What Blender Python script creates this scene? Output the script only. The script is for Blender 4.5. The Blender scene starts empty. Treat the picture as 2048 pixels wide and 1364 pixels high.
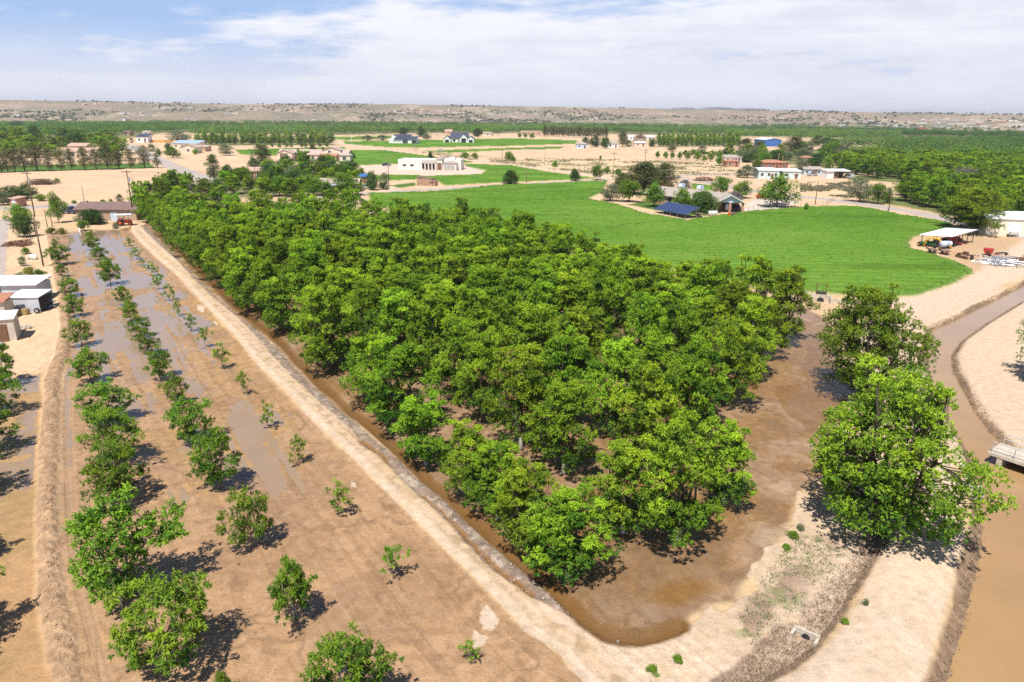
import bpy, bmesh, math, random
import numpy as np
from mathutils import Vector, Matrix
rad = math.radians
scene = bpy.context.scene
COL = scene.collection
rng = np.random.default_rng(7)
random.seed(7)

# ------------------------------------------------------------------ camera
CAM_H, F, PITCH, ROLL = 25.0, 1420.0, rad(17.8), rad(0.5)
f0 = np.array([0, math.cos(PITCH), -math.sin(PITCH)])
r0 = np.array([1.0, 0, 0]); u0 = np.array([0, math.sin(PITCH), math.cos(PITCH)])
RT = r0 * math.cos(ROLL) + u0 * math.sin(ROLL)
UP = u0 * math.cos(ROLL) - r0 * math.sin(ROLL)

def ray(px, py):
    return f0 + RT * ((px - 1024) / F) + UP * ((682 - py) / F)

def G(px, py, z=0.0):
    """ground point seen at a place of the survey photograph (2048 wide)"""
    d = ray(px, py)
    t = (z - CAM_H) / d[2]
    return float(d[0] * t), float(d[1] * t)

def GL(pts, z=0.0):
    return np.array([G(a, b, z) for a, b in pts])

def depth(px, py):
    x, y = G(px, py)
    return y * math.cos(PITCH) + CAM_H * math.sin(PITCH)

def mpp(px, py):
    return depth(px, py) / F

def top_z(px, py, pxt, pyt):
    x, y = G(px, py)
    d = ray(pxt, pyt)
    return CAM_H + d[2] * (y / d[1])

cam = bpy.data.cameras.new("camera")
cam.sensor_width = 36.0; cam.lens = F / 2048 * 36; cam.clip_start = 0.5; cam.clip_end = 30000
co = bpy.data.objects.new("camera", cam); COL.objects.link(co)
m = Matrix(((RT[0], UP[0], -f0[0]), (RT[1], UP[1], -f0[1]), (RT[2], UP[2], -f0[2]))).to_4x4()
m.translation = Vector((0, 0, CAM_H))
co.matrix_world = m
scene.camera = co

# ------------------------------------------------------------------ object helpers
def tag(o, label=None, cat=None, group=None, kind=None):
    if label: o['label'] = label
    if cat: o['category'] = cat
    if group: o['group'] = group
    if kind: o['kind'] = kind
    return o

def empty(name, loc, rz=0, label=None, cat=None, group=None):
    o = bpy.data.objects.new(name, None); COL.objects.link(o)
    o.location = loc; o.rotation_euler = (0, 0, rz); o.empty_display_size = 0.3
    return tag(o, label, cat, group)

def link(name, me, parent=None):
    o = bpy.data.objects.new(name, me); COL.objects.link(o)
    if parent is not None: o.parent = parent
    return o

def children(o):
    return KIDS.get(o.name, [])
KIDS = {}

def np_mesh(name, V, Fa, mat=None, point=None, smooth=False, color=None):
    """mesh from arrays: Fa is (n,3) or (n,4)"""
    me = bpy.data.meshes.new(name)
    V = np.asarray(V, np.float32); Fa = np.asarray(Fa, np.int32)
    n, k = Fa.shape
    me.vertices.add(len(V)); me.vertices.foreach_set("co", V.ravel())
    me.loops.add(n * k); me.loops.foreach_set("vertex_index", Fa.ravel())
    me.polygons.add(n)
    me.polygons.foreach_set("loop_start", np.arange(0, n * k, k, dtype=np.int32))
    me.polygons.foreach_set("loop_total", np.full(n, k, np.int32))
    if smooth: me.polygons.foreach_set("use_smooth", np.ones(n, bool))
    me.update(calc_edges=True)
    if point:
        for an, av in point.items():
            a = me.attributes.new(an, 'FLOAT', 'POINT'); a.data.foreach_set("value", np.asarray(av, np.float32))
    if color is not None:
        a = me.attributes.new("Col", 'FLOAT_COLOR', 'POINT')
        c4 = np.ones((len(V), 4), np.float32); c4[:, :3] = color
        a.data.foreach_set("color", c4.ravel())
    if mat: me.materials.append(mat)
    return me

class MB:
    """collects boxes, bars and tubes into one mesh"""
    def __init__(s): s.bm = bmesh.new()
    def hexa(s, p):
        v = [s.bm.verts.new(q) for q in p]
        for f in ((0, 3, 2, 1), (4, 5, 6, 7), (0, 1, 5, 4), (1, 2, 6, 5), (2, 3, 7, 6), (3, 0, 4, 7)):
            s.bm.faces.new([v[i] for i in f])
        return s
    def box(s, x0, x1, y0, y1, z0, z1):
        return s.hexa([(x0, y0, z0), (x1, y0, z0), (x1, y1, z0), (x0, y1, z0), (x0, y0, z1), (x1, y0, z1), (x1, y1, z1), (x0, y1, z1)])
    def prism(s, prof, a, b, axis='x'):
        """profile of (u,z) extruded along axis x or y"""
        mk = (lambda t, u, z: (t, u, z)) if axis == 'x' else (lambda t, u, z: (u, t, z))
        A = [s.bm.verts.new(mk(a, u, z)) for u, z in prof]; B = [s.bm.verts.new(mk(b, u, z)) for u, z in prof]
        n = len(prof)
        s.bm.faces.new(A[::-1]); s.bm.faces.new(B)
        for i in range(n): s.bm.faces.new((A[i], A[(i + 1) % n], B[(i + 1) % n], B[i]))
        return s
    def tube(s, pts, r, n=6, r2=None):
        r2 = r if r2 is None else r2
        rings = []
        P = [Vector(p) for p in pts]
        for i, p in enumerate(P):
            t = (P[min(i + 1, len(P) - 1)] - P[max(i - 1, 0)]).normalized()
            a = t.orthogonal().normalized(); b = t.cross(a)
            rr = r + (r2 - r) * i / max(1, len(P) - 1)
            rings.append([s.bm.verts.new(p + a * (rr * math.cos(2 * math.pi * k / n)) + b * (rr * math.sin(2 * math.pi * k / n))) for k in range(n)])
        for A, B in zip(rings, rings[1:]):
            for k in range(n): s.bm.faces.new((A[k], A[(k + 1) % n], B[(k + 1) % n], B[k]))
        s.bm.faces.new(rings[0][::-1]); s.bm.faces.new(rings[-1])
        return s
    def wheel(s, c, r, w, axis='y', n=16):
        d = Vector((0, w / 2, 0)) if axis == 'y' else Vector((w / 2, 0, 0))
        c = Vector(c)
        k = Vector((0, 1, 0)) if axis == 'y' else Vector((1, 0, 0))
        a = k.orthogonal().normalized(); b = k.cross(a)
        prof = ((-1, .62), (-1, .9), (-.7, 1), (.7, 1), (1, .9), (1, .62))
        rings = [[s.bm.verts.new(c + d * q + (a * math.cos(2 * math.pi * i / n) + b * math.sin(2 * math.pi * i / n)) * r * rr) for i in range(n)] for q, rr in prof]
        for A, B in zip(rings, rings[1:]):
            for i in range(n): s.bm.faces.new((A[i], A[(i + 1) % n], B[(i + 1) % n], B[i]))
        s.bm.faces.new(rings[0][::-1]); s.bm.faces.new(rings[-1])
        return s
    def build(s, name, mat, parent=None, smooth=False, bevel=0):
        bmesh.ops.recalc_face_normals(s.bm, faces=s.bm.faces)
        if bevel:
            bmesh.ops.bevel(s.bm, geom=[e for e in s.bm.edges if len(e.link_faces) == 2 and e.calc_face_angle(0) > .5], offset=bevel, segments=2, affect='EDGES')
        me = bpy.data.meshes.new(name); s.bm.to_mesh(me); s.bm.free()
        if smooth:
            for p in me.polygons: p.use_smooth = True
        me.materials.append(mat)
        o = link(name, me, parent)
        if parent is not None: KIDS.setdefault(parent.name, []).append(o)
        return o

def copy_tree(o, parent=None):
    c = o.copy(); COL.objects.link(c); c.parent = parent
    for ch in list(KIDS.get(o.name, [])):
        d = copy_tree(ch, c)
        KIDS.setdefault(c.name, []).append(d)
    return c

# ------------------------------------------------------------------ numeric noise
def _hash(ix, iy, seed):
    h = (ix.astype(np.int64) * 374761393 + iy.astype(np.int64) * 668265263 + seed * 1274126177) & 0xffffffff
    h = ((h ^ (h >> 13)) * 1274126177) & 0xffffffff
    h = (h ^ (h >> 16)) & 0xffff
    return h.astype(np.float32) / 65535.0

def vnoise(x, y, seed=0):
    ix = np.floor(x); iy = np.floor(y)
    fx = (x - ix).astype(np.float32); fy = (y - iy).astype(np.float32)
    fx = fx * fx * (3 - 2 * fx); fy = fy * fy * (3 - 2 * fy)
    a = _hash(ix, iy, seed); b = _hash(ix + 1, iy, seed); c = _hash(ix, iy + 1, seed); d = _hash(ix + 1, iy + 1, seed)
    return (a + (b - a) * fx) * (1 - fy) + (c + (d - c) * fx) * fy

def fbm(x, y, scale, octv=4, seed=0):
    """0..1, mean .5; scale is the size in metres of the largest lumps"""
    s = 0; amp = 1; tot = 0; x = np.asarray(x) / scale; y = np.asarray(y) / scale
    for i in range(octv):
        s = s + amp * vnoise(x + 13.7 * i, y - 7.3 * i, seed + i); tot += amp
        amp *= .55; x = x * 2.03 ; y = y * 2.03
    return s / tot

def sstep(a, b, v):
    t = np.clip((v - a) / (b - a), 0, 1); return t * t * (3 - 2 * t)

def sdf(poly, X, Y, margin=6.0):
    """signed distance to a polygon, positive inside, -margin far outside"""
    poly = np.asarray(poly)
    out = np.full(X.shape, -margin, np.float32)
    sel = (X > poly[:, 0].min() - margin) & (X < poly[:, 0].max() + margin) & (Y > poly[:, 1].min() - margin) & (Y < poly[:, 1].max() + margin)
    if not sel.any(): return out
    x = X[sel]; y = Y[sel]
    ins = np.zeros(x.shape, bool); d2 = np.full(x.shape, 1e18)
    n = len(poly)
    for i in range(n):
        ax, ay = poly[i]; bx, by = poly[(i + 1) % n]
        cr = (ay > y) != (by > y)
        with np.errstate(divide='ignore', invalid='ignore'):
            ins ^= cr & (x < (bx - ax) * (y - ay) / (by - ay + 1e-12) + ax)
        ex, ey = bx - ax, by - ay
        t = np.clip(((x - ax) * ex + (y - ay) * ey) / (ex * ex + ey * ey + 1e-9), 0, 1)
        d2 = np.minimum(d2, (x - ax - t * ex) ** 2 + (y - ay - t * ey) ** 2)
    d = np.sqrt(d2)
    out[sel] = np.where(ins, d, np.maximum(-d, -margin))
    return out

def sline(pts, X, Y, margin=8.0):
    """distance to a polyline and the side (positive to the right of its direction)"""
    pts = np.asarray(pts)
    dist = np.full(X.shape, margin, np.float32); side = np.zeros(X.shape, np.float32)
    sel = (X > pts[:, 0].min() - margin) & (X < pts[:, 0].max() + margin) & (Y > pts[:, 1].min() - margin) & (Y < pts[:, 1].max() + margin)
    if not sel.any(): return dist, side
    x = X[sel]; y = Y[sel]
    d2 = np.full(x.shape, 1e18); sd = np.zeros(x.shape)
    for (ax, ay), (bx, by) in zip(pts[:-1], pts[1:]):
        ex, ey = bx - ax, by - ay
        t = np.clip(((x - ax) * ex + (y - ay) * ey) / (ex * ex + ey * ey + 1e-9), 0, 1)
        q = (x - ax - t * ex) ** 2 + (y - ay - t * ey) ** 2
        s = ex * (y - ay) - ey * (x - ax)
        sd = np.where(q < d2, -s, sd); d2 = np.minimum(d2, q)
    dist[sel] = np.minimum(np.sqrt(d2), margin); side[sel] = np.sign(sd)
    return dist, side

# ------------------------------------------------------------------ materials
def nodes_of(mt):
    mt.use_nodes = True; nt = mt.node_tree; nt.nodes.clear(); return nt, nt.nodes, nt.links

def mat(name, col, rough=.7, var=.12, scale=2.0, bump=0, bscale=20, metal=0, spec=.3, wave=None, wavestr=.5, col2=None, scale2=None):
    """painted / built surface with a little procedural unevenness"""
    mt = bpy.data.materials.new(name); nt, N, L = nodes_of(mt)
    out = N.new('ShaderNodeOutputMaterial'); p = N.new('ShaderNodeBsdfPrincipled'); L.new(p.outputs[0], out.inputs[0])
    tc = N.new('ShaderNodeTexCoord'); no = N.new('ShaderNodeTexNoise'); no.inputs['Scale'].default_value = scale; no.inputs['Detail'].default_value = 5
    L.new(tc.outputs['Object'], no.inputs['Vector'])
    mx = N.new('ShaderNodeMix'); mx.data_type = 'RGBA'
    a = [c * (1 - var) for c in col]; b = [min(1, c * (1 + var)) for c in (col2 or col)]
    mx.inputs[6].default_value = (*a, 1); mx.inputs[7].default_value = (*b, 1)
    rr = N.new('ShaderNodeMapRange'); rr.inputs[1].default_value = .35; rr.inputs[2].default_value = .65
    L.new(no.outputs[0], rr.inputs[0]); L.new(rr.outputs[0], mx.inputs[0]); L.new(mx.outputs[2], p.inputs['Base Color'])
    p.inputs['Roughness'].default_value = rough; p.inputs['Metallic'].default_value = metal; p.inputs['Specular IOR Level'].default_value = spec
    h = None
    if wave:
        w = N.new('ShaderNodeTexWave'); w.bands_direction = wave[0]; w.inputs['Scale'].default_value = wave[1]; w.inputs['Distortion'].default_value = wave[2]
        L.new(tc.outputs['Object'], w.inputs['Vector']); h = w.outputs['Fac']
    if bump and not wave:
        n2 = N.new('ShaderNodeTexNoise'); n2.inputs['Scale'].default_value = bscale; n2.inputs['Detail'].default_value = 4
        L.new(tc.outputs['Object'], n2.inputs['Vector']); h = n2.outputs[0]
    if h is not None:
        bp = N.new('ShaderNodeBump'); bp.inputs['Strength'].default_value = bump or wavestr; bp.inputs['Distance'].default_value = .05
        L.new(h, bp.inputs['Height']); L.new(bp.outputs[0], p.inputs['Normal'])
    return mt

def ground_mat(name, bump=.5, bscale=1.6, dist=.15, lo=.64, hi=1.33):
    mt = bpy.data.materials.new(name); nt, N, L = nodes_of(mt)
    out = N.new('ShaderNodeOutputMaterial'); p = N.new('ShaderNodeBsdfPrincipled'); L.new(p.outputs[0], out.inputs[0])
    at = N.new('ShaderNodeAttribute'); at.attribute_name = 'Col'
    we = N.new('ShaderNodeAttribute'); we.attribute_name = 'wet'
    tc = N.new('ShaderNodeTexCoord')
    n1 = N.new('ShaderNodeTexNoise'); n1.inputs['Scale'].default_value = bscale; n1.inputs['Detail'].default_value = 8; n1.inputs['Roughness'].default_value = .65
    n2 = N.new('ShaderNodeTexNoise'); n2.inputs['Scale'].default_value = 8; n2.inputs['Detail'].default_value = 8; n2.inputs['Roughness'].default_value = .7
    L.new(tc.outputs['Object'], n1.inputs['Vector']); L.new(tc.outputs['Object'], n2.inputs['Vector'])
    ad = N.new('ShaderNodeMath'); ad.operation = 'ADD'; L.new(n1.outputs[0], ad.inputs[0]); L.new(n2.outputs[0], ad.inputs[1])
    mr = N.new('ShaderNodeMapRange'); mr.inputs[1].default_value = .6; mr.inputs[2].default_value = 1.4; mr.inputs[3].default_value = lo; mr.inputs[4].default_value = hi
    L.new(ad.outputs[0], mr.inputs[0])
    mu = N.new('ShaderNodeMix'); mu.data_type = 'RGBA'; mu.blend_type = 'MULTIPLY'; mu.inputs[0].default_value = 1
    L.new(at.outputs['Color'], mu.inputs[6]); L.new(mr.outputs[0], mu.inputs[7]); L.new(mu.outputs[2], p.inputs['Base Color'])
    ro = N.new('ShaderNodeMapRange'); ro.inputs[3].default_value = .95; ro.inputs[4].default_value = .25
    L.new(we.outputs['Fac'], ro.inputs[0]); L.new(ro.outputs[0], p.inputs['Roughness'])
    sp = N.new('ShaderNodeMapRange'); sp.inputs[3].default_value = .05; sp.inputs[4].default_value = .5
    L.new(we.outputs['Fac'], sp.inputs[0]); L.new(sp.outputs[0], p.inputs['Specular IOR Level'])
    bp = N.new('ShaderNodeBump'); bp.inputs['Strength'].default_value = bump; bp.inputs['Distance'].default_value = dist
    L.new(ad.outputs[0], bp.inputs['Height']); L.new(bp.outputs[0], p.inputs['Normal'])
    return mt

def water_mat(name, col, opac, ripple=.03, rscale=3.0, ior=1.33):
    """muddy water: a glossy film over the mud colour, partly clear"""
    mt = bpy.data.materials.new(name); nt, N, L = nodes_of(mt)
    out = N.new('ShaderNodeOutputMaterial'); p = N.new('ShaderNodeBsdfPrincipled')
    tc = N.new('ShaderNodeTexCoord')
    n0 = N.new('ShaderNodeTexNoise'); n0.inputs['Scale'].default_value = .25; n0.inputs['Detail'].default_value = 6
    L.new(tc.outputs['Object'], n0.inputs['Vector'])
    mx = N.new('ShaderNodeMix'); mx.data_type = 'RGBA'
    mx.inputs[6].default_value = (*[c * .82 for c in col], 1); mx.inputs[7].default_value = (*[c * 1.15 for c in col], 1)
    L.new(n0.outputs[0], mx.inputs[0]); L.new(mx.outputs[2], p.inputs['Base Color'])
    p.inputs['Roughness'].default_value = .04; p.inputs['IOR'].default_value = ior; p.inputs['Specular IOR Level'].default_value = .62
    p.inputs['Alpha'].default_value = opac
    n1 = N.new('ShaderNodeTexNoise'); n1.inputs['Scale'].default_value = rscale; n1.inputs['Detail'].default_value = 3
    L.new(tc.outputs['Object'], n1.inputs['Vector'])
    bp = N.new('ShaderNodeBump'); bp.inputs['Strength'].default_value = ripple; bp.inputs['Distance'].default_value = .1
    L.new(n1.outputs[0], bp.inputs['Height']); L.new(bp.outputs[0], p.inputs['Normal'])
    L.new(p.outputs[0], out.inputs[0])
    return mt

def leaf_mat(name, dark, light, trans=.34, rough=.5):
    """leaves: 'age' runs from mature leaf to new growth, with lit tops and crown shade painted in; each tree a little different"""
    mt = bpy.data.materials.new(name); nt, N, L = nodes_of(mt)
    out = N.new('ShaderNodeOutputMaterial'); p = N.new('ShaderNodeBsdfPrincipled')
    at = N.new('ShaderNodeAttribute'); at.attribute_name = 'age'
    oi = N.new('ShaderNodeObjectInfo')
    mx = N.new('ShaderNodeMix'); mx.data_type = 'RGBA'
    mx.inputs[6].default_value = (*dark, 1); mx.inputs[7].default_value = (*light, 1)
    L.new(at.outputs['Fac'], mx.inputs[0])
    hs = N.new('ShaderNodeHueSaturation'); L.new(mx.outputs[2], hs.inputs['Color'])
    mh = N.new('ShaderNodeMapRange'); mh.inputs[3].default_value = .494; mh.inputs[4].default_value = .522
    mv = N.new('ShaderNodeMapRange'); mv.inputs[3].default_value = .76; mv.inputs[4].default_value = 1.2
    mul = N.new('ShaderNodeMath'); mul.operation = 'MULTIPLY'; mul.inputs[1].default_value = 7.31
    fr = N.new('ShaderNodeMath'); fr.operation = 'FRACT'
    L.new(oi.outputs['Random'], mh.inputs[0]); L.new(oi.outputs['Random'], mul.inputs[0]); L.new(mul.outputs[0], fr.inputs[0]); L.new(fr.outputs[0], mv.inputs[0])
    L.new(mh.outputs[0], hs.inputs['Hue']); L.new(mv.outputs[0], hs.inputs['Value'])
    L.new(hs.outputs[0], p.inputs['Base Color'])
    p.inputs['Roughness'].default_value = rough; p.inputs['Specular IOR Level'].default_value = .22
    tr = N.new('ShaderNodeBsdfTranslucent'); L.new(hs.outputs[0], tr.inputs[0])
    ms = N.new('ShaderNodeMixShader'); ms.inputs[0].default_value = trans
    L.new(p.outputs[0], ms.inputs[1]); L.new(tr.outputs[0], ms.inputs[2]); L.new(ms.outputs[0], out.inputs[0])
    return mt

M = {}
M['ground'] = ground_mat('ground_soil')
M['crop'] = ground_mat('crop_canopy', bump=.6, bscale=3.0, dist=.2, lo=.86, hi=1.14)
M['bark'] = mat('bark', (.085, .066, .05), .9, .35, 6, bump=.6, bscale=14)
M['bark_pale'] = mat('bark_pale', (.2, .17, .14), .9, .3, 6, bump=.6, bscale=14)
M['whitewash'] = mat('whitewash', (.55, .5, .45), .85, .15, 5, bump=.3)
def whitewash():
    mt = mat('whitewash', (.11, .085, .065), .9, .3, 6, bump=.5, bscale=14); nt = mt.node_tree; N = nt.nodes; L = nt.links
    p = next(n for n in N if n.type == 'BSDF_PRINCIPLED'); src = p.inputs['Base Color'].links[0].from_socket
    tc = N.new('ShaderNodeTexCoord'); sx = N.new('ShaderNodeSeparateXYZ'); L.new(tc.outputs['Object'], sx.inputs[0])
    r = N.new('ShaderNodeMapRange'); r.inputs[1].default_value = 1.15; r.inputs[2].default_value = 1.0; L.new(sx.outputs['Z'], r.inputs[0])
    m = N.new('ShaderNodeMix'); m.data_type = 'RGBA'; L.new(r.outputs[0], m.inputs[0]); L.new(src, m.inputs[6]); m.inputs[7].default_value = (.5, .46, .41, 1); L.new(m.outputs[2], p.inputs['Base Color'])
    return mt
M['whitewash'] = whitewash()
M['white'] = mat('white_paint', (.78, .78, .76), .55, .06, 1.2)
M['whitemetal'] = mat('white_sheet_metal', (.8, .8, .8), .4, .05, .8, wave=('X', 3.0, 0), wavestr=.35)
M['greymetal'] = mat('grey_sheet_metal', (.6, .63, .68), .45, .1, .8, wave=('X', 2.2, 0), wavestr=.6)
M['stucco'] = mat('cream_stucco', (.68, .58, .46), .9, .07, 1.5, bump=.2)
M['whitestucco'] = mat('white_stucco', (.76, .72, .66), .9, .05, 1.5, bump=.2)
M['cream'] = mat('cream_metal', (.78, .73, .56), .5, .06, 1, wave=('X', 2.5, 0), wavestr=.3)
M['mint'] = mat('mint_siding', (.6, .74, .7), .6, .06, 1, wave=('Z', 4, 0), wavestr=.3)
M['tansiding'] = mat('tan_siding', (.6, .53, .44), .7, .1, 1.2, wave=('Z', 2.6, 0), wavestr=.6)
M['brick'] = mat('tan_brick', (.42, .3, .22), .9, .2, 6, bump=.4, bscale=9)
M['redbrick'] = mat('red_brick', (.3, .13, .085), .9, .2, 6, bump=.4, bscale=9)
M['pinkbrick'] = mat('pink_brick', (.45, .24, .16), .9, .2, 6, bump=.4, bscale=9)
M['adobe'] = mat('adobe_tan', (.5, .36, .24), .95, .12, 1.5, bump=.3)
M['roofbrown'] = mat('brown_shingle', (.19, .125, .11), .9, .18, 2.5, bump=.4, bscale=8)
M['roofgrey'] = mat('grey_shingle', (.36, .31, .27), .9, .15, 2.5, bump=.4, bscale=8)
M['rooftan'] = mat('tan_roof_tile', (.46, .36, .30), .85, .13, 2, wave=('X', 5, 0), wavestr=.4)
M['roofpink'] = mat('pink_roof_tile', (.5, .33, .26), .85, .13, 2, wave=('X', 5, 0), wavestr=.4)
M['roofdark'] = mat('dark_metal_roof', (.06, .07, .1), .45, .12, 1, wave=('X', 3, 0), wavestr=.4)
M['roofblue'] = mat('blue_grey_metal_roof', (.35, .47, .62), .45, .08, 1, wave=('X', 3, 0), wavestr=.3)
M['roofterra'] = mat('terracotta_tile', (.42, .20, .125), .85, .15, 3, wave=('X', 5, 0), wavestr=.5)
M['blue'] = mat('blue_panel', (.05, .15, .42), .5, .08, 1, wave=('X', 3, 0), wavestr=.3)
M['lightblue'] = mat('pale_blue_paint', (.5, .6, .72), .6, .06, 2)
M['glass'] = mat('dark_glass', (.025, .03, .035), .08, .1, 1, spec=.6)
M['solar'] = mat('solar_cell', (.03, .05, .14), .12, .15, 1.2, spec=.6)
M['alu'] = mat('aluminium', (.55, .56, .58), .35, .06, 3, metal=.7)
M['darkmetal'] = mat('dark_steel', (.06, .055, .05), .6, .3, 5)
M['rust'] = mat('rusty_steel', (.14, .07, .045), .85, .4, 4, bump=.3)
M['rubber'] = mat('tyre_rubber', (.02, .02, .02), .85, .2, 6)
M['wood'] = mat('weathered_wood', (.2, .14, .095), .9, .25, 4, bump=.4, wave=('Z', 8, 3))
M['polewood'] = mat('pole_wood', (.15, .095, .06), .9, .25, 4, bump=.3)
M['yellowwood'] = mat('pale_pole_wood', (.36, .25, .12), .9, .2, 4, bump=.3)
M['concrete'] = mat('concrete', (.5, .44, .36), .9, .14, 2.5, bump=.3, bscale=8)
M['hay'] = mat('hay', (.36, .25, .12), .95, .3, 4, bump=.8, bscale=10)
M['adobewall'] = mat('crumbling_adobe', (.42, .27, .19), .95, .25, 1.6, bump=.8, bscale=3)
M['brush'] = mat('dry_brush', (.22, .12, .08), .95, .4, 3)
M['orange'] = mat('orange_paint', (.65, .11, .02), .45, .08, 3)
M['red'] = mat('red_paint', (.4, .04, .03), .5, .2, 3)
M['maroon'] = mat('maroon_paint', (.13, .02, .035), .35, .08, 3, spec=.6)
M['green'] = mat('green_paint', (.03, .2, .05), .45, .1, 3)
M['yellow'] = mat('yellow_paint', (.7, .4, .02), .45, .1, 3)
M['bluecar'] = mat('dark_blue_paint', (.02, .03, .1), .3, .06, 3, spec=.6)
M['silver'] = mat('silver_paint', (.55, .58, .6), .3, .05, 3, metal=.4, spec=.6)
M['plainblack'] = mat('black_and_shade', (.03, .032, .04), .8, .2, 2)  # plain black parts, and the painted shade on the small shed's side
M['stone'] = mat('pale_stone', (.5, .42, .34), .9, .2, 2, bump=.5, bscale=6)
M['browndoor'] = mat('brown_door', (.2, .1, .055), .7, .15, 3)
M['garage'] = mat('grey_garage_door', (.42, .4, .37), .7, .08, 2, wave=('Z', 2, 0), wavestr=.4)
M['orangeboard'] = mat('orange_fence_board', (.6, .33, .1), .8, .15, 2, wave=('X', 3, 0), wavestr=.4)
# foliage colours
M['f_pecan'] = leaf_mat('leaf_pecan', (.042, .125, .012), (.44, .60, .032))  # mature end kept darker to paint in the crown shadows
M['f_young'] = leaf_mat('leaf_young_pecan', (.055, .15, .014), (.34, .48, .03))
M['f_elm'] = leaf_mat('leaf_elm', (.08, .165, .012), (.46, .56, .035))
M['f_mulb'] = leaf_mat('leaf_mulberry', (.07, .175, .016), (.32, .45, .04))
M['f_dark'] = leaf_mat('leaf_dark', (.045, .10, .02), (.13, .22, .035))
M['f_pine'] = leaf_mat('needle_pine', (.08, .105, .028), (.22, .24, .075), trans=.12)
M['f_brown'] = leaf_mat('needle_brownish', (.11, .12, .045), (.27, .25, .1), trans=.12)
M['f_grey'] = leaf_mat('leaf_grey_green', (.11, .145, .06), (.25, .29, .15))
M['f_dead'] = leaf_mat('twig_grey', (.13, .11, .10), (.26, .22, .2), trans=.05)
M['f_purple'] = leaf_mat('leaf_grey_purple', (.11, .098, .098), (.22, .2, .19), trans=.1)
M['f_rust'] = leaf_mat('leaf_reddish', (.13, .07, .05), (.26, .16, .12), trans=.1)
M['f_yellow'] = leaf_mat('leaf_yellow', (.11, .15, .02), (.38, .36, .03))
M['f_spruce'] = leaf_mat('needle_blue', (.05, .075, .06), (.12, .17, .14), trans=.1)
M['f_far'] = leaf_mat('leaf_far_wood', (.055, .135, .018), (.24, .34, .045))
M['f_scrub'] = leaf_mat('leaf_scrub', (.1, .09, .05), (.24, .22, .12), trans=.1)
# ------------------------------------------------------------------ plan of the land (outlines surveyed on the photograph, stored in metres)
CANAL = GL([(2300, 440), (2048, 570), (1985, 602), (1905, 642), (1862, 660), (1848, 690), (1850, 730), (1866, 790), (1895, 850), (1925, 905), (1945, 950),
            (1953, 1022), (1953, 1090), (1938, 1160), (1915, 1250), (1880, 1364), (1840, 1480), (1700, 1900), (1520, 2600), (2100, 2600), (2150, 1900), (2140, 1480), (2120, 1364), (2100, 1050), (2062, 950), (2020, 900), (1985, 868),
            (1958, 830), (1932, 785), (1910, 745), (1907, 715), (1925, 688), (1975, 652), (2048, 607), (2300, 480)], -.7)
def grow_poly(P, d):
    P = np.asarray(P); a = np.roll(P, 1, 0); b = np.roll(P, -1, 0); t = (b - a) / np.linalg.norm(b - a, axis=1, keepdims=True); n = np.stack([t[:, 1], -t[:, 0]], 1)
    ar = .5 * np.sum(P[:, 0] * b[:, 1] - b[:, 0] * P[:, 1]); return P + n * d * (1 if ar > 0 else -1)
CANAL = grow_poly(CANAL, -.55)
SAND_L = [(263, 452), (263, 462), (281, 485), (318, 520), (356, 552), (388, 587), (431, 632), (468, 669), (512, 727), (562, 775), (600, 816), (658, 874), (717, 929), (762, 975), (811, 1023), (856, 1066), (888, 1100), (943, 1152), (988, 1197), (1024, 1235), (1049, 1263), (1089, 1288), (1124, 1313), (1140, 1338), (1167, 1364), (1260, 1450)]
SAND_R = [(281, 452), (318, 490), (356, 522), (393, 565), (431, 600), (468, 630), (506, 667), (532, 700), (562, 730), (595, 765), (620, 788), (647, 812), (690, 849), (709, 876), (721, 892), (742, 904), (760, 915), (780, 937), (809, 966), (842, 995), (868, 1019), (899, 1046), (913, 1068), (938, 1095), (963, 1125), (988, 1147), (1024, 1170), (1062, 1197), (1099, 1215), (1129, 1228), (1160, 1240), (1179, 1251), (1209, 1268), (1237, 1276)]
SANDPOLY = GL(SAND_L + [(1440, 1420), (1500, 1330), (1545, 1262), (1600, 1225), (1625, 1190), (1655, 1160), (1700, 1110), (1712, 1070), (1680, 1020), (1600, 985), (1580, 1060), (1530, 1100), (1500, 1150), (1525, 1185), (1488, 1197), (1460, 1222), (1448, 1224), (1436, 1219), (1428, 1206), (1415, 1205), (1400, 1217), (1387, 1230), (1362, 1255), (1337, 1270), (1307, 1277), (1275, 1281)] + SAND_R[::-1])
BERM = GL(SAND_L[:20] + SAND_R[::-1][5:])
GRAV_R = [(290, 450), (331, 494), (368, 531), (406, 567), (443, 602), (481, 635), (526, 668), (571, 715), (617, 765), (652, 795), (692, 831), (709, 842), (741, 869), (770, 895), (791, 914), (815, 938), (840, 963), (873, 989), (910, 1024), (963, 1072), (1024, 1124), (1074, 1163), (1124, 1208), (1149, 1231), (1179, 1252), (1209, 1270), (1237, 1278)]
GRAVEL = GL(SAND_R + GRAV_R[::-1])
DITCH = GL([(a + 19 - max(0, b - 1180) * .16, b - 4 + max(0, b - 1180) * .02) for a, b in GRAV_R] + [(1275, 1277), (1307, 1271), (1332, 1262), (1352, 1250)])
AMBER2 = GL([(722, 884), (760, 908), (800, 948), (835, 984), (880, 1022), (925, 1066), (960, 1105), (1000, 1143), (1040, 1170), (1066, 1192)])
YOUNG = GL([(98, 470), (150, 462), (240, 458), (268, 450)] + SAND_L[1:] + [(1200, 1700), (1250, 2300), (350, 2300), (190, 1500), (172, 1400), (152, 1300), (132, 1200), (118, 1100), (119, 1000), (117, 900), (120, 800), (128, 720), (138, 690), (143, 650), (136, 600), (126, 545), (106, 490)])
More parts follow.
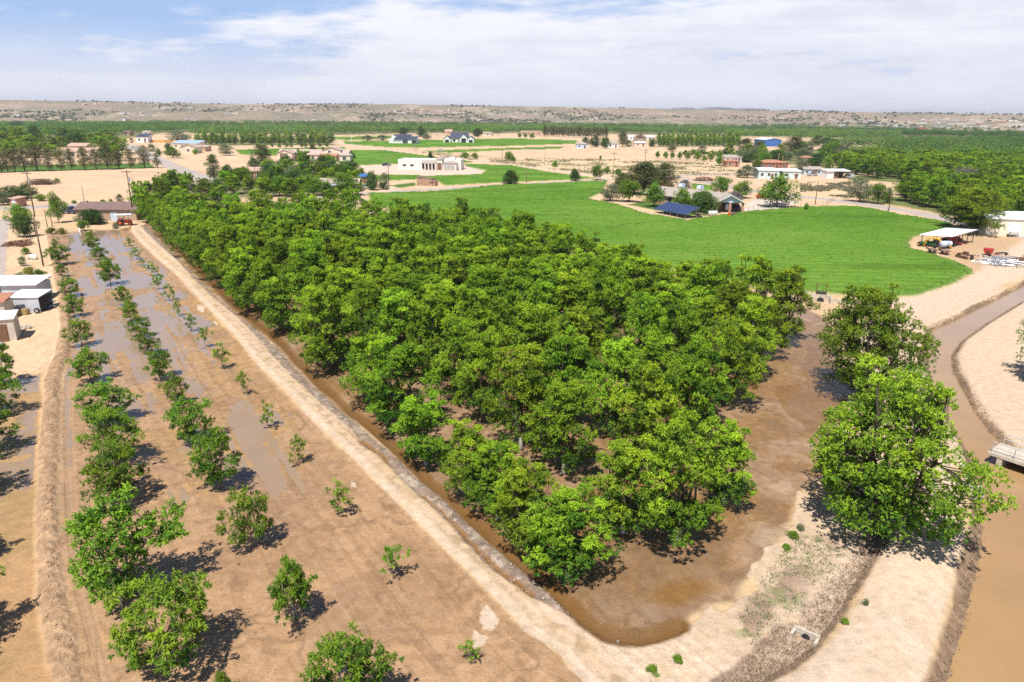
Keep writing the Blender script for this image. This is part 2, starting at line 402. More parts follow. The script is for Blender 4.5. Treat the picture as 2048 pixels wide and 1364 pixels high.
LEFTF = GL([(-300, 765), (60, 752), (86, 742), (84, 800), (78, 900), (75, 1000), (72, 1100), (80, 1200), (100, 1300), (118, 1400), (130, 1500), (300, 2300), (-1200, 2300), (-700, 1500)])
LEVEE = GL([(98, 462), (112, 530), (127, 600), (132, 655), (123, 710), (106, 752), (101, 830), (97, 900), (95, 1000), (96, 1100), (106, 1200), (126, 1300), (143, 1400), (165, 1500), (325, 2300)])
OFLOOR = GL(GRAV_R + [(1275, 1284), (1310, 1280), (1345, 1272), (1375, 1252), (1400, 1226), (1430, 1205), (1470, 1200), (1480, 1168), (1535, 1110), (1580, 1060), (1595, 985), (1650, 950), (1695, 830), (1705, 780), (1685, 720), (1660, 640), (1610, 612), (1500, 588), (1400, 572), (1210, 528), (1000, 480), (850, 450), (680, 428), (450, 415), (300, 425)])
DRAIN_R = [(1790, 1050), (1762, 1110), (1722, 1180), (1692, 1235), (1655, 1280), (1640, 1302), (1600, 1335), (1550, 1364), (1480, 1440), (1330, 1650)]
DRAIN = GL([(1725, 1050), (1702, 1110), (1660, 1155), (1625, 1195), (1600, 1218), (1596, 1237), (1545, 1252), (1510, 1290), (1470, 1330), (1420, 1364), (1370, 1440), (1230, 1650)] + DRAIN_R[::-1])
CROAD = GL([(1790, 1050)] + DRAIN_R[1:] + [(1270, 2300), (1480, 2400), (1640, 1900), (1800, 1480), (1855, 1364), (1890, 1250), (1912, 1160), (1926, 1090), (1927, 1022), (1915, 960), (1890, 905), (1860, 850), (1830, 800), (1800, 760), (1790, 900)])
BANKROAD = GL([(1650, 600), (1720, 604), (1800, 612), (1850, 640), (1985, 582), (2048, 550), (2200, 470), (2120, 455), (2048, 480), (1950, 545), (1900, 572), (1830, 596), (1750, 602)])
C_MAIN = GL([(735, 387), (870, 383), (1000, 370.5), (1130, 365.5), (1215, 361.5), (1205, 385), (1175, 398), (1230, 408), (1290, 428), (1375, 441), (1490, 424), (1560, 418), (1650, 413), (1700, 413), (1745, 418), (1800, 430), (1870, 441),
             (1905, 447), (1890, 463), (1830, 474), (1816, 486), (1822, 498), (1870, 509), (1930, 531), (1945, 541), (1944, 549), (1900, 571), (1830, 593), (1750, 598), (1690, 592), (1600, 584), (1400, 553), (1210, 508), (1000, 461), (850, 433), (745, 410)])
C_HOUSE = GL([(724, 352), (790, 350), (860, 352), (960, 349), (972, 342), (930, 333), (930, 328), (1024, 331), (1100, 345), (1196, 357), (1130, 361), (1000, 366), (890, 372), (870, 361), (830, 360), (760, 363)])
C_BACK = GL([(700, 300), (770, 301), (862, 313), (950, 324), (925, 327), (800, 328.5), (722, 331), (705, 335), (660, 318), (680, 303)])
C_FAR1 = GL([(686, 283), (1024, 277), (1155, 281), (1150, 288), (1024, 292), (815, 296), (760, 294), (690, 288)])
C_FAR2 = GL([(845, 302), (1024, 296), (1130, 293), (1120, 298), (1024, 300), (900, 306)])
C_FAR3 = GL([(640, 275), (780, 272), (800, 276), (690, 281)])
C_YARD = GL([(1380, 366), (1424, 372), (1425, 382), (1385, 380)])
C_LEFTG = GL([(470, 300), (560, 297), (690, 294), (690, 300), (640, 305), (560, 312), (480, 309)])
CROPS = [C_MAIN, C_HOUSE, C_BACK, C_FAR1, C_FAR2, C_FAR3, C_YARD, C_LEFTG]
LAWNS = [GL([(1255, 409), (1290, 402), (1340, 410), (1400, 420), (1420, 431), (1370, 431), (1310, 420)]), GL([(775, 372), (830, 364), (832, 371), (800, 376)]),
         GL([(-60, 346), (60, 343), (310, 336), (300, 326), (-60, 332)])]
GRASSR = GL([(1660, 352), (1800, 350), (2200, 372), (2200, 450), (1960, 445), (1880, 428), (1800, 412), (1740, 404), (1730, 396), (1900, 392), (1880, 372), (1700, 358)])
ROUGH = GL([(1040, 318), (1150, 316), (1330, 322), (1480, 330), (1470, 350), (1330, 352), (1240, 357), (1130, 340)])
ROUGH2 = GL([(1600, 365), (1700, 365), (1720, 395), (1640, 396), (1600, 390)])
ROUGH3 = GL([(840, 300), (1024, 318), (1160, 338), (1150, 346), (1024, 326), (860, 306)])
HYARD = GL([(722, 331), (800, 329), (925, 328), (970, 343), (950, 348), (860, 352), (724, 345)])
DRIVE = GL([(1480, 420), (1500, 405), (1530, 392), (1580, 395), (1600, 404), (1560, 418), (1490, 424)])
YARD = GL([(-200, 430), (95, 430), (98, 470), (120, 560), (135, 650), (120, 710), (80, 745), (-300, 765)])
SHEDYARD = GL([(1850, 478), (1900, 462), (2000, 470), (2200, 500), (2048, 545), (1955, 545), (1880, 508)])
ROADS = [(GL([(600, 396), (680, 391), (760, 384.5), (900, 377), (1020, 369.5), (1150, 363), (1240, 358.5), (1330, 353), (1400, 350), (1480, 346), (1640, 342)]), 2.3, 1),
         (GL([(670, 287), (690, 289), (780, 300), (860, 314), (1000, 325), (1130, 343), (1225, 358)]), 3.0, 0),
         (GL([(1340, 352), (1420, 366), (1500, 381), (1590, 392), (1640, 397.5), (1720, 408), (1830, 425), (1900, 440), (1990, 462), (2200, 500)]), 3.0, 1),
         (GL([(-200, 418), (0, 417), (150, 411), (300, 404), (420, 362), (375, 345), (335, 328), (300, 310), (275, 300), (262, 290)]), 4.0, 1),
         (GL([(-30, 700), (-16, 560), (-8, 490), (4, 440)]), 1.5, 1),
         (GL([(760, 385), (790, 378), (775, 373)]), 2.0, 0),
         (GL([(960, 346), (1024, 335), (1000, 325)]), 2.4, 0)]
RIDGES = [GL([(760, 412), (900, 408), (1025, 404), (1110, 400), (1165, 398)]), GL([(1180, 460), (1230, 453), (1300, 446), (1370, 441)])]
LATERAL = GL([(1560, 566), (1610, 587), (1660, 598), (1700, 604)])
BERM_L = GL(SAND_L); LEV_TRK = None

FARGREEN = [GL(q) for q in ([(-160, 300), (-20, 300), (240, 280), (330, 265), (640, 270), (830, 266), (1110, 266), (1480, 272), (1800, 278), (2250, 288), (2250, 257), (-160, 249)], [(395, 291), (670, 291), (660, 278), (400, 278)], [(1310, 294), (1480, 292), (1480, 276), (1310, 278)], [(1450, 322), (1520, 308), (1600, 298), (1700, 300), (1690, 322), (1600, 330)], [(430, 345), (560, 330), (740, 340), (745, 375), (560, 392), (430, 400)],
            [(1640, 300), (1690, 345), (2250, 390), (2250, 285), (1850, 287)])]
PALE = np.array((.565, .435, .32)); TAN = np.array((.55, .385, .225)); MUD = np.array((.395, .24, .128)); MUDDARK = np.array((.285, .17, .09))
AMBER = np.array((.15, .068, .013)); GREY = np.array((.25, .185, .14)); WEED = np.array((.21, .145, .10)); ASPH = np.array((.40, .345, .31))
CROPC = np.array((.075, .172, .015)); CROPL = np.array((.155, .285, .036)); GRASS = np.array((.10, .16, .03)); FARTAN = np.array((.60, .425, .275))

def mix(c, t, d): return c + (d - c) * t[:, None]

def terrain(X, Y):
    X = np.asarray(X, float); Y = np.asarray(Y, float)
    n_big = fbm(X, Y, 30, 4, 1); n_mid = fbm(X, Y, 6, 4, 2); n_sm = fbm(X, Y, 1.3, 4, 3); n_fine = fbm(X, Y, .45, 2, 4)
    far = sstep(130, 260, Y)
    z = .10 * (n_mid - .5) + .05 * (n_sm - .5)
    c = TAN[None] * (1 - far)[:, None] + FARTAN[None] * far[:, None]
    c = c * (.86 + .28 * n_mid)[:, None]
    c = mix(c, sstep(.55, .75, n_big) * .35, np.array((.42, .30, .19)))
    wet = np.zeros(X.shape, np.float32); reg = np.zeros(X.shape, np.int32)
    w = (n_sm - .5) * 1.2 + (n_mid - .5) * 1.5          # ragged edges
    # plain far fields: plough lines
    pl = .5 + .5 * np.sin((X * .3 + Y) * 1.1 + 3 * n_mid)
    c = c * (1 - .09 * far * pl)[:, None]
    for P, k in ((ROUGH, .8), (ROUGH2, .6), (ROUGH3, 1.0)):
        d = sdf(P, X, Y); t = sstep(-3, 4, d + 3 * w)
        sp = sstep(.5, .62, fbm(X, Y, 9, 4, 21)) * k
        c = mix(c, t * sp * .75, np.array((.2, .2, .08)) * 1.1); c = mix(c, t * (1 - sp) * .4, np.array((.52, .44, .25)))
    d = sdf(GRASSR, X, Y); c = mix(c, sstep(-2, 2, d + 3 * w) * .85, GRASS * .8)
    for P in FARGREEN: c = mix(c, sstep(-6, 6, sdf(P, X, Y, 12) + 8 * w) * .8, np.array((.085, .12, .035)))
    # yards
    t = sstep(-1, 1, sdf(YARD, X, Y) + w); c = mix(c, t * .8, np.array((.60, .435, .28)) * 1.0)
    trk = sstep(.6, .7, vnoise(X * .9 + 2 * n_mid, Y * .22, 8)); c = mix(c, t * trk * .3, TAN * .72)
    t = sstep(-1, 1, sdf(SHEDYARD, X, Y) + w); c = mix(c, t * .55, np.array((.42, .28, .17)))
    t = sstep(-1, 1, sdf(HYARD, X, Y)); c = mix(c, t, np.array((.60, .45, .36)))
    t = sstep(-1, 1, sdf(DRIVE, X, Y) + w); c = mix(c, t, np.array((.56, .47, .40)))
    t = sstep(-1, 1, sdf(BANKROAD, X, Y) + w); c = mix(c, t, PALE * (1.0)); 
    # young orchard: flooded floor
    d = sdf(YOUNG, X, Y); t = sstep(-.25, .35, d + .4 * w)
    mud = MUD[None] * (.88 + .3 * n_mid)[:, None]
    mud = mix(mud, sstep(.52, .66, fbm(X, Y, 11, 4, 31)) * .6, np.array((.43, .255, .09)))
    mud = mix(mud, sstep(.50, .64, fbm(X, Y, 5, 4, 33)) * .5, MUDDARK)
    lines = sstep(.60, .72, vnoise((X * .836 + Y * .548) * 2.6 + 1.5 * n_mid, (Y * .836 - X * .548) * .09, 35))
    mud = mix(mud, lines * .3, MUDDARK)
    mud = mix(mud, sstep(.62, .68, n_fine) * .22, np.array((.42, .30, .2)))
    mud = mix(mud, sstep(.58, .68, fbm(X, Y, .9, 3, 38)) * .4, MUDDARK * .8)
    ck = np.abs(2 * fbm(X, Y, 5, 4, 37) - 1); mud = mix(mud, sstep(.05, .01, ck) * .5, MUDDARK * .75); ck = np.abs(2 * fbm(X, Y, 2.4, 3, 39) - 1); mud = mix(mud, sstep(.06, .02, ck) * .28, MUDDARK)
    for P in (GL([(960, 1225), (975, 1213), (1005, 1240), (985, 1262), (962, 1262)]), GL([(948, 1262), (975, 1275), (970, 1292), (945, 1300)]), GL([(703, 964), (712, 966), (712, 974), (704, 972)]),
              GL([(395, 608), (410, 613), (405, 624), (396, 620)]), GL([(427, 640), (436, 648), (430, 650)])):
        c_d = sdf(P, X, Y, 2.0); mud = mix(mud, sstep(-.10, .05, c_d + .35 * (n_sm - .5) + .2 * (n_fine - .5)), PALE)
    edge = sstep(0, 5, d)
    c = mix(c, t, np.array((1., 1, 1))) if False else c * (1 - t)[:, None] + mud * t[:, None]
    wet = np.maximum(wet, t * (.5 + .4 * sstep(.45, .6, n_mid)))
    zf = -.072 + .13 * (fbm(X, Y, 7, 5, 41) - .5) + .05 * (vnoise((X * .836 + Y * .548) * .9, (Y * .836 - X * .548) * .12, 43) - .5) + .05 * (n_sm - .5) + .05 * (1 - edge) + .03 * (lines - .3) + .10 * sstep(50, 28, Y) - .028 * sstep(60, 110, Y)
    # the floor lies a little lower towards the far end, where the water stands
    z = z * (1 - t) + zf * t
    # flooded strip beyond the levee
    d = sdf(LEFTF, X, Y); t = sstep(-.3, .4, d + .4 * w)
    mud2 = np.array((.41, .245, .115))[None] * (.85 + .3 * n_mid)[:, None]
    mud2 = mix(mud2, sstep(.5, .7, fbm(X, Y, 3.5, 4, 51)) * .5, np.array((.27, .19, .08)))
    c = c * (1 - t)[:, None] + mud2 * t[:, None]; wet = np.maximum(wet, t * .55); z = z * (1 - t) + (-.10 + .10 * (n_mid - .5) + .04 * (n_sm - .5) + .08 * sstep(46, 28, Y)) * t
    # mature orchard floor
    d = sdf(OFLOOR, X, Y); t = sstep(-.3, .4, d + .5 * w)
    fl = np.array((.32, .2, .115))[None] * (.86 + .3 * n_mid)[:, None]
    fl = mix(fl, sstep(.46, .58, fbm(X, Y, 6, 4, 61)) * .8, np.array((.25, .135, .045)))
    fl = mix(fl, sstep(.58, .66, n_fine) * .25, np.array((.42, .30, .2)))
    fl = mix(fl, sstep(.52, .64, fbm(X, Y, 1.6, 4, 63)) * .45, MUDDARK * .65); fl = mix(fl, sstep(.58, .64, fbm(X, Y, 3.2, 4, 64)) * .55 * sstep(4, 0, d), np.array((.47, .345, .235))); fl = mix(fl, sstep(.54, .66, fbm(X, Y * .5, 4.5, 4, 66)) * .5, np.array((.20, .125, .075))); ck = np.abs(2 * fbm(X, Y, 4, 4, 67) - 1); fl = mix(fl, sstep(.07, .02, ck) * .45, MUDDARK * .7)
    pool = sdf(GL([(1300, 1190), (1330, 1165), (1380, 1150), (1425, 1165), (1400, 1195), (1340, 1213)]), X, Y); fl = mix(fl, sstep(-.6, .6, pool + .5 * w) * .8, np.array((.23, .115, .03)))
    lanep = sdf(GL([(1618, 690), (1662, 695), (1690, 760), (1668, 835), (1625, 860), (1590, 820), (1600, 750)]), X, Y)
    c = c * (1 - t)[:, None] + fl * t[:, None]; wet = np.maximum(wet, t * .85)
    z = z * (1 - t) + (-.16 + .16 * (fbm(X, Y, 10, 3, 65) - .5) + .05 * (n_sm - .5) - .03 * sstep(-1.2, 1.0, pool + .9 * w) - .12 * sstep(-2, 2, lanep + 2 * w) + .07 * sstep(75, 42, Y)) * t
    # sand flats and the berm road
    d = sdf(SANDPOLY, X, Y); t = sstep(-.10, .10, d + (.2 + .5 * sstep(3, 7, sline(BERM_L, X, Y, 7.0)[0])) * w)
    dl, _ = sline(BERM_L, X, Y, 7.0); mid = np.exp(-((dl - 1.25) / .5) ** 2) * sstep(6.9, 6, dl)
    sand = PALE[None] * (.93 + .15 * n_mid)[:, None]
    sand = mix(sand, sstep(.56, .68, n_fine) * .20, TAN * .8)
    ru = .5 + .5 * np.sin(dl * 9.0 + 2.0 * n_mid); sand = mix(sand, sstep(.62, .95, ru) * .32, TAN * .72)
    sand = mix(sand, mid * .55, TAN * .92); sand = mix(sand, sstep(.54, .64, fbm(X, Y, .7, 3, 72)) * .75 * mid, TAN * .62); sand = mix(sand, sstep(.6, .7, fbm(X, Y, 2.4, 4, 75)) * .35, TAN * .92)
    weedy = sdf(GL([(1590, 1140), (1640, 1075), (1690, 1060), (1700, 1110), (1640, 1160), (1600, 1215), (1540, 1250), (1500, 1290), (1480, 1240), (1520, 1200)]), X, Y)
    tw = sstep(-.8, .5, weedy + 1.4 * w); sand = mix(sand, tw * sstep(.44, .56, fbm(X, Y, 1.8, 4, 73)) * .8, WEED * 1.25); sand = mix(sand, tw * sstep(.56, .64, fbm(X, Y, 1.1, 3, 74)) * .6, np.array((.16, .19, .06)))
    c = c * (1 - t)[:, None] + sand * t[:, None]; wet = wet * (1 - t)
    berm = sdf(BERM, X, Y); tb = sstep(-.6, .5, berm)
    z = z * (1 - t) + (.03 + .05 * (n_sm - .5) + .02 * ru) * t + .12 * tb
    # gravel bank between road and ditch
    d = sdf(GRAVEL, X, Y); t = sstep(-.12, .12, d + .35 * w)
    gr = GREY[None] * (.6 + .8 * n_fine)[:, None]; gr = mix(gr, sstep(.6, .72, fbm(X, Y, .5, 2, 81)) * .5, np.array((.5, .42, .34)))
    c = c * (1 - t)[:, None] + gr * t[:, None]; wet = wet * (1 - t) ; z = z + .10 * sstep(-.3, .8, d) + .10 * (n_fine - .5) * t
    dd, _ = sline(AMBER2, X, Y); t = sstep(.24, .08, dd + .2 * w) * sstep(.42, .56, fbm(X, Y, 6, 3, 83)); c = mix(c, t * .8, AMBER * 1.5); z = z - .10 * sstep(.4, 0, dd); wet = np.maximum(wet, t * .6)
    # amber ditch along the bank
    dd, _ = sline(DITCH, X, Y); wd = .36 + .15 * sstep(60, 30, Y)
    t = sstep(wd + .30, wd - .15, dd + .35 * w); c = mix(c, t * .9, AMBER[None] * (.8 + .5 * n_mid)[:, None]); z = z - .22 * sstep(wd + .3, 0, dd); wet = np.maximum(wet, t)
    # earth levee with its furrow
    dv, sd = sline(LEVEE, X, Y); t = sstep(.72, .5, dv + .25 * w)
    lv = np.array((.38, .25, .15))[None] * (.62 + .76 * n_fine)[:, None]
    c = c * (1 - t)[:, None] + lv * t[:, None]; wet = wet * (1 - t)
    z = z + .29 * sstep(.85, .12, dv + .15 * w) + .16 * (n_fine - .45) * t + .12 * (fbm(X, Y, .3, 2, 91) - .5) * t
    lev = (dv < .7)
    off = np.where(sd < 0, dv, 99); t = sstep(1.75, 1.5, off) * sstep(.95, 1.1, off); c = mix(c, t * .6, np.array((.40, .27, .17)) * (.95)); wet = wet * (1 - .8 * t)
    for q in (1.18, 1.52): c = mix(c, sstep(.10, .03, np.abs(off - q)) * .45, MUDDARK)
    z = z - .05 * t
    # drain ditch with dry weeds
    d = sdf(DRAIN, X, Y); t = sstep(-.15, .15, d + .3 * w)
    wd_ = WEED[None] * (.7 + .6 * n_fine)[:, None]; wd_ = mix(wd_, sstep(.5, .7, n_mid) * .4, np.array((.24, .19, .15)))
    c = c * (1 - t)[:, None] + wd_ * t[:, None]; wet = wet * (1 - t); z = z - .5 * sstep(-.3, 1.8, d) + .12 * (n_fine - .5) * t
    # canal road
    dcr = sdf(CROAD, X, Y); t = sstep(-.2, .3, dcr + .4 * w)
    sd2 = PALE[None] * (.95 + .12 * n_mid)[:, None]; sd2 = mix(sd2, sstep(.58, .70, n_sm) * .14, TAN * .9)
    rut = vnoise(X * .9 + Y * .1, Y * .08, 97); sd2 = mix(sd2, sstep(.55, .8, rut) * .2, TAN)
    c = c * (1 - t)[:, None] + sd2 * t[:, None]; z = z + .25 * sstep(-.5, 1.2, dcr); wet = wet * (1 - t)
    # canal
    d = sdf(CANAL, X, Y, 9.0)
    rt = (X > 20) & (d > -9) & (d < 0)
    bank = sstep(-2.6, -.2, d); bw = np.where(Y < 48, 1.0, .55) + .5 * (n_mid - .5)
    t = sstep(-bw - .3, -bw, d + .25 * w); bk = np.array((.28, .19, .12))[None] * (.7 + .6 * n_fine)[:, None]; bk = mix(bk, sstep(.5, .65, n_sm) * .5, WEED * 1.1)
    right = sstep(-9, -6, d) * (1 - sstep(-bw - .3, -bw, d)) * (dcr < -.5) * (Y < 105)
    c = mix(c, right * .8, PALE * .97)
    c = c * (1 - t)[:, None] + bk * t[:, None]
    z = z * (1 - sstep(-1.6, 0, d)) - .72 * sstep(-1.25, 0, d) - 1.0 * sstep(0, 2, d) + .10 * (n_fine - .5) * t; wet = np.maximum(wet * (1 - t), sstep(-.35, -.05, d))
    # far bank of the canal: one sandy flat
    farb = sstep(0, 2, X - np.interp(Y, [20, 34, 45, 60, 75, 95, 105], [60, 31.5, 33, 35, 36.5, 58, 90])) * (Y < 104)
    # concrete lateral
    dd, _ = sline(LATERAL, X, Y); t = sstep(.75, .55, dd); c = mix(c, t, np.array((.30, .27, .24))); z = z - .3 * sstep(.8, .3, dd)
    # lawns
    for P in LAWNS: c = mix(c, sstep(-.6, .6, sdf(P, X, Y) + w), np.array((.085, .155, .03)))
    # roads
    for P, hw, asph in ROADS:
        dd, _ = sline(P, X, Y, 10.0); t = sstep(hw + .5, hw - .2, dd + .5 * w)
        cc = ASPH if asph else PALE * .97
        c = c * (1 - t)[:, None] + (cc[None] * (.9 + .2 * n_mid)[:, None]) * t[:, None]
        z = z * (1 - t) + .06 * t
        reg[(dd < hw) & (reg == 0)] = 3 if asph else 2
    # crops
    for i, P in enumerate(CROPS):
        d = sdf(P, X, Y); t = sstep(-.35, .35, d + .7 * w)
        row = .5 + .5 * np.sin((X * .12 + Y) * 2.2 + 5 * n_mid)
        cr = CROPC[None] + (CROPL - CROPC)[None] * (np.clip(.26 + .55 * n_sm + .35 * (n_big - .5) * 2 - .42 * row, 0, 1))[:, None]
        gap = sstep(.58, .72, fbm(X, Y * 7, 40, 4, 111)); cr = mix(cr, gap * .45, CROPC * .62); cr = mix(cr, sstep(.56, .70, fbm(X, Y * 2, 16, 4, 113)) * .35, np.array((.175, .26, .045))); cr = mix(cr, sstep(2.2, .3, d + 2 * w) * .35, np.array((.17, .23, .06)))
        c = c * (1 - t)[:, None] + cr * t[:, None]; wet = wet * (1 - t)
        z = z + t * (.34 + .26 * (n_sm - .5) + .16 * (n_fine - .5))
        reg[d > .05] = 10 + i
    for P in RIDGES:
        dd, _ = sline(P, X, Y, 4.0); k_ = sstep(.9, .2, dd + .4 * w); c = mix(c, k_ * .6, np.array((.05, .11, .015))); z = z - .25 * k_
    reg[(reg == 0) & (berm > 0)] = 1
    reg[(reg == 0) & (dcr > 0)] = 2
    reg[(reg == 0) & lev] = 4
    return z, np.clip(c, .005, .85), np.clip(wet, 0, 1), reg

def ground_z(x, y):
    return float(terrain(np.array([x]), np.array([y]))[0][0])

# ------------------------------------------------------------------ the ground sheet
py_rows = np.arange(1400, 249, -1.45)
ys = np.array([G(1024, p)[1] for p in py_rows])
ys = np.concatenate([np.linspace(-30, ys[0] - .5, 60), ys, [1620, 1800, 2200, 3000, 4500, 7000, 7390]])
ss = np.concatenate([np.linspace(-1.6, -.78, 70)[:-1], np.linspace(-.78, .78, 1180), np.linspace(.78, 1.6, 70)[1:]])
YY = np.repeat(ys[:, None], len(ss), 1)
wdt = np.maximum(ys, 12) * math.cos(PITCH) + 7.64
XX = ss[None, :] * wdt[:, None]
nr, nc = XX.shape
zz, cc, ww, rr = terrain(XX.ravel(), YY.ravel())
zz[YY.ravel() > 1550] = -3
V = np.stack([XX.ravel(), YY.ravel(), zz], 1)
idx = np.arange(nr * nc).reshape(nr, nc)
Q = np.stack([idx[:-1, :-1], idx[:-1, 1:], idx[1:, 1:], idx[1:, :-1]], -1).reshape(-1, 4)
qr = rr[Q].max(1)
def ground_part(name, ids, material, label, cat, kind):
    sel = Q[np.isin(qr, ids)]
    if not len(sel): return
    u, inv = np.unique(sel, return_inverse=True)
    me = np_mesh(name, V[u], inv.reshape(-1, 4), material, {'wet': ww[u]}, smooth=True, color=cc[u])
    return tag(link(name, me), label, cat, None, kind)
ground_part('ground', [0], M['ground'], 'sandy valley floor with flooded orchard mud', 'ground', 'structure')
ground_part('dirt_road', [1], M['ground'], 'pale sand berm road between the two orchards', 'dirt road', 'structure')
ground_part('canal_road', [2], M['ground'], 'pale sand road along the canal', 'dirt road', 'structure')
ground_part('road', [3], M['ground'], 'narrow sun bleached asphalt road', 'road', 'structure')
ground_part('earth_levee', [4], M['ground'], 'low cloddy earth levee along the young orchard', 'levee', 'structure')
for i, lb in enumerate(['large bright green alfalfa field behind the mature orchard', 'green alfalfa field around the white flat-roofed house', 'green field beyond the white flat-roofed house',
                        'green field around the white barn and the dark-roofed farmhouse', 'thin green crop strip beside the tan field', 'far green field before the woods',
                        'small green patch behind the ranch house', 'green strip before the pale gabled house']):
    ground_part('crop_field', [10 + i], M['crop'], lb, 'field', 'stuff')

def sheet(name, poly, z, material, label):
    me = bpy.data.meshes.new(name); bm = bmesh.new()
    bm.faces.new([bm.verts.new((x, y, z)) for x, y in poly]); bmesh.ops.triangulate(bm, faces=bm.faces[:]); bm.normal_update()
    for f in bm.faces:
        if f.normal.z < 0: f.normal_flip()
    bm.to_mesh(me); bm.free(); me.materials.append(material)
    return tag(link(name, me), label, 'water', None, 'structure')
M['canalwater'] = water_mat('muddy_canal_water', (.355, .22, .105), 1.0, .10, .8)
M['flood'] = water_mat('flood_water', (.36, .25, .165), .85, .01, 2.0, 1.5)
M['floodo'] = water_mat('orchard_flood_water', (.30, .165, .065), .36, .02, 2.0)
def grow_poly(P, d):
    P = np.asarray(P); a = np.roll(P, 1, 0); b = np.roll(P, -1, 0); t = (b - a) / np.linalg.norm(b - a, axis=1, keepdims=True); n = np.stack([t[:, 1], -t[:, 0]], 1)
    ar = .5 * np.sum(P[:, 0] * b[:, 1] - b[:, 0] * P[:, 1]); return P + n * d * (1 if ar > 0 else -1)
sheet('canal_water', grow_poly(CANAL, .7), -.62, M['canalwater'], 'muddy brown irrigation canal water')
sheet('flood_water', YOUNG, -.085, M['flood'], 'shallow flood water among the young trees')
sheet('flood_water', LEFTF, -.095, M['flood'], 'shallow flood water beyond the levee')
sheet('flood_water', OFLOOR, -.165, M['floodo'], 'shallow flood water under the mature orchard')
# ------------------------------------------------------------------ trees
def unit(v): return v / (np.linalg.norm(v, axis=-1, keepdims=True) + 1e-9)

def leaf_cloud(r, centers, radii, per, L, W, up=.35, squash=.75, age_c=None, droop=.15, rand=.75, core=.45, whorl=0):
    """small folded leaves spread through leaf clumps"""
    n = np.repeat(np.arange(len(centers)), per); k = len(n)
    d = unit(r.normal(size=(k, 3))); d[:, 2] = d[:, 2] * .8 + up * .5; d = unit(d)
    q = (core + (1 - core) * r.random(k) ** .6)
    if whorl:                                   # leaves sit in whorls round the shoot ends
        wi = np.arange(k) // whorl * whorl
        d = d[wi]; q = q[wi]; n = n[wi]
    P = centers[n] + d * (radii[n] * q)[:, None] * np.array((1, 1, squash))
    if whorl:
        g = r.random(k)[:, None]
        P = P - d * L * .9 * g ** 1.5
        a = unit(d * (.25 + .75 * (1 - g)) + unit(r.normal(size=(k, 3))) * .95 + np.array((0, 0, -droop)))
    else: a = unit(d + r.normal(size=(k, 3)) * rand * .6 + np.array((0, 0, -droop)))
    h = unit(np.array((0, 0, 1.0)) + d * .5 + r.normal(size=(k, 3)) * .42)
    s = unit(np.cross(a, h)); nn = np.cross(s, a)
    l = (L * (.65 + .7 * r.random(k)))[:, None]; w = (W * (.7 + .6 * r.random(k)))[:, None]
    b = P; t = P + a * l - np.array((0, 0, 1)) * l * .12
    c = P + a * l * .45
    V = np.empty((k, 4, 3)); V[:, 0] = b; V[:, 1] = c + s * w * .5 + nn * w * .14; V[:, 2] = t; V[:, 3] = c - s * w * .5 + nn * w * .14
    i = np.arange(k)[:, None] * 4
    Fc = np.concatenate([i + np.array([[0, 1, 2]]), i + np.array([[0, 2, 3]])], 0)
    rv = r.normal(size=k); rv = (.5 * rv + .5 * rv[wi]) * 1.3 if whorl else rv
    ag = (age_c[n] if age_c is not None else np.full(k, .4)) + rv * .15 + .14 * (d[:, 2]) + (.1 * (.5 - g[:, 0]) if whorl else 0)  # upper side of each clump painted lighter, as if lit
    return V.reshape(-1, 3), Fc, np.repeat(np.clip(ag, 0, 1), 4)

def tubes(paths, sides=6):
    """paths: list of (points, radii) -> one mesh"""
    VV, FF, off = [], [], 0
    ang = np.arange(sides) * 2 * math.pi / sides
    for P, R in paths:
        P = np.asarray(P, float); n = len(P)
        T = unit(np.gradient(P, axis=0)); ref = np.array((.31, .95, .07)); A = unit(np.cross(T, ref)); B = np.cross(T, A)
        ring = P[:, None] + (A[:, None] * np.cos(ang)[None, :, None] + B[:, None] * np.sin(ang)[None, :, None]) * np.asarray(R)[:, None, None]
        VV.append(ring.reshape(-1, 3))
        i = np.arange(n - 1)[:, None] * sides; j = np.arange(sides)[None]
        a = i + j; b = i + (j + 1) % sides
        FF.append((np.stack([a, b, b + sides, a + sides], -1).reshape(-1, 4)) + off); off += n * sides
    return np.concatenate(VV), np.concatenate(FF)

def bend(p, q, r, k=4, wob=.12, sag=0):
    t = np.linspace(0, 1, k + 1)[:, None]; L = np.linalg.norm(q - p)
    P = p + (q - p) * t + np.sin(t * math.pi) * r.normal(size=3) * L * wob
    P[:, 2] += (np.sin(t * math.pi) * sag * L)[:, 0]
    return P

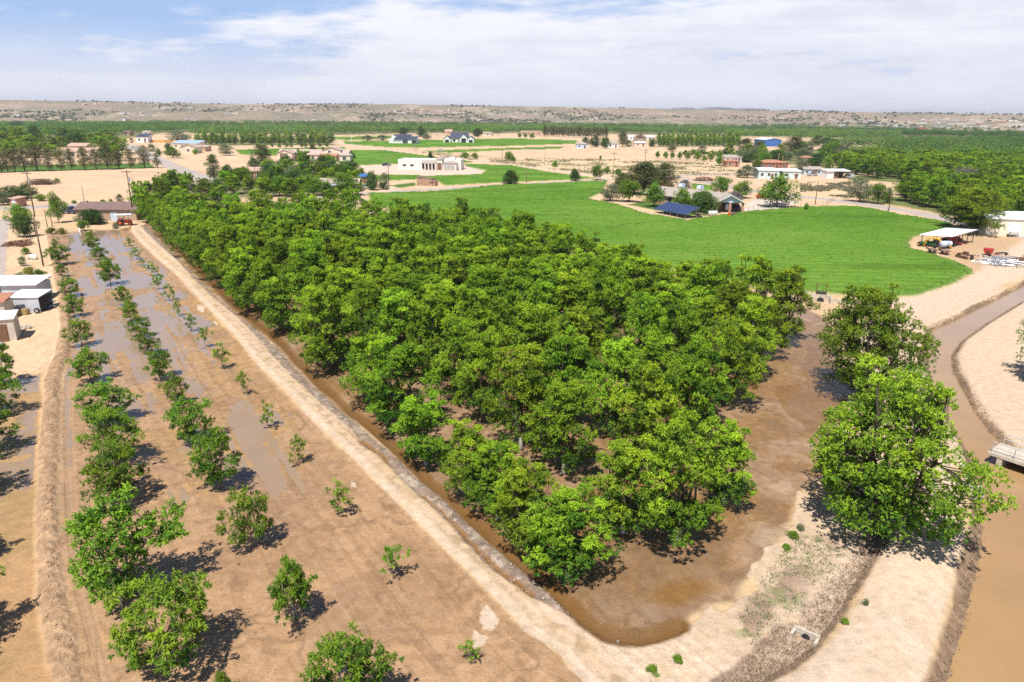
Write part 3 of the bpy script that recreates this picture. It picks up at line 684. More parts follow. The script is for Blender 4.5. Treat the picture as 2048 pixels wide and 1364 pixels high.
def grow(seed, H=7.5, R=3.3, bole=1.4, tr=.17, nclump=46, cr=.85, per=150, L=.27, W=.12, prof='round', squash=.75, up=.35, tips=.5, limbs=5, lean=.0, open_=0.0, dead=0, age0=.25, droop=.15, core=.45, lift=0.0, whips=0, whorl=0):
    r = np.random.default_rng(seed)
    zb = bole * .9
    C, tries = [], 0
    def pr(t):
        if prof == 'round': return math.sin(math.pi * min(1, .14 + .82 * t)) ** .65
        if prof == 'vase': return (.45 + .75 * t) * (1 - max(0, t - .72) / .28 * .62)
        if prof == 'cone': return max(.08, (1 - t) ** .7 * (0.35 + .65 * min(1, t / .14)))
        if prof == 'column': return .95 * (1 - t ** 3) ** .6 * min(1, .55 + t * 2.5)
        if prof == 'dome': return math.sqrt(max(0, 1 - t * t))
        return 1
    lob = r.random(6) * 2 * math.pi; la = r.random(6) * .35
    cand = []
    while len(C) < nclump and tries < 6000:
        tries += 1
        t = r.random() ** (.85 if prof != 'cone' else 1.3); a = r.random() * 2 * math.pi
        lobe = 1 + .30 * math.sin(2 * a + lob[0]) * la[0] / .35 + .22 * math.sin(3 * a + lob[1] + 3 * t) - .05
        rho = R * pr(t) * lobe * (r.random() ** (.42 if prof != 'cone' else .3))
        zt = H * (1 + .10 * math.sin(2 * a + lob[2])) if prof in ('round', 'vase') else H
        p = np.array((rho * math.cos(a) + lean * t, rho * math.sin(a), zb + (zt - zb - cr * .5) * t))
        sep = cr * (.62 + open_) * (1 - .35 * tries / 6000)
        if all(((p - q) ** 2).sum() > sep * sep for q in C): C.append(p)
    for _ in range(whips):                        # upright shoots standing above the crown
        a = r.random() * 2 * math.pi; rho = R * .6 * r.random() ** .5
        b0 = np.array((rho * math.cos(a), rho * math.sin(a), H * .93)); hh = (.6 + 1.3 * r.random()) * cr
        for q in range(2): C.append(b0 + np.array((r.normal() * .1, r.normal() * .1, hh * q)))
    C = np.array(C)
    rad_ = cr * (.72 + .5 * r.random(len(C)))
    if prof in ('cone', 'column'): rad_ *= np.interp(C[:, 2], [zb, H], [1.1, .65])
    if whips: rad_[-2 * whips:] *= .62
    hrel = (C[:, 2] - zb) / (H - zb + 1e-6); out = np.hypot(C[:, 0], C[:, 1]) / R
    age = np.clip(age0 + tips * (.55 * hrel + .25 * out - .25) * (.35 + 1.3 * r.random(len(C))) + .13 * r.normal(size=len(C)), 0, 1)  # higher and outer clumps paler: new growth plus painted-in light
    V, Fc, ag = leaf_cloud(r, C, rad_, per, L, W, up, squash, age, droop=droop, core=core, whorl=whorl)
    # wood
    top = np.array((lean * .3, 0, bole)); paths = []
    z0 = -.25
    P = np.array([[0, 0, z0], [0, 0, .25], [lean * .1 + r.normal() * .03, r.normal() * .03, bole * .6], top])
    paths.append((P, [tr * 1.35, tr * 1.1, tr * .95, tr * .85]))
    if prof in ('cone', 'column'):
        paths.append((np.array([top, [lean * .6, 0, (bole + H) / 2], [lean, 0, H * .93]]), [tr * .85, tr * .55, tr * .15]))
        for c in C:
            zc = max(bole * .8, c[2] - .35 * np.hypot(c[0], c[1]) - .1)
            s = np.array((lean * min(1, zc / H), 0, zc))
            paths.append((bend(s, c, r, 2, .05), [tr * .22, tr * .15, tr * .05]))
    else:
        az = np.arctan2(C[:, 1], C[:, 0]); a0 = r.random() * 6.28
        for k in range(limbs):
            am = a0 + 2 * math.pi * k / limbs
            dz = np.abs((az - am + math.pi) % (2 * math.pi) - math.pi) < math.pi / limbs
            S = C[dz]
            if not len(S): continue
            e = S.mean(0) * np.array((.8, .8, 1)); far_ = S[np.argmax(S[:, 2] + .3 * np.hypot(S[:, 0], S[:, 1]))]
            Lm = np.concatenate([bend(top, e, r, 3, .06, -.04), bend(e, far_, r, 2, .06)[1:]])
            rl = np.interp(np.arange(len(Lm)), [0, len(Lm) - 1], [tr * .62, tr * .12])
            paths.append((Lm, rl))
            for c in S:
                j = int(np.argmin(((Lm - (c * .75 + top * .25)) ** 2).sum(1))); j = min(j, len(Lm) - 2)
                if ((Lm[j] - c) ** 2).sum() < .04: continue
                paths.append((bend(Lm[j], c, r, 3, .10), np.linspace(max(rl[j] * .5, .015), .008, 4)))
        for _ in range(dead):                     # bare grey twigs poking out
            c = C[r.integers(len(C))]; d = unit(c - top + np.array((0, 0, 1.5)))
            e = c + d * cr * (.9 + .8 * r.random()); paths.append((bend(top * .4 + c * .6, e, r, 3, .08), np.linspace(.035, .01, 4)))
            for _ in range(4):
                m0 = c + (e - c) * r.random(); paths.append((bend(m0, m0 + (d * .6 + r.normal(size=3) * .45) * .7, r, 2, .1), np.linspace(.018, .006, 3)))
    TV, TF = tubes(paths)
    return (V, Fc, ag), (TV, TF), H, R

KINDS = {}
def kind(name, fol, bark, seeds, **kw):
    out = []
    for s in seeds:
        (V, Fc, ag), (TV, TF), H, R = grow(s, **kw)
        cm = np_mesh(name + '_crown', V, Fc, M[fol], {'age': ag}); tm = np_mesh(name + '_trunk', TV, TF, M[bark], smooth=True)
        zt = np.percentile(V[:, 2], 99.5); wx = np.percentile(np.abs(V[:, :2]), 99) * 2
        out.append((cm, tm, float(zt), float(wx)))
    KINDS[name] = out

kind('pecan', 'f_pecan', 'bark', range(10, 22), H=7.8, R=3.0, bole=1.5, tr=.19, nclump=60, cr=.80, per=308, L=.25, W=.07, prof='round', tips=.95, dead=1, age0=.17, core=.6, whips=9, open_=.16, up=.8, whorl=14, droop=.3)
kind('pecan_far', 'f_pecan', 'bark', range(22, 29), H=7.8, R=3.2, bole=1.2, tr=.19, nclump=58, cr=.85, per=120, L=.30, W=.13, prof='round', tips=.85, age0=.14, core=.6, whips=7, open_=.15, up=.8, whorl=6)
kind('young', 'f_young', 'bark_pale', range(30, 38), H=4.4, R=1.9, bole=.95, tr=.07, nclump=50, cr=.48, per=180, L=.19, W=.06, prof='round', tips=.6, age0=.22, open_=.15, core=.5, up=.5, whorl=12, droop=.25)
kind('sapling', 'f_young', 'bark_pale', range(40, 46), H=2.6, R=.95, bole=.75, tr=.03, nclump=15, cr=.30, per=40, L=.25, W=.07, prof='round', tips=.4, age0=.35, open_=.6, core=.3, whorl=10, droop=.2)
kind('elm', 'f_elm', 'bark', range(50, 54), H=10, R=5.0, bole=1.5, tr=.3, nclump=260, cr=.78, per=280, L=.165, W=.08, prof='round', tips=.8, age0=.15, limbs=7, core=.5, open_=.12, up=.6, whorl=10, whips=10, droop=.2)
kind('mulberry', 'f_mulb', 'bark', range(60, 63), H=6, R=3.2, bole=1.5, tr=.16, nclump=50, cr=.9, per=95, L=.34, W=.22, prof='round', tips=.5, age0=.3)
kind('darktree', 'f_dark', 'bark', range(70, 73), H=6, R=3.4, bole=.9, tr=.2, nclump=60, cr=.95, per=90, L=.34, W=.2, prof='round', tips=.4, age0=.35)
kind('greytree', 'f_grey', 'bark', range(75, 78), H=6, R=3.2, bole=1.0, tr=.16, nclump=56, cr=.8, per=85, L=.32, W=.13, prof='round', tips=.4, age0=.4, droop=.5)
kind('pine', 'f_pine', 'bark', range(80, 84), H=9, R=2.6, bole=1.2, tr=.2, nclump=75, cr=.85, per=100, L=.4, W=.1, prof='column', tips=.4, age0=.35, up=.9)
kind('brownpine', 'f_brown', 'bark', range(85, 90), H=9, R=2.3, bole=1.3, tr=.2, nclump=54, cr=.8, per=85, L=.42, W=.1, prof='column', tips=.4, age0=.35, up=.8, open_=.12)
kind('cypress', 'f_dark', 'bark', range(91, 93), H=5, R=1.3, bole=.3, tr=.12, nclump=34, cr=.55, per=80, L=.3, W=.14, prof='cone', tips=.3, age0=.3)
kind('spruce', 'f_spruce', 'bark', range(94, 96), H=7, R=2.0, bole=.4, tr=.14, nclump=48, cr=.6, per=80, L=.32, W=.12, prof='cone', tips=.3, age0=.3)
kind('dome', 'f_dark', 'bark', range(97, 99), H=5, R=3.2, bole=.5, tr=.18, nclump=80, cr=.8, per=130, L=.26, W=.16, prof='dome', tips=.4, age0=.55)
kind('shrub', 'f_mulb', 'bark', range(100, 103), H=1.6, R=1.0, bole=.2, tr=.05, nclump=22, cr=.4, per=70, L=.2, W=.1, prof='dome', tips=.4, age0=.35)
kind('greyshrub', 'f_grey', 'bark', range(103, 105), H=1.6, R=1.0, bole=.2, tr=.05, nclump=20, cr=.4, per=60, L=.2, W=.08, prof='dome', tips=.3, age0=.4)
kind('purple', 'f_purple', 'bark', range(106, 108), H=3.5, R=2.5, bole=.4, tr=.12, nclump=60, cr=.6, per=90, L=.26, W=.1, prof='dome', tips=.3, age0=.4)
kind('deadtree', 'f_dead', 'bark_pale', range(110, 112), H=6, R=5, bole=.6, tr=.18, nclump=90, cr=.8, per=70, L=.4, W=.045, prof='dome', tips=.3, age0=.5)
kind('yellowbush', 'f_yellow', 'bark', range(113, 115), H=1.5, R=1.2, bole=.15, tr=.04, nclump=24, cr=.4, per=60, L=.2, W=.1, prof='dome', tips=.7, age0=.25)
kind('rusttree', 'f_rust', 'bark', range(116, 117), H=8, R=4, bole=1, tr=.2, nclump=60, cr=.9, per=70, L=.5, W=.1, prof='round', tips=.3, age0=.4)
kind('fartree', 'f_far', 'bark', range(120, 124), H=8, R=3.9, bole=1.0, tr=.2, nclump=40, cr=1.25, per=34, L=.8, W=.5, prof='round', tips=.6, age0=.25)

CNT = {}
def put(kd, x, y, h, w=None, label=None, cat='tree', group=None, name=None, z=None, var=None, rz=None, white=False):
    vs = KINDS[kd]; i = CNT.get(kd, 0) if var is None else var; CNT[kd] = i + 1
    cm, tm, H, W = vs[i % len(vs)]
    o = empty(name or 'tree', (x, y, (ground_z(x, y) if z is None else z)), 0, label, cat, group)
    sz = h / H; sx = (w / W) if w else sz
    o.scale = (sx, sx, sz); o.rotation_euler = (0, 0, random.random() * 6.283 if rz is None else rz)
    t = link('trunk', tm, o); c = link('crown', cm, o)
    if white: 
        t.data = tm.copy(); t.data.materials[0] = M['whitewash']; t['label'] = 'pale whitewashed trunk'
    return o

def tree(kd, px, base, top, wpx=None, label=None, name='tree', cat='tree', group=None, hmul=1.0):
    """stand a tree whose foot and top were read off the photograph"""
    x, y = G(px, base)
    h = top_z(px, base, px, top)
    w = wpx * mpp(px, base) if wpx else None
    return put(kd, x, y, max(.4, h) * hmul, w, label, cat, group, name, z=0 if y > 230 else None)

ORD = ['first', 'second', 'third', 'fourth', 'fifth', 'sixth', 'seventh', 'eighth', 'ninth', 'tenth', 'eleventh', 'twelfth', 'thirteenth', 'fourteenth', 'fifteenth', 'sixteenth', 'seventeenth', 'eighteenth', 'nineteenth', 'twentieth', 'twenty-first', 'twenty-second', 'twenty-third', 'twenty-fourth']

# ---- mature orchard: rows 7.4 m apart beside the berm road
A0 = np.array(G(1100, 1120)); B0 = np.array(G(300, 440)); U = (B0 - A0) / np.linalg.norm(B0 - A0); NV = np.array((U[1], -U[0]))
if NV[0] < 0: NV = -NV
OPOLY = GL([(1155, 1150), (1035, 1085), (912, 985), (772, 865), (636, 735), (486, 607), (383, 525), (292, 446), (270, 430), (330, 424), (430, 436), (560, 447), (700, 457), (770, 464), (900, 481),
            (1100, 520), (1250, 562), (1400, 600), (1530, 634), (1578, 655), (1566, 740), (1520, 830), (1475, 895), (1440, 965), (1400, 1040), (1330, 1060), (1240, 1090)])
cand = []
for i in range(-2, 12):
    for j in range(-6, 38):
        p = A0 + NV * (i * 6.9 + .15) + U * (j * 5.45 + (2.7 if i % 2 else 0)) + rng.normal(size=2) * .45
        cand.append(p)
cand = np.array(cand)
ins = sdf(OPOLY, cand[:, 0], cand[:, 1], 20)
cand = cand[ins > -.6]; rim = ins[ins > -.6]
FRONT = [(1137, 1148, 985, 190), (1055, 1080, 925, 160), (1352, 1082, 832, 215), (1245, 1062, 880, 165), (1448, 1000, 850, 150), (938, 988, 845, 140), (852, 926, 795, 140), (996, 1034, 885, 150)]
fx = GL([(a, b) for a, b, _, _ in FRONT])
keep = np.min(np.hypot(cand[:, None, 0] - fx[None, :, 0], cand[:, None, 1] - fx[None, :, 1]), 1) > 3.4
cand = cand[keep]; rim = rim[keep]
for k, (px, b, t, w) in enumerate(FRONT):
    lb = ['mature pecan tree with whitewashed trunk at the sharp near corner of the flooded orchard', 'whitewashed pecan tree by the ditch, second from the near corner of the orchard', 'large whitewashed pecan tree at the open front edge beside the amber pool', 'pecan tree between the corner tree and the large front edge tree', 'pecan tree on the lane side just past the large front edge tree', 'pecan tree by the ditch, fourth from the near corner of the orchard', 'pecan tree by the ditch, fifth from the near corner of the orchard', 'pecan tree by the ditch, third from the near corner of the orchard'][k]
    x, y = G(px, b); o = put('pecan', x, y, top_z(px, b, px, t), w * mpp(px, b) * .9, lb, 'tree', None, 'pecan_tree', white=True)
miss = rng.random(len(cand))
order = np.argsort(cand[:, 1])
near_lab = 0
zc = terrain(cand[:, 0], cand[:, 1])[0]
for k in order:
    x, y = cand[k]
    if miss[k] < (.10 if 45 < y < 80 else .04): continue
    big = .88 + .3 * float(vnoise(np.array([x / 14]), np.array([y / 14]), 5)[0]) + rng.normal() * .06
    h = 7.4 * big * (1.06 if rim[k] < 3 and y > 60 else 1.0)
    if y > 150: lab, grp = 'mature pecan tree at the far end of the flooded orchard by the houses', 'mature pecan trees at the far end'
    elif rim[k] < 3 and (x - 0) < 20 - .65 * (y - 30): lab, grp = 'mature pecan tree in the outer row beside the amber ditch', 'mature pecan trees in the ditch row'
    elif rim[k] < 4: lab, grp = 'mature pecan tree on the open outer edge of the flooded orchard', 'mature pecan trees on the open edge'
    else: lab, grp = 'mature pecan tree in the middle of the dense flooded orchard', 'mature pecan trees inside the orchard'
    first = (x - A0[0]) * NV[0] + (y - A0[1]) * NV[1] < 2.5
    o = put('pecan' if y < 125 else 'pecan_far', x, y, h, (5.9 if first else 5.7 if y < 75 else 6.6) * (.86 + .24 * rng.random()), lab, 'tree', grp, 'pecan_tree', z=float(zc[k]), white=y < 52)
    near_lab += 1
NPECAN = near_lab

# ---- young orchard rows (foot, top and width as seen)
ROW_A = [(455, 1450, 1345, 60), (335, 1335, 1160, 200), (258, 1190, 985, 225), (240, 1005, 880, 130), (236, 925, 815, 120), (215, 842, 762, 100), (182, 765, 695, 88), (164, 691, 637, 55), (150, 633, 585, 40), (143, 592, 551, 38), (123, 553, 530, 26), (120, 530, 487, 46), (111, 496, 478, 16)]
ROW_B = [(700, 1425, 1275, 165), (589, 1246, 1118, 115), (505, 1096, 980, 108), (439, 976, 855, 100), (387, 882, 792, 92), (352, 808, 745, 52), (320, 757, 690, 58), (297, 706, 657, 46), (281, 672, 630, 42), (262, 643, 598, 44), (247, 610, 570, 38), (222, 569, 519, 46), (211, 535, 512, 26), (198, 518, 490, 36), (186, 498, 470, 32), (182, 478, 461, 22)]
ROW_C = [(938, 1328, 1285, 42), (786, 1158, 1090, 68), (678, 1030, 963, 56), (598, 927, 867, 42), (537, 854, 797, 40), (488, 790, 741, 33), (446, 738, 684, 38), (411, 694, 651, 32), (382, 661, 626, 30), (357, 631, 595, 20), (339, 600, 564, 32), (318, 577, 546, 32), (304, 552, 523, 28), (285, 530, 517, 20), (275, 518, 494, 24), (260, 496, 472, 18)]
for nm, row, kd, side, what in (('a', ROW_A, 'young', 'beside the earth levee', 'leafy young pecan tree'), ('b', ROW_B, 'young', 'amid the mud', 'open young pecan tree'), ('c', ROW_C, 'sapling', 'beside the berm road', 'small pecan sapling')):
    for k, (px, b, t, w) in enumerate(row):
        tree(kd, px, b, t, w * .98, f'{what}, {ORD[k]} from near end of the row {side}', 'young_pecan_tree' if kd == 'young' else 'pecan_sapling', 'tree', None)
for k, (px, b, t, w) in enumerate([(-105, 1300, 1120, 170), (-85, 1130, 1000, 150), (-34, 985, 860, 110), (-18, 905, 800, 100), (-8, 830, 738, 90), (0, 772, 680, 80)]):
    tree('young', px, b, t, w, f'young pecan tree {ORD[k]} from the near end of the row beyond the levee', 'young_pecan_tree')

# ---- the large trees by the canal
tree('elm', 1722, 792, 578, 205, 'bushy elm standing at the bend of the canal above the flooded lane', 'elm_tree')
big = tree('elm', 1754, 1062, 735, 338, 'largest spreading elm, beside the drain and the canal road', 'elm_tree'); big.rotation_euler.z += 1.7
tree('elm', 2105, 770, 600, 150, 'elm on the far sandy bank of the canal', 'elm_tree')
tree('elm', 1942, 462, 375, 150, 'broad grey-green elm behind the open implement shed', 'elm_tree')
# ------------------------------------------------------------------ background trees
T = lambda *a, **k: tree(*a, **k)
# pines along the far edge of the bare tan field
for px, b, t, w in [(-14, 346, 298, 26), (4, 345, 297, 24), (16, 345, 300, 20), (31, 344, 296, 24), (50, 343, 293, 26), (75, 342, 291, 32), (100, 342, 294, 24), (124, 341, 300, 22), (144, 340, 297, 21), (170, 340, 293, 26), (193, 339, 298, 26), (216, 339, 284, 34), (238, 337, 298, 22), (262, 337, 297, 24), (290, 336, 291, 28), (315, 336, 306, 17)]:
    lb = {216: 'tallest darkest pine in the row along the bare tan field', 315: 'smallest pine, at the road end of the row along the bare tan field', 75: 'widest pine in the row along the bare tan field'}.get(px)
    T('brownpine' if px not in (216,) else 'pine', px, b, t, w, lb or 'tall brownish pine in the row along the bare tan field', 'pine_tree', 'tree', None if lb else 'brownish pines along the tan field')
for px, b, t, w in [(8, 300, 264, 55), (40, 292, 252, 46), (72, 288, 250, 34), (58, 304, 270, 52), (95, 303, 268, 46), (120, 302, 272, 42), (130, 284, 254, 36), (182, 300, 266, 42), (156, 287, 258, 36), (206, 312, 272, 44), (228, 310, 270, 42), (245, 306, 275, 40), (10, 278, 252, 52), (100, 270, 254, 40), (200, 287, 264, 44), (215, 276, 259, 40), (75, 315, 284, 42), (25, 316, 280, 46), (110, 318, 288, 38), (235, 322, 290, 34), (-20, 310, 268, 60), (-25, 285, 255, 60)]:
    T('pecan_far' if px not in (72, 130) else 'darktree', px, b, t, w, 'rounded green tree in the grove behind the pine row and pink-roofed house', 'grove_tree', 'tree', 'green trees of the grove behind the pines')
T('darktree', 156, 306, 262, 46, 'dark round tree standing behind the pink-roofed house', 'grove_tree')
T('greytree', 36, 262, 241, 46, 'greyish tree crown on the skyline of the grove', 'grove_tree')
L1 = [('darktree', 24, 402, 372, 58, 'dark leafy tree beside the red brick hut', 'broadleaf_tree'), ('greytree', 8, 410, 384, 40, 'grey-green bush tree before the red brick hut', 'broadleaf_tree'), ('darktree', 54, 397, 368, 42, 'dark tree behind the leaning poles', 'broadleaf_tree'), ('shrub', 82, 402, 388, 24, 'low round bush on the edge of the tan field', 'bush'),
      ('mulberry', 117, 446, 384, 36, 'upright bright tree beside the parked dark pickup', 'broadleaf_tree'), ('mulberry', 40, 448, 408, 46, 'round tree beside the two tall power poles', 'broadleaf_tree'), ('darktree', 50, 474, 430, 44, 'dense tree beside the gravel lane', 'broadleaf_tree'),
      ('dome', 184, 448, 419, 52, 'wide domed bush tree before the brown-roofed house', 'broadleaf_tree'), ('mulberry', 167, 461, 440, 22, 'small tree by the white pipe at the field corner', 'broadleaf_tree'), ('greyshrub', 232, 457, 444, 16, 'grey bush beside the orange tractor', 'bush'),
      ('yellowbush', 104, 468, 456, 20, 'yellow-green bush at the corner of the muddy field', 'bush'), ('yellowbush', 124, 467, 455, 22, 'yellow flowering bush next to the muddy field corner', 'bush'), ('yellowbush', 60, 557, 533, 28, 'yellow bush behind the white metal shed', 'bush'), ('mulberry', 80, 558, 538, 24, 'leafy green bush behind the white metal shed', 'bush'), ('greyshrub', 42, 556, 544, 22, 'flat grey-green bush behind the white metal shed', 'bush'), ('greytree', 46, 532, 512, 18, 'thin sparse tree beside the white bench', 'broadleaf_tree'), ('shrub', 52, 508, 494, 20, 'green bush next to the dead brush pile', 'bush'),
      ('shrub', 149, 407, 400, 13, 'green shrub beside the short post at the field edge', 'bush'), ('shrub', 206, 406, 399, 11, 'small shrub behind the brown roof, nearer the post', 'bush'), ('shrub', 222, 405, 398, 10, 'small shrub in the middle behind the brown roof', 'bush'), ('greytree', 240, 404, 388, 18, 'wispy shrub behind the end of the brown roof', 'bush'),
      ('shrub', 114, 365, 356, 14, 'bush growing out of the old lumber pile', 'bush'),
      ('mulberry', 346, 316, 294, 32, 'willowy bright tree before the tan gabled house', 'broadleaf_tree'), ('darktree', 337, 301, 286, 16, 'dark tree beside the blue metal roof', 'broadleaf_tree'), ('greytree', 360, 286, 260, 46, 'grey-green tree behind the blue metal roof', 'broadleaf_tree'), ('greytree', 452, 311, 287, 34, 'grey-green tree on the bare field before the orchard block', 'broadleaf_tree'), ('greytree', 304, 304, 287, 22, 'grey-green tree by the dirt lane to the tan house', 'broadleaf_tree'), ('darktree', 318, 311, 297, 12, 'small dark tree beside the asphalt lane', 'broadleaf_tree'), ('shrub', 391, 309, 298, 12, 'round shrub beside the tan gabled house', 'bush'), ('rusttree', 264, 287, 275, 9, 'bare twiggy tree before the white sided barn', 'broadleaf_tree'),
      ('pine', 429, 362, 309, 28, 'single dark columnar pine standing behind the orchard end', 'pine_tree'), ('darktree', 457, 368, 330, 36, 'dark round tree next to the columnar pine', 'broadleaf_tree'), ('mulberry', 490, 370, 334, 42, 'bright round tree before the dark pine clump', 'broadleaf_tree'), ('pine', 527, 340, 290, 42, 'dark spreading pine beside the wooden pole', 'pine_tree'), ('pine', 508, 345, 314, 26, 'shorter dark pine beside the wooden pole', 'pine_tree'),
      ('greytree', 557, 362, 322, 36, 'grey-green tree before the pale gabled house garage', 'broadleaf_tree'), ('darktree', 545, 378, 336, 44, 'dark tree in the clump behind the orchard end', 'broadleaf_tree'), ('greytree', 582, 376, 332, 48, 'pale green tree in the middle of the house clump', 'broadleaf_tree'), ('spruce', 598, 324, 297, 17, 'blue-grey conifer before the pale gabled house', 'conifer_tree'), ('pine', 626, 316, 289, 22, 'dark conifer rising over the pale gabled roof', 'conifer_tree'), ('spruce', 648, 318, 294, 18, 'grey conifer before the terracotta porch', 'conifer_tree'),
      ('pecan_far', 612, 362, 302, 56, 'tallest broad green tree of the house clump', 'broadleaf_tree'), ('mulberry', 628, 391, 350, 66, 'dense bright mulberry over the brick house', 'broadleaf_tree'), ('mulberry', 690, 391, 347, 68, 'dense bright mulberry beside the blue roof patch', 'broadleaf_tree'), ('darktree', 662, 356, 322, 48, 'dark tree behind the two bright mulberries', 'broadleaf_tree'), ('darktree', 698, 356, 322, 54, 'dark feathery tree before the green field', 'broadleaf_tree'), ('darktree', 645, 342, 310, 40, 'dark tree before the pale house gravel', 'broadleaf_tree'), ('darktree', 745, 380, 342, 30, 'dark round tree by the parked white car', 'broadleaf_tree'), ('greytree', 770, 372, 344, 24, 'sparse greyish tree by the pole with transformers', 'broadleaf_tree'), ('darktree', 765, 379, 365, 18, 'dark rounded bush beside the driveway', 'bush'), ('greyshrub', 774, 380, 371, 10, 'grey bush at the foot of the transformer pole', 'bush'),
      ('yellowbush', 816, 338, 320, 18, 'yellow-green small tree before the white flat-roofed house, by the blank wall', 'broadleaf_tree'), ('yellowbush', 832, 338, 320, 19, 'yellow-green small tree before the white flat-roofed house, by the porch', 'broadleaf_tree'), ('cypress', 861, 322, 303, 15, 'dark conical tree behind the white flat-roofed house', 'conifer_tree'), ('cypress', 707, 317, 306, 10, 'small dark round tree on the pale house gravel', 'broadleaf_tree'), ('shrub', 930, 316, 304, 22, 'bush clump by the dirt road, next to the parked car', 'bush'), ('shrub', 950, 317, 305, 20, 'bush clump by the dirt road under the far pole', 'bush'), ('shrub', 1018, 320, 303, 22, 'tall green bush on the bend of the dirt road', 'bush'), ('shrub', 1026, 323, 312, 16, 'low green bush on the bend of the dirt road', 'bush'), ('dome', 1021, 368, 341, 34, 'dense round tree at the edge of the asphalt lane', 'broadleaf_tree'),
      ('darktree', 807, 270, 254, 24, 'dark tree behind the white barn', 'broadleaf_tree'), ('darktree', 843, 274, 252, 20, 'tall dark tree between barn and dark-roofed farmhouse', 'broadleaf_tree'), ('greytree', 853, 279, 266, 19, 'grey-green tree between barn and dark-roofed farmhouse', 'broadleaf_tree'), ('darktree', 955, 274, 256, 22, 'dark tree behind the dark-roofed farmhouse', 'broadleaf_tree'), ('greytree', 735, 281, 270, 26, 'hedge-like grey tree behind the far field, by the white pole', 'broadleaf_tree'), ('greytree', 765, 281, 269, 28, 'hedge-like grey tree beside the white barn', 'broadleaf_tree'), 
      ('shrub', 1110, 334, 321, 14, 'small round tree beside the dirt road weeds', 'broadleaf_tree'), ('dome', 1149, 362, 338, 21, 'boxy clipped tree on the corner of the green field', 'broadleaf_tree'), ('mulberry', 1194, 360, 330, 26, 'flat-topped tree with two trunks by the road junction', 'broadleaf_tree'), ('mulberry', 1214, 348, 332, 16, 'bright bush behind the two-trunked tree', 'broadleaf_tree'), ('mulberry', 1236, 350, 337, 16, 'round bush next to the tall pole at the junction', 'broadleaf_tree'),
      ('brownpine', 1268, 388, 334, 50, 'olive pine at the road end of the ranch clump', 'pine_tree'), ('pine', 1287, 390, 324, 60, 'tallest olive pine before the ranch house', 'pine_tree'), ('pine', 1328, 386, 327, 56, 'broad olive pine over the ranch house roof', 'pine_tree'), ('pine', 1308, 388, 333, 46, 'middle olive pine of the ranch clump', 'pine_tree'), ('pine', 1244, 386, 346, 46, 'lowest olive pine of the ranch clump', 'pine_tree'),
      ('greytree', 1221, 402, 367, 44, 'grey-green willow at the tip of the ranch yard', 'broadleaf_tree'), ('mulberry', 1258, 404, 360, 48, 'bright round shade tree before the ranch pines', 'broadleaf_tree'), ('mulberry', 1308, 414, 364, 50, 'bright round shade tree behind the solar panels', 'broadleaf_tree'), ('mulberry', 1363, 423, 376, 40, 'upright tree beside the solar panels', 'broadleaf_tree'), ('dome', 1404, 424, 383, 64, 'big smooth round tree before the ranch carport', 'broadleaf_tree'), ('mulberry', 1440, 392, 353, 42, 'rounded tree behind the ranch carport roof', 'broadleaf_tree'), ('mulberry', 1484, 396, 361, 48, 'bright twin-topped tree behind the grey-purple shrub', 'broadleaf_tree'), ('purple', 1467, 404, 383, 42, 'grey-purple shrub beside the carport gable', 'bush'), ('purple', 1369, 378, 360, 30, 'grey twiggy tree behind the ranch roof coolers', 'broadleaf_tree'),
      ('mulberry', 1553, 414, 351, 74, 'large shade tree over the trampoline beside the ranch drive', 'broadleaf_tree'), ('greytree', 1494, 356, 329, 38, 'olive-grey tree before the mint green house', 'broadleaf_tree'), ('greytree', 1477, 355, 338, 18, 'small olive tree beside the bare road', 'broadleaf_tree'),
      ('greytree', 1343, 303, 287, 22, 'grey tree behind the small orchard row', 'broadleaf_tree'), ('greytree', 1404, 304, 290, 18, 'grey-green tree on the far edge of the tan field', 'broadleaf_tree'), ('pine', 1490, 308, 277, 34, 'dark pine beside the blue building, before the tan field', 'pine_tree'), ('pine', 1517, 308, 282, 34, 'dark pine directly before the blue building', 'pine_tree'), ('pine', 1588, 308, 272, 46, 'broad dark pine beyond the blue building', 'pine_tree'),
      ('darktree', 1171, 290, 274, 20, 'dark tree beside the grey roofed barn', 'broadleaf_tree'), ('darktree', 1190, 294, 271, 26, 'large dark tree between the two grey barns', 'broadleaf_tree'), ('darktree', 1210, 297, 274, 21, 'dark round tree before the white barn door', 'broadleaf_tree'), ('pine', 1245, 294, 261, 23, 'tall dark pine behind the white barns', 'pine_tree'), ('greytree', 1257, 294, 279, 18, 'grey tree beside the far wooden pole', 'broadleaf_tree'), ('rusttree', 1279, 292, 267, 26, 'reddish leafless tree behind the farm sheds', 'broadleaf_tree'), ('darktree', 1304, 294, 277, 18, 'dark tree on the edge of the farm sheds', 'broadleaf_tree'),
      ('mulberry', 1039, 276, 266, 9, 'small round tree before the adobe villa, farthest along its wall', 'broadleaf_tree'), ('mulberry', 1051, 276, 265, 10, 'small round tree in the middle before the adobe villa', 'broadleaf_tree'), ('mulberry', 1064, 277, 266, 11, 'small round tree beside the field before the adobe villa', 'broadleaf_tree'),
      ('greytree', 1719, 404, 352, 54, 'grey willow with bare lower branches beside the road', 'broadleaf_tree'), ('mulberry', 1754, 408, 367, 36, 'round tree between the grey willow and the orchard corner', 'broadleaf_tree'), ('darktree', 1774, 406, 375, 22, 'slim dark tree at the orchard corner', 'broadleaf_tree'), ('shrub', 1612, 421, 409, 12, 'lone round bush inside the ranch fence', 'bush'), ('deadtree', 1926, 374, 334, 84, 'large leafless grey tree above the orchard', 'broadleaf_tree'),
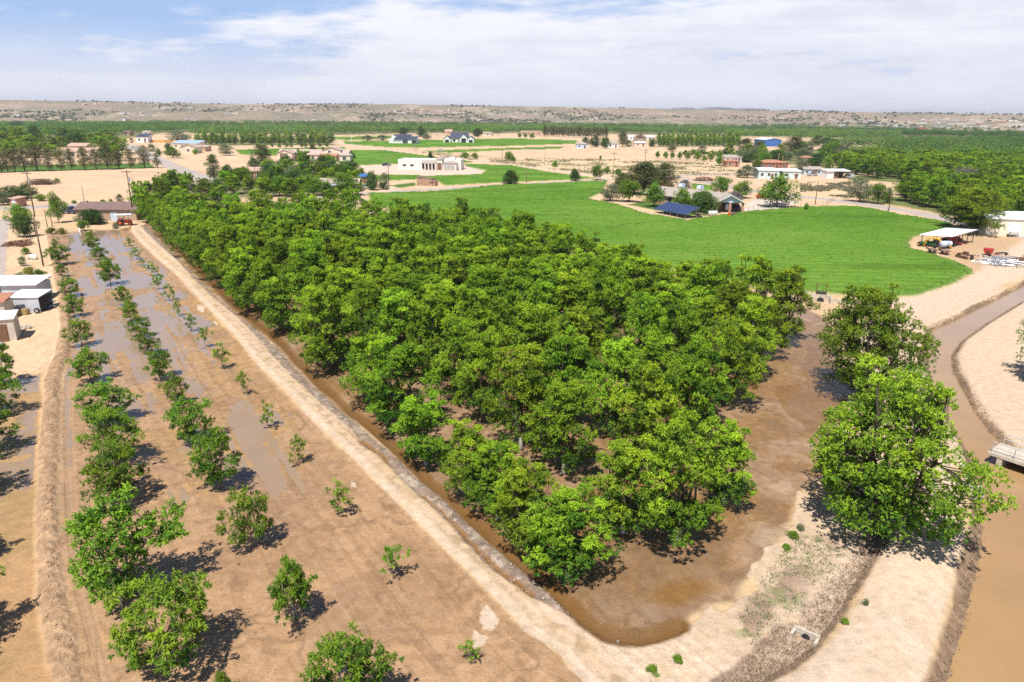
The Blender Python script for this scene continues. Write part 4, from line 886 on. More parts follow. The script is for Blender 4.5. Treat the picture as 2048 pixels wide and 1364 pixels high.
      ('mulberry', 1563, 357, 340, 12, 'narrow green tree against the mint green house', 'broadleaf_tree'), ('greytree', 1600, 348, 318, 34, 'grey-green tree beside the mint green house', 'broadleaf_tree'), ('darktree', 1628, 338, 315, 42, 'dark flat tree behind the carports', 'broadleaf_tree'), ('mulberry', 1654, 342, 314, 24, 'bright green tree behind the white carport', 'broadleaf_tree'), ('greytree', 1606, 322, 295, 42, 'grey-green tree behind the orange tiled roofs', 'broadleaf_tree'), ('greytree', 1572, 320, 303, 34, 'low grey-green tree behind the orange tiled roofs', 'broadleaf_tree'), ('darktree', 1545, 318, 300, 30, 'dark tree behind the orange tiled roofs', 'broadleaf_tree'), ('mulberry', 1513, 340, 319, 20, 'bright tree between the orange tiled roofs', 'broadleaf_tree'), ('shrub', 1470, 333, 323, 12, 'round bush before the pink brick wall', 'bush'), ('shrub', 1536, 337, 327, 14, 'green bush against the orange tiled house', 'bush'),
      ('greytree', 1692, 302, 280, 34, 'pale grey tree standing out of the dark orchard', 'broadleaf_tree'), ('darktree', 1636, 290, 271, 38, 'dark tree behind the sandy lot of the far yard', 'broadleaf_tree'), ('darktree', 1655, 292, 274, 30, 'lower dark tree behind the sandy lot', 'broadleaf_tree'),
      ('shrub', 1201, 318, 311, 6, 'lone shrub in the middle of the tan field', 'bush')]
for a in L1: T(*a)
for k, (px, b, t, w) in enumerate([(1315, 316, 302, 13), (1331, 317, 303, 13), (1344, 318, 304, 12), (1359, 319, 303, 13), (1371, 312, 300, 15), (1375, 320, 305, 14), (1394, 322, 302, 17), (1408, 323, 310, 12), (1421, 323, 307, 14), (1439, 331, 311, 23)]):
    T('mulberry', px, b, t, w, f'small round orchard tree, {ORD[k]} along the tan field row counted from the lone pole', 'orchard_tree')
for k in range(18):
    T('young', 1386 + k * 7.6 + rng.normal() * 1.5, 313 + rng.normal() * 2 + k * .25, 299 + rng.normal() * 1.5 + k * .25, 17, 'pale young orchard tree in the strip behind the small orchard row', 'young_orchard_tree', 'tree', 'pale young trees behind the orchard row')
for k, (px, b, t, w) in enumerate([(560, 376, 330, 50), (592, 381, 338, 56), (570, 352, 318, 42), (640, 366, 322, 52), (656, 374, 336, 50), (610, 384, 348, 50), (682, 362, 328, 46), (705, 372, 340, 44), (721, 360, 336, 28), (540, 362, 325, 42), (528, 382, 345, 46), (498, 384, 350, 42), (468, 388, 352, 44), (436, 392, 358, 40), (560, 392, 352, 46), (585, 394, 356, 44), (530, 394, 354, 44), (655, 396, 366, 36), (480, 372, 336, 40), (455, 376, 340, 38), (610, 350, 316, 42), (575, 340, 312, 36), (660, 340, 308, 36), (535, 350, 318, 34)]):
    T(['pecan_far', 'darktree', 'mulberry', 'pecan_far'][k % 4], px, b, t, w, 'leafy tree in the dense clump around the brick house behind the orchard', 'clump_tree', 'tree', 'trees of the house clump')
for k, (px, b, t, w) in enumerate([(412, 400, 356, 44), (384, 404, 346, 50), (352, 408, 340, 56), (322, 412, 352, 46), (296, 420, 362, 44), (370, 396, 344, 40), (338, 398, 346, 44)]):
    T('pecan_far' if k % 3 else 'elm', px, b, t, w, 'tall loose tree at the house corner of the flooded orchard beyond the pole', 'corner_tree', 'tree', 'tall trees at the house corner')
gt = np.random.default_rng(41)
for k in range(34):
    px = 1440 + 245 * gt.random(); b = 300 + 24 * gt.random() + (6 if px < 1540 else 0)
    if 1520 < px < 1572 and b < 306: continue
    T(['darktree', 'greytree', 'mulberry', 'pecan_far'][k % 4], px, b, b - 17 - 8 * gt.random(), 22 + 14 * gt.random(), 'garden tree among the far houses behind the orange tiled roofs', 'garden_tree', 'tree', 'garden trees among the far houses')
# rows of trees in the orchard block behind the pale gabled house
for k in range(44):
    T('pecan_far', 396 + (k % 22) * 12.6 + rng.normal() * 2, 289.5 + rng.normal() * .4 - (5 if k >= 22 else 0), 269 + rng.normal() * 1.5 - (5 if k >= 22 else 0), 17, 'orchard tree in the dark block beyond the pale gabled house', 'block_tree', 'tree', 'trees of the orchard block')
for k in range(11):
    T('young', 515 + k * 14 + rng.normal() * 2, 296 + rng.normal() * .4, 285 + rng.normal(), 10, 'pale young tree before the dark orchard block', 'young_orchard_tree', 'tree', 'pale young trees before the orchard block')
# tall dark row, orchard behind the tan field
for k in range(22):
    T('brownpine' if k % 3 else 'pine', 1090 + k * 5.8, 273 + k * .15, 252 + rng.normal() * 1.2 + k * .1, 10, 'tall narrow tree in the dark row behind the far field', 'windbreak_tree', 'tree', 'dark windbreak behind the far field')
for k in range(54):
    T('pecan_far', 1318 + (k % 18) * 9.2 + rng.normal() * 1.2, 293 - (k // 18) * 5 + rng.normal() * .4, 274 - (k // 18) * 4.2 + rng.normal() * 1.2, 13, 'orchard tree in the dark block beyond the tan field', 'block_tree', 'tree', 'trees of the block beyond the tan field')
# the two orchards along the road on the far side
RP = [GL([(1790, 409), (1850, 419), (1910, 430), (2060, 452), (2160, 470), (2160, 402), (1960, 388), (1860, 381), (1800, 392)]), GL([(1685, 352), (1760, 358), (1860, 367), (1990, 376), (2150, 388), (2150, 330), (2000, 300), (1800, 296), (1690, 312), (1672, 335)])]
nA = 0
for q, P in enumerate(RP):
    sp = 8.0 if q == 0 else 9.6
    lo, hi = P.min(0), P.max(0)
    pts = [(x + rng.normal() * .6, y + rng.normal() * .6) for x in np.arange(lo[0], hi[0], sp) for y in np.arange(lo[1], hi[1], sp)]
    pts = np.array(pts); pts = pts[sdf(P, pts[:, 0], pts[:, 1], 5) > 0]
    pts = pts[pts[:, 0] < .79 * pts[:, 1] + 6]; pts = pts[np.argsort(pts[:, 1])]
    if q == 1: DEEP = pts[165:]; pts = pts[:165]
    for x, y in pts:
        nA += 1
        put('pecan_far', x, y, 7.4 + rng.normal() * .7, (8.2 if q == 0 else 9.6) + rng.normal() * .5, 'broad orchard tree in the block beside the asphalt road' if q == 0 else 'orchard tree in the deep block behind the carports', 'tree', 'trees of the roadside block' if q == 0 else 'trees of the deep block', 'orchard_tree', z=0)
print('right orchard trees', nA)

# ------------------------------------------------------------------ buildings
def wall_box(o, w, d, h, m, name='wall'):
    return MB().box(-w / 2, w / 2, 0, d, -.15, h).build(name, m, o)

def gable_roof(o, w, d, h, rh, m, ov=.4, th=.14, axis='x', x0=None, x1=None, y0=0, name='roof'):
    """pitched slabs; ridge along axis"""
    x0 = -w / 2 if x0 is None else x0; x1 = w / 2 if x1 is None else x1
    b = MB()
    if axis == 'x':
        ym = y0 + d / 2; k = rh / (d / 2)
        b.prism([(y0 - ov, h - k * ov), (ym, h + rh), (ym, h + rh + th), (y0 - ov, h - k * ov + th)], x0 - ov, x1 + ov, 'x')
        b.prism([(y0 + d + ov, h - k * ov), (y0 + d + ov, h - k * ov + th), (ym, h + rh + th), (ym, h + rh)], x0 - ov, x1 + ov, 'x')
    else:
        xm = (x0 + x1) / 2; k = rh / ((x1 - x0) / 2)
        b.prism([(x0 - ov, h - k * ov), (xm, h + rh), (xm, h + rh + th), (x0 - ov, h - k * ov + th)], y0 - ov, y0 + d + ov, 'y')
        b.prism([(x1 + ov, h - k * ov), (x1 + ov, h - k * ov + th), (xm, h + rh + th), (xm, h + rh)], y0 - ov, y0 + d + ov, 'y')
    return b.build(name, m, o)

def gable_fill(o, x0, x1, y0, y1, h, rh, m, axis='x'):
    b = MB()
    if axis == 'x': b.prism([(y0, h), (y1, h), ((y0 + y1) / 2, h + rh - .02)], x0 + .02, x1 - .02, 'x')
    else: b.prism([(x0, h), (x1, h), ((x0 + x1) / 2, h + rh - .02)], y0 + .02, y1 - .02, 'y')
    return b.build('gable', m, o)

def hip_roof(o, x0, x1, y0, y1, h, rh, m, ov=.4, name='roof'):
    b = MB(); x0 -= ov; x1 += ov; y0 -= ov; y1 += ov; ins = min((x1 - x0), (y1 - y0)) / 2
    if x1 - x0 >= y1 - y0: r = [(x0 + ins, (y0 + y1) / 2), (x1 - ins - .01, (y0 + y1) / 2)]
    else: r = [((x0 + x1) / 2, y0 + ins), ((x0 + x1) / 2, y1 - ins - .01)]
    bm = b.bm; B = [bm.verts.new(p) for p in ((x0, y0, h), (x1, y0, h), (x1, y1, h), (x0, y1, h))]; B2 = [bm.verts.new((v.co.x, v.co.y, h + .12)) for v in B]
    R = [bm.verts.new((*p, h + rh)) for p in r]
    bm.faces.new(B[::-1])
    for i in range(4): bm.faces.new((B[i], B[(i + 1) % 4], B2[(i + 1) % 4], B2[i]))
    if x1 - x0 >= y1 - y0:
        bm.faces.new((B2[0], B2[1], R[1], R[0])); bm.faces.new((B2[1], B2[2], R[1])); bm.faces.new((B2[2], B2[3], R[0], R[1])); bm.faces.new((B2[3], B2[0], R[0]))
    else:
        bm.faces.new((B2[0], B2[1], R[0])); bm.faces.new((B2[1], B2[2], R[1], R[0])); bm.faces.new((B2[2], B2[3], R[1])); bm.faces.new((B2[3], B2[0], R[0], R[1]))
    return b.build(name, m, o)

def window(o, x, z, w, h, y=0, face='f', fm='white', gm='glass'):
    """framed window proud of the wall, pane inside"""
    f = MB(); t = .08
    def bx(b, a0, a1, z0, z1, d0, d1):
        if face == 'f': b.box(a0, a1, y - d1, y - d0, z0, z1)
        else: b.box(y + d0, y + d1, a0, a1, z0, z1)
    bx(f, x - w / 2 - t, x - w / 2, z - t, z + h + t, -.02, .05); bx(f, x + w / 2, x + w / 2 + t, z - t, z + h + t, -.02, .05)
    bx(f, x - w / 2, x + w / 2, z - t, z, -.02, .05); bx(f, x - w / 2, x + w / 2, z + h, z + h + t, -.02, .05); bx(f, x - .02, x + .02, z, z + h, -.02, .045)
    fo = f.build('window', M[fm], o)
    p = MB(); bx(p, x - w / 2, x + w / 2, z, z + h, -.02, .015); p.build('pane', M[gm], fo)
    return fo

def door(o, x, w, h, y=0, face='f', m='browndoor', name='door'):
    d = MB()
    if face == 'f': d.box(x - w / 2, x + w / 2, y - .05, y + .02, 0, h)
    else: d.box(y - .02, y + .05, x - w / 2, x + w / 2, 0, h)
    do = d.build(name, M[m], o)
    if name == 'door':
        k = MB()
        if face == 'f': k.box(x + w / 2 - .18, x + w / 2 - .1, y - .1, y - .05, h * .45, h * .5)
        else: k.box(y + .05, y + .1, x + w / 2 - .18, x + w / 2 - .1, h * .45, h * .5)
        k.build('handle', M['darkmetal'], do)
    return do

def house(name, label, px, py, ang=0, cat='house', group=None):
    """empty at the middle of the facade; local -y looks along the facade normal; ang turns it"""
    x, y = G(px, py)
    return empty(name, (x, y, 0 if y > 200 else ground_z(x, y) + .02), rad(ang), label, cat, group)

# long brown-roofed house at the head of the young orchard
s = mpp(212, 441)
h1 = house('brick_house', 'long tan brick house with brown shingle roof at the head of the flooded field', 214, 441, 2)
W = 118 * s
wall_box(h1, W, 7.5, 2.6, M['brick']); gable_fill(h1, -W / 2, W / 2, 0, 7.5, 2.6, 1.25, M['brick']); gable_roof(h1, W, 7.5, 2.6, 1.25, M['roofbrown'])
door(h1, W * .13, 1.6, 2.1, m='lightblue'); window(h1, W * .37, 1.1, 1.0, .9); window(h1, -W * .2, 1.0, 1.3, 1.0); window(h1, -W * .38, 1.0, 1.0, 1.0)
MB().box(-W * .43, -W * .40, 3.0, 3.6, 3.4, 4.2).build('chimney', M['brick'], h1)

# pale gabled house beyond the orchard end
s = mpp(625, 320)
h2 = house('gabled_house', 'large pale stucco house with tan tile gables and terracotta porch', 626, 322, -3)
W = 138 * s
wall_box(h2, W, 10, 3.4, M['stucco']); gable_roof(h2, W, 10, 3.4, 2.2, M['rooftan'], .5); gable_fill(h2, -W / 2, W / 2, 0, 10, 3.4, 2.2, M['stucco'])
gx = -W * .36
MB().box(gx - 4, gx + 4, -4.5, -.02, -.15, 4.2).build('garage_wing', M['stucco'], h2); gable_fill(h2, gx - 4, gx + 4, -4.5, .5, 4.2, 1.6, M['stucco'], 'y'); gable_roof(h2, 8, 9, 4.2, 1.6, M['rooftan'], .4, axis='y', x0=gx - 4, x1=gx + 4, y0=-4.5, name='garage_roof')
door(h2, gx - .4, 4.2, 4.0, y=-4.5, m='wood', name='garage_door')
gx = W * .26
MB().box(gx - 5, gx + 5, 1.5, 9.5, 3.4, 5.6).build('upper_storey', M['stucco'], h2); gable_roof(h2, 10, 8, 5.6, 1.5, M['rooftan'], .4, axis='y', x0=gx - 5, x1=gx + 5, y0=1.5, name='upper_roof'); gable_fill(h2, gx - 5, gx + 5, 1.5, 9.5, 5.6, 1.5, M['stucco'], 'y')
window(h2, gx - 1, 4.2, 1.4, 1.2, y=1.5)
gable_roof(h2, 10, 5, 2.9, 1.0, M['roofterra'], .3, x0=gx - 5, x1=gx + 4, y0=-3.4, name='porch_roof')
for q in (-4.6, -1.8, 1.0, 3.6): MB().box(gx + q - .2, gx + q + .2, -3.3, -2.9, -.1, 2.9).build('porch_post', M['stucco'], h2)
for q in (-3.2, -.4, 2.3): window(h2, gx + q, .6, 1.8, 1.9)
MB().box(W * .40, W * .5 + 2, -2.2, -.02, -.15, 3.2).build('side_wing', M['stucco'], h2); hip_roof(h2, W * .40, W * .5 + 2, -2.2, 3, 3.2, 1.0, M['rooftan'], name='side_roof'); window(h2, W * .47, .9, 1.8, 1.6, y=-2.2)
window(h2, -W * .12, 1, 1.4, 1.4); window(h2, 0, 1, 1.4, 1.4)

# white flat-roofed house
s = mpp(860, 339)
h3 = house('flat_roofed_house', 'white flat-roofed stucco house with tiled porch on a gravel yard', 859, 339.5, -4)
W = 126 * s
wall_box(h3, W, 11, 4.0, M['whitestucco'])
pr = MB()
for x0, x1, y0, y1 in ((-W / 2, W / 2, -.01, .3), (-W / 2, W / 2, 10.7, 11.01), (-W / 2 - .01, -W / 2 + .3, .3, 10.7), (W / 2 - .3, W / 2 + .01, .3, 10.7)): pr.box(x0, x1, y0, y1, 4.0, 4.5)
pr.build('parapet', M['whitestucco'], h3)
MB().prism([(-2.4, 2.9), (-.02, 4.1), (-.02, 4.25), (-2.4, 3.05)], -W * .12, W * .115, 'x').build('porch_roof', M['roofgrey'], h3)
for q in (-.11, -.055, 0, .055, .11): MB().box(W * q - .22, W * q + .22, -2.35, -1.95, -.1, 2.92).build('porch_post', M['whitestucco'], h3)
for q in (-.08, -.02, .04): window(h3, W * q, .5, 2.2, 2.2)
MB().box(W * .125, W * .215, -1.6, 6, -.15, 4.9).build('entry_tower', M['whitestucco'], h3); hip_roof(h3, W * .125, W * .215, -1.6, 6, 4.9, 1.2, M['roofgrey'], name='tower_roof'); door(h3, W * .17, 1.9, 3.2, y=-1.6)
MB().box(W * .23, W * .44, -2.6, -.02, -.15, 3.2).build('garage_wing', M['whitestucco'], h3); hip_roof(h3, W * .23, W * .44, -2.6, 2.5, 3.2, .9, M['roofgrey'], name='garage_roof'); door(h3, W * .33, 5.2, 2.3, y=-2.6, m='garage', name='garage_door')
MB().box(W * .3, W * .39, 3, 7, 4.02, 5.4).build('upper_block', M['whitestucco'], h3); window(h3, -W * .4, 1.4, 1.6, 1.0); window(h3, -W * .28, 1.4, 1.6, 1.0)

# white barn with dark roof
s = mpp(805, 288)
h4 = house('metal_barn', 'long white metal barn with dark low roof beside the far field', 805, 287.5, -6, 'barn')
W = 56 * s
wall_box(h4, W, 14, 3.6, M['white']); MB().prism([(-.5, 3.5), (9, 5.6), (9, 5.8), (-.5, 3.7)], -W * .32, W / 2 + .5, 'x').build('roof', M['roofdark'], h4)
MB().box(-W / 2 + .02, W * .2, 9.05, 14, 3.6, 6.4).build('upper_wall', M['white'], h4); MB().prism([(8.6, 6.3), (14.4, 7.0), (14.4, 7.2), (8.6, 6.5)], -W * .42, W * .22, 'x').build('upper_roof', M['roofdark'], h4)
door(h4, W * .1, 4.4, 3.2, m='roofdark', name='barn_door'); door(h4, W * .42, 3.6, 2.8, m='plainblack', name='barn_door')
for q in range(5): window(h4, -W * .31 + q * 1.5, 1.6, .7, 1.4)

# white farmhouse with dark roofs
s = mpp(917, 286)
h5 = house('modern_farmhouse', 'white farmhouse with steep dark gables beyond the green field', 917, 285.5, -2)
W = 62 * s
wall_box(h5, W * .92, 11, 3.8, M['white']); gable_roof(h5, W * .62, 11, 4.0, 4.4, M['roofdark'], .5, x0=-W * .26, x1=W * .30); gable_fill(h5, -W * .26, W * .30, 0, 11, 3.9, 4.4, M['white'])
for gx, hw, hh, rh in ((W * .18, 3.6, 3.9, 3.6), (-W * .36, 3.0, 3.4, 2.6), (W * .41, 2.8, 3.4, 2.4)):
    MB().box(gx - hw, gx + hw, -3, -.02, -.15, hh).build('gable_wing', M['white'], h5); gable_fill(h5, gx - hw, gx + hw, -3, 3, hh, rh, M['white'], 'y'); gable_roof(h5, 0, 9, hh, rh, M['roofdark'], .35, axis='y', x0=gx - hw, x1=gx + hw, y0=-3, name='gable_roof')
    window(h5, gx, .5, hw * 1.1, 3.2 if hw > 3.5 else 2.0, y=-3, fm='darkmetal')
door(h5, W * .03, 1.8, 2.6, m='plainblack'); window(h5, -W * .14, 1, 2.0, 1.8, fm='darkmetal')

# brick house under the mulberries
s = mpp(665, 384)
h6 = house('brick_house', 'low red brick house mostly hidden under two mulberries, with white patio roof', 668, 384, 3)
W = 96 * s
wall_box(h6, W, 8, 2.7, M['redbrick']); gable_roof(h6, W, 8, 2.7, 1.3, M['rooftan']); gable_fill(h6, -W / 2, W / 2, 0, 8, 2.7, 1.3, M['redbrick'])
MB().prism([(-3, 2.4), (-.02, 2.65), (-.02, 2.75), (-3, 2.5)], -W * .2, W * .16, 'x').build('patio_roof', M['lightblue'], h6)
for q in (-.18, 0, .14): MB().box(W * q - .08, W * q + .08, -2.9, -2.74, -.1, 2.42).build('patio_post', M['white'], h6)
for q in (-.4, -.1, .1, .3, .42): window(h6, W * q, 1, 1.1, 1.1)
door(h6, W * .2, 1.0, 2.1, m='white')
h6b = house('garden_shed', 'small shed with bright blue tarp roof behind the mulberry', 729, 366, 5, 'shed'); wall_box(h6b, 3.2, 3, 2.2, M['adobe']); MB().prism([(-.4, 2.2), (3.4, 2.9), (3.4, 3.05), (-.4, 2.35)], -2, 2, 'x').build('roof', M['blue'], h6b); door(h6b, 0, .9, 1.9)
h6c = house('guest_house', 'tan stucco cottage glimpsed beside the wooden pole and pines', 512, 357, 8); wall_box(h6c, 6.5, 5, 2.9, M['adobe']); gable_roof(h6c, 6.5, 5, 2.9, 1.2, M['roofpink']); gable_fill(h6c, -3.25, 3.25, 0, 5, 2.9, 1.2, M['adobe']); window(h6c, 1, 1, 1.2, 1.1); door(h6c, -1.2, .95, 2.1)

# ranch house with carport
s = mpp(1400, 415)
pA = np.array(G(1285, 403)); pB = np.array(G(1440, 424)); dv = pB - pA; L7 = float(np.linalg.norm(dv))
h7 = empty('ranch_house', (float((pA[0] + pB[0]) / 2), float((pA[1] + pB[1]) / 2), 0), math.atan2(dv[1], dv[0]), 'long ranch house with grey shingle roof, brick walls and gabled carport', 'house')
W = L7
wall_box(h7, W * .9, 10, 2.7, M['pinkbrick']); gable_roof(h7, W, 10, 2.7, 1.7, M['roofgrey'], .6, x0=-W * .46, x1=W * .46); gable_fill(h7, -W * .45, W * .45, 0, 10, 2.7, 1.7, M['pinkbrick'])
for q in (-.36, -.22, -.05, .1, .28): window(h7, W * q, .9, 1.6, 1.3)
door(h7, -W * .13, 1.1, 2.1, m='plainblack'); door(h7, W * .2, 1.1, 2.1)
for q in (-.16, .08):
    c = MB().box(W * q - .75, W * q + .75, 5.1, 6.5, 4.7, 5.8).build('roof_cooler', M['lightblue'], h7); MB().box(W * q - .6, W * q + .6, 5.06, 5.1, 4.9, 5.6).build('louvre_panel', M['white'], c); MB().box(W * q - .3, W * q + .3, 5.5, 6.1, 4.2, 4.7).build('stand', M['darkmetal'], c)
for q in (-.3, -.02, .2): MB().box(W * q - .35, W * q + .35, 3.0, 3.6, 3.5, 4.1).build('roof_vent', M['darkmetal'], h7)
# carport wing, gable turned to the drive
cw = empty('carport', (0, 0, 0), 0, 'open gabled carport with brick pillars and pale blue gable at the ranch house', 'carport')
x, y = G(1459, 426); cw.location = (x, y, 0); cw.rotation_euler = (0, 0, rad(-8)); Wc = 50 * s
gable_roof(cw, Wc, 9.5, 2.7, 1.9, M['roofgrey'], .5, axis='y', x0=-Wc / 2, x1=Wc / 2, y0=0); gable_fill(cw, -Wc / 2, Wc / 2, .1, .5, 2.75, 1.85, M['lightblue'], 'y')
fa = MB(); fa.prism([(-Wc / 2 - .6, 2.45), (0, 4.63), (0, 4.85), (-Wc / 2 - .6, 2.65)], -.58, -.5, 'y'); fa.prism([(Wc / 2 + .6, 2.45), (Wc / 2 + .6, 2.65), (0, 4.85), (0, 4.63)], -.58, -.5, 'y'); fa.build('fascia', M['white'], cw)
for q in (-.48, 0, .46): MB().box(Wc * q - .28, Wc * q + .28, -.1, .45, -.1, 2.7).build('pillar', M['pinkbrick'], cw)
MB().box(-Wc / 2, Wc / 2, 9.1, 9.3, -.1, 2.7).build('back_wall', M['pinkbrick'], cw)

# solar array
pA = np.array(G(1306, 425)); pB = np.array(G(1370, 438)); dv = pB - pA; ang = math.atan2(dv[1], dv[0]); L8 = float(np.linalg.norm(dv))
so8 = empty('solar_array', (float((pA[0] + pB[0]) / 2), float((pA[1] + pB[1]) / 2), 0), ang, 'blue ground-mounted solar panel array beside the ranch yard', 'solar panels')
z0, z1, dpt = 1.0, 2.6, 4.6
MB().hexa([(-L8 / 2, 0, z0), (L8 / 2, 0, z0), (L8 / 2, dpt, z1), (-L8 / 2, dpt, z1), (-L8 / 2, 0, z0 + .05), (L8 / 2, 0, z0 + .05), (L8 / 2, dpt, z1 + .05), (-L8 / 2, dpt, z1 + .05)]).build('panel', M['solar'], so8)
fr = MB(); nn = 10
def zz_(v): return z0 + (z1 - z0) * v / dpt + .055
for i in range(nn + 1):
    xx = -L8 / 2 + L8 * i / nn; fr.hexa([(xx - .025, 0, zz_(0)), (xx + .025, 0, zz_(0)), (xx + .025, dpt, zz_(dpt)), (xx - .025, dpt, zz_(dpt)), (xx - .025, 0, zz_(0) + .02), (xx + .025, 0, zz_(0) + .02), (xx + .025, dpt, zz_(dpt) + .02), (xx - .025, dpt, zz_(dpt) + .02)])
for v in (0, dpt / 2, dpt): fr.box(-L8 / 2, L8 / 2, v - .03, v + .03, zz_(v) + .021, zz_(v) + .035)
fr.build('frame', M['alu'], so8)
for i in range(5):
    xx = -L8 / 2 + .6 + (L8 - 1.2) * i / 4
    MB().tube([(xx, .5, -.1), (xx, .5, 1.15)], .06).build('leg', M['alu'], so8); MB().tube([(xx, dpt - .5, -.1), (xx, dpt - .5, 2.42)], .06).build('leg', M['alu'], so8)

# farm sheds behind the tan field
def simple(name, label, px, py, wpx, hw, d, wm, rm, rh, ang=0, cat='house', roof='gable', axis='x', wins=3, dr=True, dm='browndoor'):
    o = house(name, label, px, py, ang, cat); W = wpx * mpp(px, py)
    wall_box(o, W, d, hw, M[wm])
    if roof == 'gable':
        gable_roof(o, W, d, hw, rh, M[rm], .4, axis=axis, x0=-W / 2, x1=W / 2); gable_fill(o, -W / 2, W / 2, 0, d, hw, rh, M[wm], axis)
    elif roof == 'hip': hip_roof(o, -W / 2, W / 2, 0, d, hw, rh, M[rm])
    elif roof == 'flat': MB().box(-W / 2 - .1, W / 2 + .1, -.1, d + .1, hw, hw + .25).build('roof', M[rm], o)
    elif roof == 'shed': MB().prism([(-.4, hw), (d + .4, hw + rh), (d + .4, hw + rh + .12), (-.4, hw + .12)], -W / 2 - .3, W / 2 + .3, 'x').build('roof', M[rm], o); MB().prism([(.02, hw - .02), (d - .02, hw - .02), (d - .02, hw + rh - .1)], -W / 2 + .02, W / 2 - .02, 'x').build('upper_wall', M[wm], o)
    for k in range(wins): window(o, -W / 2 + W * (k + .5) / wins, hw * .35, min(1.5, W / wins * .4), hw * .35)
    if dr: door(o, W * (.5 / max(1, wins) if wins > 1 else .3) * 0 + (W / wins * .5 if wins > 1 and wins % 2 == 0 else -W * .02 if wins == 0 else W / max(wins, 1) * .5 - .05), 1.1, 2.1, m=dm)
    return o
simple('barn', 'small pale blue barn with grey hip roof among dark trees', 1164, 297, 22, 3.2, 9, 'lightblue', 'roofgrey', 2.2, 0, 'barn', 'hip', wins=2)
simple('barn', 'white barn with grey hip roof beside the dark round tree', 1226, 296, 22, 3.2, 9, 'white', 'roofgrey', 2.4, 0, 'barn', 'hip', wins=2)
simple('farm_shed', 'low cream shed before the reddish leafless tree', 1281, 293, 22, 2.8, 6, 'stucco', 'white', 1.0, 0, 'shed', 'shed', wins=2)
simple('farm_shed', 'white roofed shed behind the reddish leafless tree', 1262, 280, 12, 3.4, 8, 'white', 'whitemetal', 1.2, 0, 'shed', wins=1)
simple('farm_shed', 'white roofed shed at the edge of the dark orchard block', 1300, 281, 16, 3.4, 8, 'stucco', 'whitemetal', 1.4, 0, 'shed', wins=1)
simple('adobe_villa', 'tan adobe villa far beyond the green field', 1062, 271, 42, 5.0, 12, 'adobe', 'adobe', 0, 0, 'house', 'flat', wins=4)
simple('warehouse', 'metal building with white roof and bright blue front', 1546, 293, 34, 5.4, 22, 'blue', 'whitemetal', 1.3, 6, 'building', axis='y', wins=0, dr=False)
simple('tiled_house', 'brick house with orange tile roof behind the mint green house', 1546, 338, 58, 2.9, 9, 'redbrick', 'roofterra', 1.3, 0, 'house', 'hip', wins=4)
simple('tiled_house', 'pink brick cottage with low orange roof beside the dark bush', 1466, 334, 26, 2.7, 7, 'pinkbrick', 'roofterra', .9, 0, 'house', 'hip', wins=2)
simple('tiled_house', 'white cottage with pale roof behind the pink brick wall', 1466, 325, 34, 2.8, 8, 'whitestucco', 'roofgrey', 1.1, 0, 'house', wins=3)
simple('tiled_house', 'small orange roofed hut behind the dark flat tree', 1616, 326, 20, 2.8, 7, 'adobe', 'roofterra', 1.0, 0, 'house', 'hip', wins=2)
simple('mobile_home', 'mint green flat-roofed house with two wings', 1537, 358, 40, 3.4, 9, 'mint', 'whitemetal', .5, -4, 'house', 'shed', wins=3)
simple('mobile_home', 'mint green wing with white roof beside the narrow tree', 1582, 357.5, 38, 3.0, 8, 'mint', 'whitemetal', .5, -4, 'house', 'shed', wins=2)
simple('house_with_porch', 'grey cottage beside the parked silver car', 1625, 350, 34, 2.5, 7, 'lightblue', 'roofgrey', .9, -3, 'house', wins=3)
simple('tan_gabled_house', 'tan gabled house with brown trim beside the dirt lane', 377, 307, 30, 3.6, 11, 'stucco', 'rooftan', 1.9, 4, 'house', axis='y', wins=1)
simple('metal_roofed_house', 'long cream house with blue metal roof beside the dark tree', 372, 297, 52, 3.4, 11, 'stucco', 'roofblue', 1.6, 0, 'house', 'shed', wins=4)
simple('metal_roofed_house', 'low tan garage joined behind the tan gabled house', 400, 303, 26, 2.8, 8, 'adobe', 'rooftan', .8, 0, 'house', 'shed', wins=1)
simple('sided_barn', 'white sided barn with dark roof on the far bare lot', 285, 285.5, 22, 4.6, 10, 'white', 'roofdark', 1.8, 8, 'barn', 'shed', wins=2)
simple('tile_roofed_villa', 'long villa with pink tile roof behind the pine row', 148, 316, 88, 3.4, 11, 'stucco', 'roofpink', 1.6, 2, 'house', wins=5)
simple('tile_roofed_villa', 'taller pink tiled wing behind the pine row', 156, 311, 36, 5.2, 10, 'stucco', 'roofpink', 1.4, 2, 'house', wins=2)
simple('far_cottage', 'tiny dark roofed cottage at the edge of the far bare lot', 253, 271, 14, 3, 8, 'adobe', 'roofbrown', 1.6, 0, 'house', wins=1)
simple('far_cottage', 'tiny pale cottage on the far bare lot beside the trees', 292, 271, 14, 3, 8, 'stucco', 'roofgrey', 1.6, 0, 'house', wins=1)
simple('brick_hut', 'small red brick hut with white door beside the dark tree', 30, 414, 19, 2.1, 2.6, 'pinkbrick', 'roofpink', .3, -12, 'shed', 'shed', wins=0, dm='white')
simple('far_house', 'cream house behind the far field between dark trees', 975, 272, 18, 3, 8, 'stucco', 'roofgrey', 1.4, 0, 'house', wins=1)
simple('far_house', 'pinkish roofed house behind the dark-roofed farmhouse', 897, 268.5, 14, 3.4, 8, 'adobe', 'roofpink', 2.0, 0, 'house', wins=1)
of = house('board_fence', 'long orange board fence beside the white sided barn', 320, 285, 2, 'fence'); MB().box(-10.5, 10.5, 0, .12, 0, 1.9).build('boards', M['orangeboard'], of)
for q in range(6): MB().box(-10.4 + q * 4.1, -10.2 + q * 4.1, .12, .3, -.1, 2.0).build('post', M['wood'], of)
